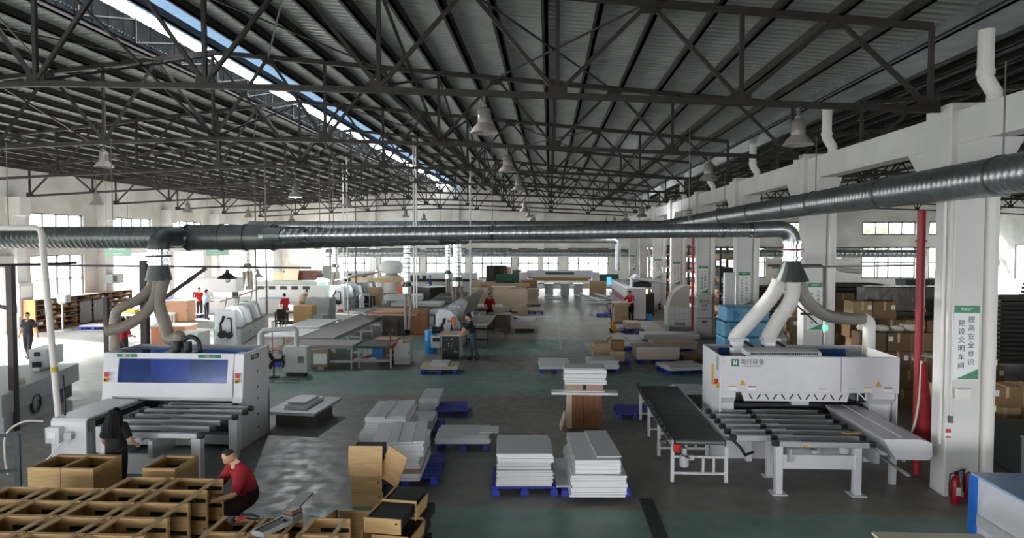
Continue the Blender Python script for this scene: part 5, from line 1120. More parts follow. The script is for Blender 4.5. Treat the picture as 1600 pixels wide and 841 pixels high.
x0, y0 = at(690, 563); x1, _ = at(719, 563); w = x1 - x0
t = T('work_bench', 'white topped work bench with a black speckled front before the man in black', 'bench', ((x0 + x1) / 2, y0 + .45, 0)); MB().box(-w / 2, w / 2, -.45, .45, 0.02, .93).build('body', GRY2, t); MB().box(-w / 2 + .02, w / 2 - .02, -.462, -.45, .04, .9).build('black_front', BLACK, t); MB().box(-w / 2 - .1, w / 2 + .2, -.5, .55, .93, .97).build('bench_top', BEI, t)
mb = MB()
for i in range(14): mb.cbox((rnd.uniform(-w / 2 + .08, w / 2 - .08), -.464, rnd.uniform(.3, .8)), (.05, .004, .015), Matrix.Rotation(rnd.uniform(-.8, .8), 3, 'Y'))
mb.build('white_specks', TXW, t)
# steel-legged table and red-shirted man's bench
table('steel_table', 'narrow white table on thin black legs beside the man in black', 'table', (at(752, 500, .9)[0], at(752, 500, .9)[1], 0), 0, 1.0, 3.6, .92, WB, DARKM, th=.04, leg=.04)
table('low_bench', 'white bench before the man in red among the board stacks', 'table', (-3.4, 37.6, 0), 0, 1.6, .9, .95, WB, DARKM, th=.05)
board(1.0, .3, .04, WB, (-3.2, 37.4, .955), -.12, 'narrow white board held by the man in red at the middle bench', None)
cabinet('brown wood-grain cabinet on castors with a white top', (-2.48, 34.1, 0), 1.08, .7, .82, mat('wood_grain_dark', '7b5b40', .55, col2='5f4530', scale=2, stretch=(10, 10, 1)), doors=0, top=WB, casters=True)
MB().box(-2.75, -2.25, 33.9, 34.5, .86, 1.18).one('panel_block', TAN, 'block of tan boards with white top on the castor cabinet', 'board block'); MB().box(-2.76, -2.24, 33.88, 34.52, 1.18, 1.2).one('panel_board', WB, 'small white board on the tan block of the castor cabinet', 'board')
# board stacks beside the aisle (left side)
for i, (fl, fr, d, n, th, mm, wh, zb_, pl) in enumerate((
    ((770, 486), (798, 486), 1.6, 9, .16, BEI, 'tall beige stack behind the man in red', .16, (1.3, 1.4)),
    ((798, 486), (824, 486), 1.6, 9, .15, BEI, 'tall beige stack right of the man in red', .16, (1.3, 1.4)),
    ((738, 482), (762, 482), 1.4, 7, .18, BEI, 'beige stack left of the man in red', .16, (1.2, 1.3)),
    ((824, 476), (842, 476), 1.4, 7, .15, BEI, 'narrow beige stack at the aisle edge', .16, (1.0, 1.0)),
    ((826, 487), (846, 487), .9, 2, .1, BEI, 'small beige pile on the aisle pallet', .16, (1.0, 1.0)),
    ((808, 497), (824, 497), .8, 5, .15, BEI, 'beige block right of the castor cabinet', .05, None),
    ((808, 505), (836, 505), .9, 2, .12, WB, 'white-edged boards beside the castor cabinet', .3, (1.2, 1.0)),
    ((800, 514), (841, 514), 1.1, 2, .08, PNK, 'flat pinkish boards on dark bearers at the aisle', .2, None))):
    c, rz, z, u, v = stack(fl, fr, d, [(n, th, mm, 1, 1, 'beige board' if mm is BEI else 'board')], wh, zb_=zb_, pal=pl, jit=.05)
    if i == 0: board(1.5, .9, .04, WB, (c.x + .1, c.y, z), .02, 'white sheet laid over the tall beige stack', None)
    if i == 6: board(1.9, .35, .04, WB, (c.x + .4, c.y, z), 0, 'long white board sticking out into the aisle', None)
    if i in (5, 6, 7): MB().box(c.x - .45, c.x + .45, c.y - .3, c.y + .3, .15 if pl else 0, zb_ - .003).one('dark_bearer', DKP, 'dark wooden bearers under the ' + wh, 'bearer')
# beam saw with brass front and green badges
t = T('beam_saw', 'wide beam saw with green badges and a brass front at the end of the aisle', 'machine', (.9, 57.2, 0)); w = 5.6
MB().box(-w / 2, w / 2, .3, 1.3, 1.45, 2.05).build('saw_beam', MW, t, bevel=.03); MB().box(-1.2, 1.2, .28, .3, 1.7, 1.9).build('green_badge', GRN2, t); MB().box(-w / 2 + .5, w / 2 - .4, .1, .3, 1.2, 1.45).build('brass_front', GOLD, t); MB().box(-w / 2 + .3, w / 2 - .3, -.6, .3, .95, 1.0).build('saw_table', DARKM, t)
for x in (-2.2, -.9, .4, 1.5): MB().box(x - .35, x + .35, -1.4, .2, .1, .95).build('table_leg', GRY2, t, bevel=.02); 
for x in (-2.2, -.9, .4, 1.5): MB().box(x - .4, x + .4, -1.6, .2, .95, 1.02).build('air_table', MWL, t)
MB().box(-w / 2 - .6, -w / 2 + .1, .0, 1.2, 0, 1.9).build('end_cabinet', MW, t, bevel=.03); MB().box(w / 2 - .1, w / 2 + .5, .0, 1.2, 0, 1.9).build('end_cabinet', MW, t, bevel=.03); MB().box(w / 2 + .5, w / 2 + 2.1, .1, .3, 1.1, 1.75).build('green_display', GRN2, t); MB().box(-w / 2 - 2.6, -w / 2 - .6, .1, .3, 1.1, 1.75).build('green_display', GRN2, t)
cabinet('tan wooden cabinet before the left end of the beam saw', (-1.6, 54.9, 0), 1.25, .8, 1.35, mat('tan_wood', 'a5835f', .6, var=.1), doors=2, top=RUST)
cabinet('wide beige cabinet before the right end of the beam saw', (3.9, 55.0, 0), 1.3, .8, 1.3, mat('beige_wood', 'bfa283', .6, var=.06), doors=1)
MB().box(-.2, 1.0, 53.4, 54.2, 0, .12).one('floor_plate', TXW, 'white low platform on the floor before the beam saw', 'platform')
# upright dark boards leaning near the far wall
for i, (px, w, h, mm, l) in enumerate(((770, 1.2, 2.4, DKP, 'black upright board, leftmost of the leaning sheets'), (782, 1.1, 2.4, mat('near_black', '221f20', .6), 'black upright board, second of the leaning sheets'), (793, .6, 2.3, RUST, 'brown upright board beside the black ones'), (803, .9, 2.3, WB, 'white upright board among the leaning sheets'), (808, .8, 2.0, WALN, 'dark brown tall crate post near the beam saw'), (765, 1.0, 1.1, TAN, 'low tan board before the black sheets'), (780, .9, 1.2, mat('slate', '55585c', .6), 'slate grey low board before the black sheets'), (796, .9, 1.15, OLIVE, 'olive low board before the brown sheet'))):
    Y = 59.5 if i < 5 else 57.5; x, _ = atY(px, 430, Y); o = MB().cbox((0, 0, h / 2), (w, .06, h)).one('sheet_board', mm, l, 'board', 'boards leaning at the far end'); o.location = (x, Y, .0); o.rotation_euler.x = -.05
table('long_bench', 'long workbench with a wavy wooden top before the leaning sheets', 'bench', (-3.3, 52.6, 0), 0, 3.6, 1.0, 1.25, WOODP, DKP, th=.22, leg=.1, shelf=True)
cabinet('cream cabinet with a dark opening left of the long workbench', (-5.6, 52.4, 0), .9, .8, 1.5, mat('cream_wood', 'cdb594', .6), doors=1)
# far white machines along the far wall
for i, (px, w, h, l) in enumerate(((505, 3.2, 1.9, 'far white machine with dark screens behind the foil duct'), (563, 2.8, 1.9, 'far white machine with small gauges left of the window'), (690, 6.5, 1.75, 'long far white machine below the middle windows'))):
    Y = 60; x, _ = atY(px, 430, Y); t = T('far_machine', l, 'machine', (x, Y, 0)); MB().box(-w / 2, w / 2, -.4, .6, 0, h).build('body', MW, t, bevel=.04); MB().box(-w / 2, w / 2, -1.2, -.4, .1, .95).build('table', GRY2, t)
    for k in range(3): MB().box(-w / 2 + .4 + k * .6, -w / 2 + .75 + k * .6, -.42, -.4, h - .55, h - .25).build('screen', DARKM, t)
    MB().box(-w / 2 + .1, w / 2 - .1, -.5, -.4, .95, 1.2).build('dark_slot', DARKM, t)
t = T('dust_collector', 'rounded grey dust collector before the far window', 'machine', (atY(612, 430, 60)[0], 60, 0)); MB().lathe([(.9, .0), (.9, 1.4), (.5, 1.6), (1.0, 1.7), (1.1, 2.3), (.8, 2.75), (.3, 2.85)], n=16).build('tank', GRY2, t, smooth=True); MB().box(-1.2, 1.2, -.9, -.8, .9, 1.3).build('frame', STEEL2, t)
# sanding line with dark conveyor hood, orange sheet and dark board piles
x, _ = atY(632, 455, 44.5); MB().cbox((x, 44.5, .82), (.9, .1, 1.55), Matrix.Rotation(-.1, 3, 'Y')).one('orange_sheet', mat('orange_sheet', 'd9733f', .5), 'orange sheet standing at the end of a dark board pile', 'sheet')
for i, (fl, fr, wh) in enumerate((((640, 470), (668, 470), 'dark brown pile right of the orange sheet'), ((671, 474), (700, 472), 'dark brown pile behind the sloped conveyor'))):
    stack(fl, fr, 1.5, [(8, .13, DKP if i else mat('dark_brown', '4e3c30', .6), 1, 1, 'dark brown board'), (1, .04, WB, 1.02, 1, 'white top sheet')], wh, zb_=.3, jit=.05)
    c = at((fl[0] + fr[0]) / 2, fl[1], .3); MB().box(c[0] - .8, c[0] + .8, c[1] + .2, c[1] + 1.3, 0, .29).one('dark_bearer', DKP, 'dark bearers under the ' + wh, 'bearer')
t = T('sloped_conveyor', 'sloped dark ribbed conveyor rising beside the brown piles', 'conveyor', (-6.2, 38.6, 0), world=True)
A, B = Vector((-7.0, 37.0, .95)), Vector((-6.5, 41.0, 1.35)); W_ = Vector((1.6, -.2, -.05))
for i in range(9):
    a = A.lerp(B, i / 9); b = A.lerp(B, (i + .85) / 9); MB().add([a, a + W_, b + W_, b] + [p - Vector((0, 0, .08)) for p in (a, a + W_, b + W_, b)], [(0,1,2,3),(7,6,5,4),(0,4,5,1),(1,5,6,2),(2,6,7,3),(3,7,4,0)]).build('slat', BELT if i % 3 == 0 else mat('dark_rib', '55534f', .6), t)
for p in (A, A + W_, B, B + W_): MB().box(p.x - .05, p.x + .05, p.y - .05, p.y + .05, 0, p.z - .08).build('leg', ALUP, t)
table('roller_table', 'pale roller table beside the sloped conveyor', 'table', (-5.6, 35.2, 0), .0, 1.0, 3.0, .9, GRY2, ALUP, th=.08)
board(2.2, 1.6, .3, WB2, (-8.7, 40.6, .96), .1, 'thick pale board bundle beside the sloped conveyor', None); table('bundle_stand', 'steel stand under the thick pale board bundle', 'table', (-8.7, 40.6, 0), .1, 2.0, 1.4, .95, STEEL2, STEEL2)
table('saw_bench', 'pale wooden saw bench before the far white machine', 'bench', (atY(595, 445, 54)[0], 54, 0), 0, 4.5, 1.4, 1.55, WOODP, STEEL2, th=.3, leg=.12)
cabinet('yellow oak drawer cabinet before the man in black at the far saw', (at(584, 478)[0], at(584, 478)[1] + .4, 0), .8, .7, 1.25, OAK, doors=1)
# left edge banders
bander('greenish edge banding machine with lit hood behind the blue-window machine', (-13.5, 27.7, 0), .22, 6.6, 1.4, fins=6, lit=True, canopy_m=mat('brown_canopy', '8a7566', .7), bw=1.1)
MB().box(-14.9, -14.0, 26.4, 27.4, 0, .78).one('machine_step', GRY2, 'pale machine plinth left of the lit edge bander motors', 'plinth', bevel=.02)
bander('bright edge banding machine with glaring lamp in the middle left', (-13.7, 43.2, 0), -.05, 8.5, 1.45, fins=6, lit=True, canopy_m=GRY2, bw=1.2)
t = T('machine_lamp', 'glaring white screen lamp on top of the bright edge bander', 'lamp', (atY(504, 441, 43.2)[0], 43.2, 1.6)); MB().box(-.35, .35, -.06, .06, 0, .3).build('screen_box', MW, t, bevel=.02); MB().prism([(-.42, .3), (.42, .3), (.3, .45), (-.3, .5)], 'y', -.12, .12).build('lamp_face', mat('glare', 'ffffff', .3, emit=20), t); MB().box(-.2, .2, -.07, -.06, .06, .24).build('display', mat('screen_blue', '5aa0c0', .3, emit=1.0), t)
MB().box(-15.2, -14.2, 42.6, 43.2, 0, .7).one('machine_step', BEI, 'beige box step before the bright edge bander', 'step'); 
x, y = at(515, 487); MB().lathe([(.4, 0), (.4, .85), (.38, .9)], n=14).one('white_drum', GRY2, 'pale drum standing before the bright edge bander', 'drum', smooth=True).location = (x, y, 0)
cabinet('black box cabinet beside the bright edge bander', (at(555, 478)[0] + .9, at(555, 478)[1] - .4, 0), 1.0, .7, .75, BLACK, doors=1, top=GRY2); table('grey_table', 'grey table right of the black box cabinet', 'table', (at(572, 478)[0] + .2, 45.6, 0), 0, 1.0, .8, .95, GREENISH, GREENISH)
t = T('wrapped_bundle', 'white plastic wrapped bundle standing by the black box cabinet', 'bundle', (at(565, 482)[0], at(565, 482)[1], 0)); MB().lathe([(.12, 0), (.2, .1), (.16, .4), (.22, .6), (.18, .85), (.08, .95)], n=10).build('wrap', WB, t, smooth=True)
# oak cabinet with the two assemblers, chairs, tables
cabinet('yellow oak cabinet on the floor before the man in red and the man in beige', (at(468, 515)[0] + .15, at(468, 515)[1] + .4, 0), .95, .75, 1.2, OAK, doors=1)
table('assembly_table', 'dark assembly table left of the yellow oak cabinet', 'table', (at(430, 512)[0] + .7, at(430, 512)[1], 0), .1, 1.2, .9, .85, STEEL2, DARKM)
t = T('office_chair', 'dark chair beside the assembly table', 'chair', (at(437, 515)[0], at(437, 515)[1], 0)); MB().box(-.25, .25, -.25, .25, .42, .48).build('seat', DKP, t, bevel=.02); MB().box(-.25, .25, .22, .27, .48, 1.0).build('backrest', DKP, t, bevel=.02)
for x in (-.22, .22):
    for y in (-.22, .22): MB().bar((x, y, .42), (x, y, 0), .03).build('leg', STEEL2, t)
cabinet('grey metal cabinet at the end of the lit edge bander', (-12.2, 35.8, 0), 1.3, 1.0, 1.45, GRY, doors=1); cabinet('pale blue cabinet below the grey metal cabinet', (-12.0, 34.4, 0), 1.1, .9, .7, GREENISH, doors=1)
cabinet('white box with folded blue sheet left of the assembly table', (at(428, 490)[0], at(428, 490)[1], 0), 1.4, 1.0, .95, GRY2, doors=1, top=mat('pale_blue_sheet', '8fb0dc', .5))
t = T('display_pole', 'thin red pole stand between the side table and the control cabinet', 'stand', (at(426, 572)[0], at(426, 572)[1], 0)); MB().cyl((0, 0, 0), (0, 0, 1.6), .02, 6).build('pole', REDP, t); MB().lathe([(.2, 0), (.2, .06), (.05, .09)], n=12).build('base', mat('magenta', 'b3205a', .5), t); MB().box(.15, .5, -.15, .15, 0, .18).build('blue_box', PBLUE, t)
# far left corner: leaning boards, dark cabinet, green door
for i, (px, h, mm, l) in enumerate(((436, 1.9, TAN, 'tan board leaning by the far left corner'), (452, 2.6, BEI, 'tall beige board leaning by the far left corner'))):
    x, _ = atY(px, 445, 56); o = MB().cbox((0, 0, h / 2), (1.2, .08, h)).one('sheet_board', mm, l, 'board', 'boards leaning at the far end'); o.location = (x, 56, 0); o.rotation_euler = (-.1, .08, 0)
cabinet('dark red cabinet in the far left corner', (atY(473, 445, 57)[0], 57, 0), 3.0, 1.0, 2.0, mat('maroon_wood', '5a3029', .6, var=.2), doors=2); stack((445, 467), (476, 467), 1.2, [(4, .2, RUST, 1, 1, 'brown board')], 'brown pile before the dark red cabinet', zb_=.005, jit=.06)
cabinet('grey-green switch cabinet beside the dark red cabinet', (atY(492, 445, 57)[0] + 1.3, 57, 0), 1.0, .8, 2.4, mat('grey_green', '6f776f', .6), doors=1)
# far right white machine with grey hood
t = T('edge_bander', 'large white far machine with a grey flap hood on the right of the aisle', 'machine', (4.9, 38.7, 0)); 
MB().box(-.55, .55, 0, 9.0, 0.05, 1.85).build('body', MW, t, bevel=.04); MB().box(-.57, -.55, .6, 8.6, .9, 1.25).build('red_stripe', mat('maroon_stripe', '7c3a40', .5), t); MB().box(-.7, -.55, .5, 8.8, .75, .9).build('track', MWL, t)
MB().cbox((.75, 2.2, 2.2), (1.9, 4.0, .06), Matrix.Rotation(.12, 3, 'Y')).build('hood_flap', GRY, t); MB().box(-.1, .9, .4, 4.0, 1.85, 2.1).build('hood_base', DARKM, t)
MB().tube([(-.1, 1.0, 1.85), (-.1, 1.0, 2.35), (.1, 1.3, 2.45), (.3, 1.6, 2.3), (.3, 1.6, 1.9)], .14, 12).build('hood_duct', MW, t, smooth=True)
MB().box(.6, .9, -.1, .6, .0, .35).build('blue_box', mat('drum_blue', '1f8fd6'), t); MB().box(-.9, -.6, 8.7, 9.0, 1.5, 2.0).build('screen', mat('screen_blue', '5aa0c0'), t)
MB().box(.6, 1.1, .5, 5.0, .2, 1.5).build('tool_bay', DARKM, t); MB().box(.62, .7, .3, .5, 1.5, 1.75).build('lamp', mat('warm_lamp', 'ffd9a0', .3, emit=3), t)
t = T('outfeed_conveyor', 'aluminium roller outfeed frame left of the far white machine', 'conveyor', (2.9, 43, 0))
for i in range(4):
    y = -2.4 + i * 1.6; MB().box(-.9, 1.2, y, y + .12, .78, .9).build('roller_bar', ALUP, t, bevel=.02)
    for x in (-.8, 1.0): MB().box(x - .05, x + .05, y, y + .1, 0, .78).build('leg', ALUP, t)
for x in (-.2, .8): MB().bar((x - .6, 3.0, .95), (x + .3, -2.4, .95), .08).build('long_bar', ALUP, t)
MB().box(-.3, 1.0, 1.0, 2.6, .5, .62).build('pusher', DARKM, t)
# man in red: boards, pallets, pallet jack
x0, y0 = at(960, 506); stack((960, 504), (982, 504), .8, [(9, .1, TAN, 1, 1, 'tan board'), (3, .06, BEI, 1.15, 1.0, 'pale top board')], 'waist-high stack before the far man in red', zb_=.05, jit=.03)
stack((978, 514), (1001, 514), .9, [(4, .08, BEI, 1, 1, 'pale board')], 'short stack on the pallet jack', zb_=.2, pal=(1.1, .9))
x, y = at(948, 496); pallet(x, y + .3, 0, 'blue plastic pallet on the floor left of the pallet jack', 1.1, .9)
x, y = at(956, 519); t = T('pallet_jack', 'yellow pallet jack with orange handle in the right aisle', 'pallet jack', (x, y, 0)); YJ = mat('jack_yellow', 'd8a22a', .45)
for dy in (-.14, .14): MB().box(.1, .75, dy + .12, dy + .24, .04, .115).build('fork', YJ, t)
MB().prism([(-.05, .1), (.25, .1), (.2, .3), (.08, .55), (-.02, .55)], 'y', .02, .34).build('body', YJ, t, bevel=.02); MB().cyl((0, .18, .5), (-.08, .18, 1.2), .03, 8).build('handle_bar', BLACK, t)
MB().tube([(-.08 + .17 * math.cos(a * .5236), .18, 1.28 + .13 * math.sin(a * .5236)) for a in range(13)], .02, 6).build('handle_loop', BLACK, t); MB().box(-.14, 0, .14, .22, 1.12, 1.2).build('orange_grip', mat('orange_plastic', 'e07a30'), t)
for yy in (.1, .26): MB().cyl((-.02, yy - .03, .09), (-.02, yy + .03, .09), .09, 12).build('wheel', BLACK, t)
# evaporative air cooler on the floor
x0, y0 = at(1043, 524); x1, _ = at(1080, 524); w = x1 - x0
t = T('air_cooler', 'pale evaporative air cooler with louvred grid and curved duct on top', 'air cooler', ((x0 + x1) / 2, y0 + .55, 0)); AC = mat('cooler_grey', 'bcbdb8', .5)
MB().box(-w / 2 + .08, w / 2 - .02, -.5, .5, 0, .42).build('base_louvres', GRY, t)
for i in range(9): MB().box(-w / 2 + .12 + i * .11, -w / 2 + .15 + i * .11, -.52, -.5, .02, .4).build('louvre', STEEL2, t)
MB().box(-w / 2, w / 2, -.55, .55, .42, 1.35).build('housing', AC, t, bevel=.03)
for i in range(4):
    for k in range(3): MB().box(-w / 2 + .1 + i * (w - .2) / 4, -w / 2 + .08 + (i + .85) * (w - .2) / 4, -.57, -.55, .52 + k * .26, .72 + k * .26).build('grille_panel', GRY2, t)
bd = MB().box(-.2, .25, -.585, -.57, .5, .62).build('badge', INK, t); text('AOLAN', 'badge_letters', TXW, t, (.02, -.588, .56), .11)
MB().prism([(-w / 2 + .1, 1.35)] + [(-w / 2 + .1 + (w - .2) * (1 - math.cos(a * math.pi / 14)) * 1.0, 1.35 + 1.0 * math.sin(a * math.pi / 14)) for a in range(1, 8)] + [(w / 2 - .1, 1.35)], 'y', -.45, .5).build('curved_duct', mat('cooler_duct', 'a9a89c', .6), t)
# fire hose cabinet on the fourth column
t = T('fire_hose_cabinet', 'white fire hose cabinet with lettering at the foot of the fourth column', 'cabinet', (7.1, 31.75, 0), world=True); yc = 31.75
MB().box(6.75, 7.45, yc - .15, yc + .2, .95, 2.0).build('upper_case', MWL, t, bevel=.01); MB().box(6.78, 7.42, yc - .165, yc - .15, 1.0, 1.96).build('door', GRY2, t); MB().box(6.75, 7.45, yc - .15, yc + .2, .0, .93).build('lower_case', MWL, t, bevel=.01); MB().box(7.0, 7.2, yc - .16, yc - .15, .7, .82).build('label_plate', STEEL2, t)
text('消火栓', 'cabinet_letters', INK, t, (0, -.17, 1.7), .17); text('报警', 'cabinet_letters', INK, t, (0, -.17, 1.5), .13); text('火警119', 'cabinet_letters', INK, t, (0, -.17, 1.32), .1)
MB().cyl((6.62, 31.9, 0), (6.62, 31.9, 5.0), .06, 10).one('fire_main', REDP, 'far red fire main pipe beside the fire hose cabinet', 'pipe')
MB().box(6.38, 6.75, 25.2, 25.4, 1.9, 3.3).one('switch_cabinet', MWL, 'narrow white switch cabinet on the left of the third column', 'switch cabinet', bevel=.02)
# left wall: parts shelving with grey doors
t = T('parts_shelf', 'long wooden pigeonhole shelf with grey doors below the left windows', 'shelf', (-25.2, 35.5, 0), world=True); SH = mat('shelf_wood', '8a6a4c', .65, var=.15)
sx0, sx1, sy0, sy1 = -25.6, -25.0, 31.9, 39.6
MB().box(sx0, sx0 + .03, sy0, sy1, 0, 1.55).build('back_panel', SH, t); MB().box(sx0, sx1, sy0 - .05, sy0, 0, 1.6).build('end_panel', mat('orange_wood', 'c07a45', .6), t)
for z in (.05, .3, .55, .8, 1.05, 1.3, 1.55): MB().box(sx0, sx1, sy0, sy1, z, z + .03).build('shelf_board', SH, t)
for i in range(9): MB().box(sx0, sx1, sy0 + i * (sy1 - sy0) / 8, sy0 + i * (sy1 - sy0) / 8 + .03, 0, 1.55).build('divider', SH, t)
for a in (35.0, 36.1): d_ = MB().box(sx1, sx1 + .02, a, a + .95, .1, 1.25).build('door', mat('door_grey', '62605e', .5), t); MB().box(sx1 + .02, sx1 + .04, a + .1, a + .14, .9, 1.05).build('handle', ALUP, d_)
for i in range(60):
    y = sy0 + .1 + rnd.random() * (sy1 - sy0 - .5); z = rnd.choice((.08, .33, .58, .83, 1.08, 1.33))
    if 34.9 < y < 37.1 and z < 1.2: continue
    MB().box(0, .4, 0, rnd.uniform(.2, .4), 0, rnd.uniform(.06, .16)).one('small_parts_box', rnd.choice((WB, BEI, CARD, STEEL2)), 'small parts box tucked into the long pigeonhole shelf', 'box', 'parts boxes in the pigeonhole shelf').location = (sx1 - .25, y + .15, z)
t = T('electric_board', 'grey switch cabinet with dials on the left wall column', 'switch cabinet', (-25.8, 38.75, 2.0)); MB().box(0, .5, -.5, .6, 0, .55).build('case', GRY, t, bevel=.02); MB().box(.5, .52, -.4, -.1, .1, .45).build('dial_panel', BLACK, t)
t = T('notice_board', 'white notice cabinet on the wall beside the left doorway', 'notice board', (-25.75, 32.1, .8)); MB().box(-.02, .1, -.4, .5, 0, 1.6).build('case', MWL, t); MB().box(.1, .11, -.3, .4, .9, 1.45).build('poster', SGN, t)
MB().box(XL - .1, XL + .35, 26.2, 32, 3.2, 3.75).struct('trim_31', mat('shutter', 'b6b6b2', .5)); 
t = T('pedestal_stand', 'round based thin white stand before the pigeonhole shelf', 'stand', (at(98, 517)[0], at(98, 517)[1], 0)); MB().lathe([(.45, 0), (.45, .03), (.04, .06), (.035, 1.3), (.15, 1.35), (.15, 1.45)], n=16).build('stand', GRY2, t, smooth=True); MB().cbox((.1, 0, 1.6), (.5, .4, .4)).build('head', GRY, t, bevel=.05)
# left long panel saw by the windows with worktables and pallets
t = T('panel_saw', 'long grey-green panel machine with dark openings by the left windows', 'machine', (-20.5, 49.5, 0), .0); MB().box(-4.2, 4.2, -.5, .8, 0, 1.35).build('body', GRY2, t, bevel=.05); MB().box(-4.2, 4.2, -.55, .3, 1.35, 1.6).build('green_rail', GREENISH, t)
for i in range(7): MB().box(-2.6 + i * .85, -2.1 + i * .85, -.52, -.5, .95, 1.2).build('dark_opening', DARKM, t)
t = T('cnc_router', 'white gantry housing behind the man in red and the man in light blue', 'machine', (atY(335, 445, 42)[0], 42, 0)); MB().box(-1.6, 1.6, -.4, .6, 1.3, 2.2).build('gantry_hood', MWL, t, bevel=.05); MB().box(-1.6, 1.8, -1.0, 1.2, 0, .9).build('bed', GRY2, t)
for x in (-1.3, 1.3): MB().box(x - .1, x + .1, -.1, .3, .9, 1.3).build('gantry_post', DARKM, t)
for i, (px, py, w, d, l) in enumerate(((245, 513, 1.3, 1.0, 'left of the thick beige hose'), (272, 500, 1.2, 1.0, 'with white sheets by the thick beige hose'), (293, 497, 1.4, 1.0, 'with white sheets right of the thick hose'), (292, 478, 1.8, 1.0, 'with brown sheets by the panel machine'), (146, 515, 1.5, 1.0, 'before the pigeonhole shelf'))):
    x, y = at(px, py); pallet(x, y + .4, .05, 'blue plastic pallet ' + l, w, d)
    if i: board(w * .95, d * .9, .05, RUST if i == 3 else WB, (x, y + .4, .155), .05, 'sheet lying on the blue pallet ' + l, None)
MB().box(0, 1.4, 0, .9, 0, .75).one('blue_crate', PBLUE, 'blue plastic crate beside the panel machine', 'crate', bevel=.02).location = (at(277, 484)[0], at(277, 484)[1] + .4, 0)
cabinet('pink-orange drawer unit under a white board near the man in light blue', (at(303, 500)[0] - .5, at(303, 500)[1] - .5, 0), 1.3, .9, 1.15, mat('peach_wood', 'cf9a78', .6), doors=1, top=WB)
table('white_table', 'long white table behind the hoses with a yellow box', 'table', (at(226, 520)[0], at(226, 520)[1], 0), .0, 2.6, 1.0, .95, WB, BEI, th=.08); MB().box(-.25, .25, -.2, .2, 0, .18).one('yellow_box', YEL, 'yellow tool box on the long white table', 'box').location = (at(226, 520)[0] - .6, at(226, 520)[1], .955)
x, y = at(262, 540); cabinet('brown box table behind the blue-window machine roof', (x, y + .5, 0), 1.5, 1.0, .8, mat('red_brown', 'a5674a', .6), doors=1, top=BEI)
x, y = at(262, 503); MB().box(-.3, .3, -.25, .25, 0, .55).one('white_bucket', GRY2, 'white tub beside the hanging thick hose', 'tub', bevel=.05).location = (x + .1, y, 0)
# small desk lamps and fans on posts in the left
t = T('desk_lamp', 'grey bell lamp on a bent arm beside the left conduit', 'lamp', (atY(403, 440, 40)[0], 40, 1.4)); MB().tube([(.6, 0, 1.6), (.3, 0, 1.75), (.1, 0, 1.7), (0, 0, 1.45)], .03, 8).build('arm', STEEL2, t); MB().lathe([(.3, .9), (.28, .95), (.1, 1.2), (.05, 1.4), (.03, 1.45)], n=14).build('shade', LAMPG, t, smooth=True)
# ================================================================ storage bay on the right: cartons, wrapped packs, dark board piles, racks
WRAPB = mat('blue_wrap', '6fb4d6', .3, col2='4f97bf', scale=3, bump=.5); WRAPD = mat('dark_wrap', '4a443c', .25, var=.35, scale=5, bump=.4); FOAM = mat('foam_bag', 'c9c4b8', .6, bump=.5, scale=4)
for i in range(4):
    w = (1.6, 1.62, 1.72, 1.42)[i]; dx = (0, .0, .04, -.04)[i]
    t = T('wrapped_pack', 'blue plastic wrapped pack behind the right machine, %s of the pile' % ['lowest', 'second', 'third', 'topmost'][i], 'pack', (6.42 + dx, 22.75, .35 + i * .495), .03, 'blue wrapped packs')
    MB().box(-w / 2, w / 2, -.45, .45, 0, .485).build('pack_body', WRAPB, t, bevel=.05); MB().prism([(-w / 2 + .25, .06), (-w / 2 + .48, .24), (-w / 2 + .25, .42)], 'y', -.462, -.45).build('wrap_fold', mat('blue_fold', '2f86b8', .3), t)
    MB().box(-w / 2 + .02, w / 2 - .02, -.43, .43, .484, .49).build('wrap_top', mat('blue_top', '3f5f78', .4), t)
MB().box(5.7, 7.2, 22.35, 23.15, 0, .345).one('pack_bearer', DKP, 'dark bearer under the blue wrapped packs', 'bearer')
CM = [mat('carton_a', '957a58', .85, var=.1, scale=2), mat('carton_b', '836a49', .85, var=.12, scale=2), mat('carton_c', 'a08763', .85, var=.1, scale=2), mat('carton_d', '6f5a45', .85, var=.1, scale=2)]
LBL = mat('carton_label', 'e8e8e6', .6)
def carton(x, y, z, w, d, h, rz, lab, grp, lbl=True):
    t = T('carton', lab, 'carton', (x, y, z), rz, grp)
    MB().box(-w / 2, w / 2, -d / 2, d / 2, 0, h).build('carton_body', rnd.choice(CM), t, bevel=.008); MB().box(-.03, .03, -d / 2 - .002, -d / 2, h * .5, h).box(-.03, .03, -d / 2, d / 2, h, h + .002).build('tape', mat('tape_brown', 'b9a27c', .3), t)
    if lbl: s = rnd.choice((-1, 1)); MB().box(s * w * .36 - .06, s * w * .36 + .06, -d / 2 - .004, -d / 2, h * .55, h * .55 + .13).build('paper_label', LBL, t)
def carton_wall(x0, x1, y, levels, h, grp, lab):
    for lv in range(levels):
        x = x0 + rnd.uniform(0, .2); k = 0
        while x < x1 - .3:
            w = rnd.uniform(.55, .85)
            if lv == levels - 1 and rnd.random() < .25: x += w; continue
            k += 1; carton(x + w / 2, y + rnd.uniform(-.04, .04), lv * h, w - .02, .6, h - .01, rnd.uniform(-.03, .03), '%s, %s layer, %s from left' % (lab, ['floor', 'second', 'third', 'fourth', 'fifth', 'sixth'][lv], NTH[k - 1]), grp, rnd.random() < .6); x += w
carton_wall(8.7, 12.2, 20.6, 5, .54, 'cartons in the tall wall behind the right machine', 'brown carton, tall wall behind the right machine')
carton_wall(8.3, 9.9, 18.9, 4, .5, 'cartons under the foam bags', 'brown carton, row with foam bags')
carton_wall(10.0, 12.0, 18.8, 3, .58, 'cartons beside the fire main', 'brown carton, row beside the red fire main')
carton_wall(9.0, 11.2, 16.6, 2, .52, 'cartons at the red cloth', 'brown carton, near row beside the red cloth')
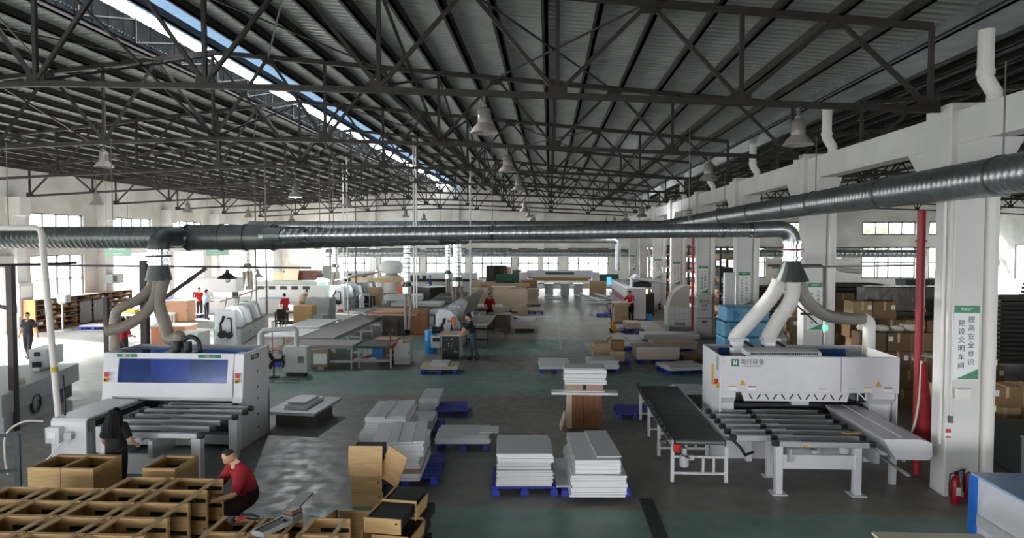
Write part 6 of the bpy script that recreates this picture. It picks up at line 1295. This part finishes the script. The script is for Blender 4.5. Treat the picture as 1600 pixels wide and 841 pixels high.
carton_wall(7.7, 8.7, 22.4, 5, .5, 'cartons between the second and third column', 'brown carton, row between second and third columns')
carton_wall(9.3, 13.5, 15.2, 3, .45, 'cartons right of the nearest column', 'brown carton right of the nearest column')
carton_wall(9.0, 13.0, 26.5, 5, .5, 'cartons farther back in the storage bay', 'brown carton, farther back in the storage bay')
# dark wrapped packs on top of the tall carton wall
for i, x in enumerate((10.3, 11.5)):
    MB().box(-.62, .62, -.35, .35, 0, .75).one('wrapped_pack', WRAPD, 'dark film wrapped pack on top of the tall carton wall, %s one' % ('left' if i == 0 else 'right'), 'pack', 'dark wrapped packs', bevel=.03).location = (x, 21.7, 2.3)
MB().box(9.4, 12.4, 21.3, 22.2, 0, 2.29).one('pack_stand', DKP, 'dark stacked base behind the tall carton wall', 'pack')
for i, (px, py, Y, s) in enumerate(((1313, 512, 18.2, 1.0), (1332, 508, 18.3, .9), (1306, 519, 18.0, .8), (1424, 512, 18.1, 1.2))):
    x, z = atY(px, py, Y); z = max(z, .9)
    MB().lathe([(.12 * s, 0), (.2 * s, .06 * s), (.23 * s, .18 * s), (.18 * s, .3 * s), (.05 * s, .36 * s)], n=12).one('foam_bag', FOAM, 'crumpled pale foam bag on the carton row, %s' % ['leftmost', 'second from the left', 'third from the left', 'largest, at the right'][i], 'bag', 'foam bags', smooth=True).location = (8.55 + i * .42, 18.9, 2.005); C.objects[-1].scale = (1.0, .9, .55)
# piles of dark boards
def dark_pile(x, y, w, d, n, lab, th=.1, gap=.06, m=DKP):
    for i in range(n): board(w + rnd.uniform(-.2, .1), d, th, rnd.choice((m, OLIVE, DKP)), (x + rnd.uniform(-.12, .12), y, .12 + i * (th + gap)), rnd.uniform(-.02, .02), 'dark board, %s up in the %s' % (NTH[i], lab), 'boards of the ' + lab, 'dark_board')
    for i in range(n):
        for sx in (-.35, .35): MB().box(-.05, .05, -d / 2 + .02, d / 2 - .02, 0, gap - .002 if i else .118).one('spacer_batten', WOODP, 'thin %s batten, %s gap from the floor, %s' % ('left' if sx < 0 else 'right', NTH[i], lab), 'batten', 'battens of the ' + lab).location = (x + sx * w, y, .12 + i * (th + gap) - (gap - .001) if i else 0)
dark_pile(17.2, 25.6, 3.8, 1.4, 15, 'dark pile beside the fire main')
dark_pile(15.2, 19.2, 3.2, 1.4, 14, 'dark pile right of the nearest column')
dark_pile(12.4, 30.5, 3.6, 1.4, 16, 'dark pile behind the dark wrapped packs')
dark_pile(9.6, 33.5, 2.4, 1.4, 14, 'dark pile behind the second column')
dark_pile(21.0, 28.0, 4.0, 1.4, 17, 'dark pile at the right edge')
board(3.0, 1.3, .05, RUST, (15.2, 19.2, .12 + 14 * .16), 0.03, 'pinkish sheet on top of the dark pile right of the nearest column', None)
MB().cbox((0, 0, .6), (2.0, .06, 1.2)).one('sheet_board', DKP, 'dark sheet standing on the dark pile at the right edge', 'board').location = (21.2, 27.8, .12 + 17 * .16)
for i in range(9):
    x = 22.0 + i * .5; o = MB().cbox((0, 0, 1.3), (.44, .06, 2.6)).one('sheet_board', rnd.choice((DKP, OLIVE)), 'dark upright sheet below the far right window, %s from left' % NTH[i], 'board', 'dark sheets leaning below the far right window'); o.location = (x, 64.5, .0); o.rotation_euler.x = -.08
# grey steel sheet bundle with tied bags right of the nearest column
t = T('sheet_bundle', 'bundle of grey-green ribbed sheets on the floor right of the nearest column', 'bundle', (9.6, 13.6, 0), -.1)
for i in range(14): MB().box(-.75 + i * .11, -.66 + i * .11, -.6, .6, .02, .78).build('ribbed_sheet', mat('slate_sheet', '5f6a6a', .5, .2), t)
MB().box(-.8, .85, -.65, .65, .79, .82).build('top_sheet', mat('slate_sheet', '5f6a6a'), t)
for i, (dx, dy) in enumerate(((-.5, -.4), (.3, .35))): MB().lathe([(.08, 0), (.12, .05), (.09, .14), (.05, .18), (.1, .24)], n=10).one('tied_bag', FOAM, 'small tied white bag on the grey-green sheet bundle, %s one' % ['front', 'rear'][i], 'bag', 'tied bags', smooth=True).location = (9.6 + dx, 13.6 + dy, .825)
# pallet racks with orange beams
ORB = mat('rack_orange', 'b5583a', .5); RKU = mat('rack_upright', '3f4650', .5, .3)
def rack(x, y0, n, lab):
    t = T('pallet_rack', lab, 'rack', (x, y0, 0), group='pallet racks')
    for i in range(n + 1):
        for dx in (-.5, .5): MB().box(dx - .05, dx + .05, i * 2.6 - .05, i * 2.6 + .05, 0, 4.2).build('upright', RKU, t)
        mb = MB()
        for k in range(4): mb.bar((-.5, i * 2.6, .3 + k), (.5, i * 2.6, 1.1 + k * .95), .03)
        mb.build('lattice', RKU, t)
    for i in range(n):
        for z in (.9, 1.8, 2.7, 3.6):
            for dx in (-.5, .5): MB().box(dx - .03, dx + .03, i * 2.6 + .05, (i + 1) * 2.6 - .05, z - .12, z).build('beam', ORB, t)
            MB().box(-.5, .5, i * 2.6 + .05, (i + 1) * 2.6 - .05, z, z + .02).build('deck', WOODP, t)
    for i in range(n):
        for z in (.0, .9, 1.8, 2.7, 3.6):
            k = rnd.randint(1, 2)
            for j in range(k): board(.9, 2.1 + rnd.uniform(-.3, .2), .2, rnd.choice((DKP, BEI, TAN, OLIVE, WOODP)), (x + rnd.uniform(-.05, .05), y0 + i * 2.6 + 1.3, z + .025 + j * .21), rnd.uniform(-.02, .02), 'board pack, %s bay, %s deck up, %s%s' % (NTH[i], NTH[int(z / .9 + .5)], 'upper pack, ' if j else '', lab), 'board packs on the ' + lab, 'board_pack')
rack(8.9, 34.0, 4, 'orange beam rack behind the fourth column'); rack(8.9, 46.5, 3, 'orange beam rack farthest down the bay'); 
# wood clutter and a machine in the back of the storage bay
for i, (x, y, w, h, m_, l) in enumerate(((12.0, 42, 2.2, 1.3, TAN, 'tan board block in the back of the storage bay'), (14.8, 45, 2.5, 1.1, BEI, 'beige board block in the back of the storage bay'), (18.5, 40, 3.0, 1.8, OLIVE, 'olive board block in the back of the storage bay'), (24, 44, 4.0, 2.2, DKP, 'dark board block deep in the storage bay'))):
    for j in range(int(h / .15)): board(w, 1.3, .14, m_, (x + rnd.uniform(-.05, .05), y, .02 + j * .15), rnd.uniform(-.02, .02), 'board, %s up in the %s' % (NTH[j], l), l + 's', 'board_layer')
stand_fan(11.2, 38, 1.9, .35, 0, 'black fan on a tall stand seen between the second and third columns', BLACK)
t = T('wall_duct_hose', 'shiny foil elbow with a curved hose behind the second column', 'duct', (13.0, 35, 3.3), world=True)
MB().tube([(12.6, 35, 3.0), (12.6, 35, 3.6), (12.9, 35, 3.9), (13.3, 35, 3.7)], .28, 12).build('foil_elbow', ALU, t, smooth=True); MB().tube([(13.2, 35, 3.7), (13.8, 35, 3.3), (14.8, 35, 3.0), (15.6, 35, 2.95)], .12, 10).build('curved_hose', PVC, t, smooth=True); MB().cyl((12.6, 35, 0), (12.6, 35, 3.0), .12, 10).build('post', STEEL2, t)
MB().cyl((9, 60, 3.9), (34, 60, 3.95), .05, 8).one('wall_pipe', STEEL2, 'thin grey pipe along the far wall of the storage bay', 'pipe')
# trees outside the far right windows
LEAF = mat('leaves', '5f8a45', .8, col2='86ad5c', scale=2)
for i, (x, y, h) in enumerate(((24.5, 76, 7.5), (29.5, 78, 8.0), (36, 77, 7.0))):
    t = T('tree', 'green tree outside the far right windows, %s' % ['left one', 'middle one', 'right one'][i], 'tree', (x, y, 0), 0, 'trees outside'); MB().cyl((0, 0, 0), (0, 0, h * .6), .18, 8, r2=.1).build('trunk', DKP, t)
    mb = MB()
    for k in range(420):
        a, b, r_ = rnd.uniform(0, 6.28), rnd.uniform(-1, 1), 2.4 * rnd.random() ** .4; c = Vector((r_ * math.cos(a) * math.sqrt(1 - b * b), r_ * math.sin(a) * math.sqrt(1 - b * b), h * .72 + r_ * b)); q = Matrix.Rotation(rnd.uniform(0, 6), 3, 'Z') @ Matrix.Rotation(rnd.uniform(0, 3), 3, 'X'); s_ = rnd.uniform(.2, .4)
        mb.add([c + q @ Vector(p) * s_ for p in ((-1, 0, 0), (0, -.5, .1), (1, 0, 0), (0, .5, .1))], [(0, 1, 2, 3)])
    mb.build('crown', LEAF, t)['kind'] = 'stuff'
# ================================================================ people
SKIN = mat('skin', 'c79a7c', .55); HAIR = mat('hair_black', '0b0a0b', .75, spec=.2)
def person(lab, loc, rz, shirt, trousers, height=1.7, lean=0.0, side=0.0, over=None, hair='short', shoes='2b2b2e', sleeve=.8, crouch=0.0, head_tilt=0.0, bulk=1.0):
    J = {'pel': (0, 0, .95), 'sp': (0, 0, 1.1), 'ch': (0, .01, 1.3), 'nk': (0, .01, 1.47), 'hd': (0, -.01, 1.56),
         'sL': (.17, .01, 1.4), 'eL': (.24, .03, 1.13), 'wL': (.25, -.05, .9), 'sR': (-.17, .01, 1.4), 'eR': (-.24, .03, 1.13), 'wR': (-.25, -.05, .9),
         'hL': (.09, 0, .9), 'kL': (.1, -.02, .5), 'aL': (.1, .03, .09), 'tL': (.11, -.13, .04), 'hR': (-.09, 0, .9), 'kR': (-.1, -.02, .5), 'aR': (-.1, .03, .09), 'tR': (-.11, -.13, .04)}
    J = {k: Vector(v) for k, v in J.items()}
    piv = J['pel'].copy(); rot = Matrix.Rotation(lean, 3, 'X') @ Matrix.Rotation(side, 3, 'Y')
    for k in ('sp', 'ch', 'nk', 'hd', 'sL', 'eL', 'wL', 'sR', 'eR', 'wR'): J[k] = piv + rot @ (J[k] - piv)
    if crouch:
        for k in J:
            if k[0] not in 'kat' or k == 'ch': J[k].z -= crouch
        for s in 'LR': J['k' + s].z -= crouch * .4; J['k' + s].y -= crouch * .9
    if over:
        for k, v in over.items(): J[k] = Vector(v)
    rad = {'pel': .125, 'sp': .12, 'ch': .135, 'nk': .055, 'hd': .06, 's': .075, 'e': .045, 'w': .032, 'h': .1, 'k': .062, 'a': .045, 't': .04}
    rad = {k: v * (bulk if k not in ('nk', 'hd', 'w', 't', 'a') else 1) for k, v in rad.items()}
    bones = [('pel', 'sp'), ('sp', 'ch'), ('ch', 'nk'), ('nk', 'hd')] + [b for s in 'LR' for b in (('ch', 's' + s), ('s' + s, 'e' + s), ('e' + s, 'w' + s), ('pel', 'h' + s), ('h' + s, 'k' + s), ('k' + s, 'a' + s), ('a' + s, 't' + s))]
    names = list(J); me = bpy.data.meshes.new('skel'); me.from_pydata([tuple(J[k]) for k in names], [(names.index(a), names.index(b)) for a, b in bones], [])
    o = bpy.data.objects.new('skel', me); C.objects.link(o); sk = o.modifiers.new('skin', 'SKIN'); sk.use_smooth_shade = True
    for i, k in enumerate(names):
        r = rad.get(k, rad.get(k[0])); me.skin_vertices[0].data[i].radius = (r, r); me.skin_vertices[0].data[i].use_root = (k == 'pel')
    ss = o.modifiers.new('sub', 'SUBSURF'); ss.levels = 2; ss.render_levels = 2
    bpy.context.view_layer.update(); dg = bpy.context.evaluated_depsgraph_get(); em = bpy.data.meshes.new_from_object(o.evaluated_get(dg)); bpy.data.objects.remove(o)
    vs = [v.co.copy() for v in em.vertices]; nr = [v.normal.copy() for v in em.vertices]; fs = [tuple(p.vertices) for p in em.polygons]
    def near(c):
        best = None
        for bi, (a, b) in enumerate(bones):
            A, B = J[a], J[b]; t_ = max(0, min(1, (c - A).dot(B - A) / max(1e-6, (B - A).length_squared))); dd = (c - A.lerp(B, t_)).length - .5 * (rad.get(a, rad.get(a[0])) + rad.get(b, rad.get(b[0])))
            if best is None or dd < best[0]: best = (dd, a, b, t_)
        return best
    reg = []
    for f in fs:
        c = sum((vs[i] for i in f), Vector()) / len(f); _, a, b, t_ = near(c)
        if a[0] == 'h' and a != 'hd' or a[0] == 'k' or (a == 'pel' and b[0] == 'h'): reg.append('trousers')
        elif a[0] == 'a': reg.append('shoes')
        elif (a, b) == ('nk', 'hd') or a[0] == 'e' or (a[0] == 's' and len(a) == 2 and a[1] in 'LR' and t_ > sleeve): reg.append('skin')
        elif (a, b) == ('ch', 'nk') and t_ > .75: reg.append('skin')
        else: reg.append('shirt')
    sc = height / 1.7
    t = T('person', lab, 'person', loc, rz); t.scale = (sc, sc, sc)
    mb = MB(); mb.add(vs, fs)
    # hands: palm and five fingers grown from the wrist
    for s in 'LR':
        w_, e_ = J['w' + s], J['e' + s]; d_ = (w_ - e_).normalized(); sd = d_.cross(Vector((0, 1, 0))); sd = (sd if sd.length > .2 else d_.cross(Vector((0, 0, 1)))).normalized(); up = sd.cross(d_); sgn = 1 if s == 'L' else -1
        mb.tube([w_ - d_ * .02, w_ + d_ * .03, w_ + d_ * .08, w_ + d_ * .095], .03, 8, radii=[.028, .036, .036, .02])
        for q, L_ in enumerate((.07, .08, .075, .06)):
            b0 = w_ + d_ * .08 + sd * (-.026 + .0175 * q); mb.tube([b0, b0 + d_ * L_ * .5 + up * .006, b0 + d_ * L_ * .85 + up * .022], .009, 6, radii=[.009, .0085, .006])
        mb.tube([w_ + d_ * .02 + sd * .03 * -sgn, w_ + d_ * .05 + sd * .052 * -sgn, w_ + d_ * .085 + sd * .058 * -sgn + up * .01], .01, 6, radii=[.012, .01, .007])
    # head with chin, nose, ears
    hc = J['hd'] + (rot @ Vector((0, -.015, .075))); hr = rot @ Matrix.Rotation(head_tilt, 3, 'X'); n, m_ = 16, 12; hv = []
    for i in range(m_ + 1):
        ph = math.pi * i / m_
        for j in range(n):
            th = 2 * math.pi * j / n; p = Vector((.073 * math.sin(ph) * math.cos(th), .092 * math.sin(ph) * math.sin(th), .112 * math.cos(ph)))
            if p.z < -.03: k = 1 + (p.z + .03) * 3.2; p.x *= k; p.y *= (k if p.y > 0 else 1 + (p.z + .03) * 1.2)
            if abs(th - 1.5 * math.pi) < .25 and -.045 < p.z < .015: p.y -= .022
            hv.append(hc + hr @ p)
    mb.add(hv, [(i * n + j, (i + 1) * n + j, (i + 1) * n + (j + 1) % n, i * n + (j + 1) % n) for i in range(m_) for j in range(n)])
    for sx in (-1, 1): mb.tube([hc + hr @ Vector((sx * .07, .01, -.025)), hc + hr @ Vector((sx * .082, .015, .005)), hc + hr @ Vector((sx * .074, .02, .028))], .012, 6)
    mb.build('body', SKIN, t, smooth=True)
    for part, off, col in (('shirt', .016, shirt), ('trousers', .014, trousers), ('shoes', .012, shoes)):
        ix = {}; pv = []; pf = []
        for f, r in zip(fs, reg):
            if r != part: continue
            g = []
            for i in f:
                if i not in ix: ix[i] = len(pv); pv.append(vs[i] + nr[i] * off)
                g.append(ix[i])
            pf.append(tuple(g))
        if pf:
            cm = MB(); cm.add(pv, pf); ob = cm.build(part, mat('cloth_' + col, col, .85), t, smooth=True); so = ob.modifiers.new('hem', 'SOLIDIFY'); so.thickness = .012; so.offset = -1
    # eyes, mouth, hair
    em_ = MB()
    for sx in (-.03, .03): em_.cbox(hc + hr @ Vector((sx, -.084, .008)), (.02, .01, .008), hr)
    em_.cbox(hc + hr @ Vector((0, -.09, -.058)), (.035, .01, .006), hr).build('face_features', mat('face_dark', '4a2a24', .6), t)
    hm = MB(); hv = []; n, m_ = 16, 8; lim = 1.62 if hair != 'bald' else 1.3
    for i in range(m_ + 1):
        for j in range(n):
            th = 2 * math.pi * j / n; back = .5 + .5 * math.sin(th); ph = (lim * (.62 + .62 * back)) * i / m_; rr = 1.12 if hair != 'bald' else 1.03
            hv.append(hc + hr @ Vector((.073 * rr * math.sin(ph) * math.cos(th), .01 + .092 * rr * math.sin(ph) * math.sin(th), .112 * rr * math.cos(ph))))
    hm.add(hv, [(i * n + j, (i + 1) * n + j, (i + 1) * n + (j + 1) % n, i * n + (j + 1) % n) for i in range(m_) for j in range(n)])
    if hair == 'long':
        for dx in (-.085, -.05, -.015, .02, .055, .09): hm.tube([hc + hr @ Vector((dx * .6, .05, .06)), hc + Vector((dx * 1.1, .1 - abs(dx) * .5, -.05)), hc + Vector((dx * 1.5, .16 - abs(dx) * .6, -.2)), hc + Vector((dx * 1.5, .18 - abs(dx) * .6, -.36)), hc + Vector((dx * 1.2, .16, -.44))], .05, 8, radii=[.055, .065, .06, .045, .015])
    hm.build('hair', HAIR if hair != 'bald' else mat('hair_cropped', '33291f', .7), t, smooth=True)
    return t
PIN = math.pi
fwd = {'eL': (.26, -.08, 1.12), 'wL': (.17, -.3, 1.05), 'eR': (-.26, -.08, 1.12), 'wR': (-.17, -.3, 1.05)}
person('woman with long black hair in a black T-shirt seen from behind', (-7.42, 11.22, 0), PIN, '0c0c0e', '1b1c20', 1.52, hair='long', bulk=1.22, over={'eL': (.27, .0, 1.13), 'wL': (.3, -.15, .98), 'eR': (-.27, .0, 1.13), 'wR': (-.26, -.2, 1.0)})
person('balding man in a red polo shirt stooping beside the oak carcasses', (-4.6, 10.14, 0), -.75, '8e1724', '2a1418', 1.72, lean=.42, crouch=.4, hair='bald', sleeve=.95, head_tilt=.35, bulk=1.25, over={'eL': (.3, -.34, .68), 'wL': (.16, -.55, .62), 'eR': (-.32, -.3, .7), 'wR': (-.2, -.52, .62)})
person('man in a black T-shirt and dark trousers walking at the bright doorway', (*at(45, 561), 0), .12, '1c1d22', '24262c', 1.72, over={'wL': (.42, -.14, .92), 'eL': (.3, .0, 1.12), 'eR': (-.27, .06, 1.14), 'wR': (-.3, -.02, .9), 'kL': (.1, -.1, .5), 'aL': (.1, -.12, .09), 'tL': (.11, -.28, .06), 'kR': (-.1, .0, .5), 'aR': (-.1, .16, .11), 'tR': (-.11, .02, .05)}, hair='short', sleeve=.8)
person('man in a dark red shirt standing behind the looping hoses', (*at(192, 500, 1.64), 0), 2.8, 'a31422', '2a2a30', 1.66, over=fwd)
person('man in a pinkish red shirt bending behind the curved beige hose', (*at(196, 470, 1.5), 0), 2.6, 'cc2a52', '3a3a3a', 1.7, lean=.5, over=None)
person('man in a red shirt facing the man in light blue', (*at(311, 452, 1.66), 0), .7, 'b01826', '26262c', 1.7, over=fwd)
person('man in a light blue shirt standing with his back to the camera', (*at(322, 455, 1.64), 0), 2.6, 'b9d3e6', '23283a', 1.68, over=fwd)
person('man in a red shirt working left of the yellow oak cabinet', (*at(446, 461, 1.62), 0), -2.2, 'a8182a', '2a2024', 1.66, lean=.15, over=fwd)
person('person in a beige top bending over the yellow oak cabinet', (*at(471, 455, 1.55), 0), 1.2, 'b3a28c', '8a7d6c', 1.7, lean=.55, over=None)
person('man in a dark T-shirt and grey trousers at the far white machine', (*at(570, 428, 1.68), 0), -1.9, '1b1b20', '70747a', 1.72, over=fwd)
person('man in a bright blue shirt far back behind the brown board piles', (*at(672, 432, 1.68), 0), -1.4, '2456b8', '2c3242', 1.72, over=fwd)
person('man in a red shirt holding a board behind the castor cabinet', (*at(765, 461, 1.68), 0), .15, 'a51528', '2a1e22', 1.72, over=fwd)
person('man in a black T-shirt and jeans leaning on the white topped bench', (*at(739, 563), 0), -1.35, '141519', '44545c', 1.72, lean=.22, over={'eR': (-.26, -.34, 1.12), 'wR': (-.2, -.42, 1.0), 'eL': (.26, -.34, 1.12), 'wL': (.2, -.44, 1.0), 'kL': (.1, .02, .5), 'aL': (.1, .22, .1), 'tL': (.11, .08, .04), 'kR': (-.1, -.05, .5), 'aR': (-.1, -.02, .09), 'tR': (-.11, -.18, .04)})
person('man in a red shirt and black trousers handling boards by the far white machine', (*at(986, 504), 0), -.75, 'a51528', '141418', 1.74, lean=.2, over={'eR': (-.3, -.3, 1.18), 'wR': (-.26, -.5, 1.12), 'eL': (.3, -.26, 1.14), 'wL': (.2, -.45, 1.05)})
# ---------------------------------------------------------------- lettering becomes plain mesh
bpy.context.view_layer.update(); _dg = bpy.context.evaluated_depsgraph_get(); _tm = {}
for o in TEXTS:
    key = (o.data.body, round(o.data.size, 4), o.data.materials[0].name if o.data.materials else '', o.data.align_x, o.data.space_line)
    if key not in _tm: _tm[key] = bpy.data.meshes.new_from_object(o.evaluated_get(_dg))
    n = bpy.data.objects.new(o.name, _tm[key]); C.objects.link(n); n.parent = o.parent; n.location = o.location; n.rotation_euler = o.rotation_euler
    if 'label' in o: n['label'] = o['label']
    nm = o.name; bpy.data.objects.remove(o); n.name = nm
for o in C.objects:
    if '_w' in o: del o['_w']
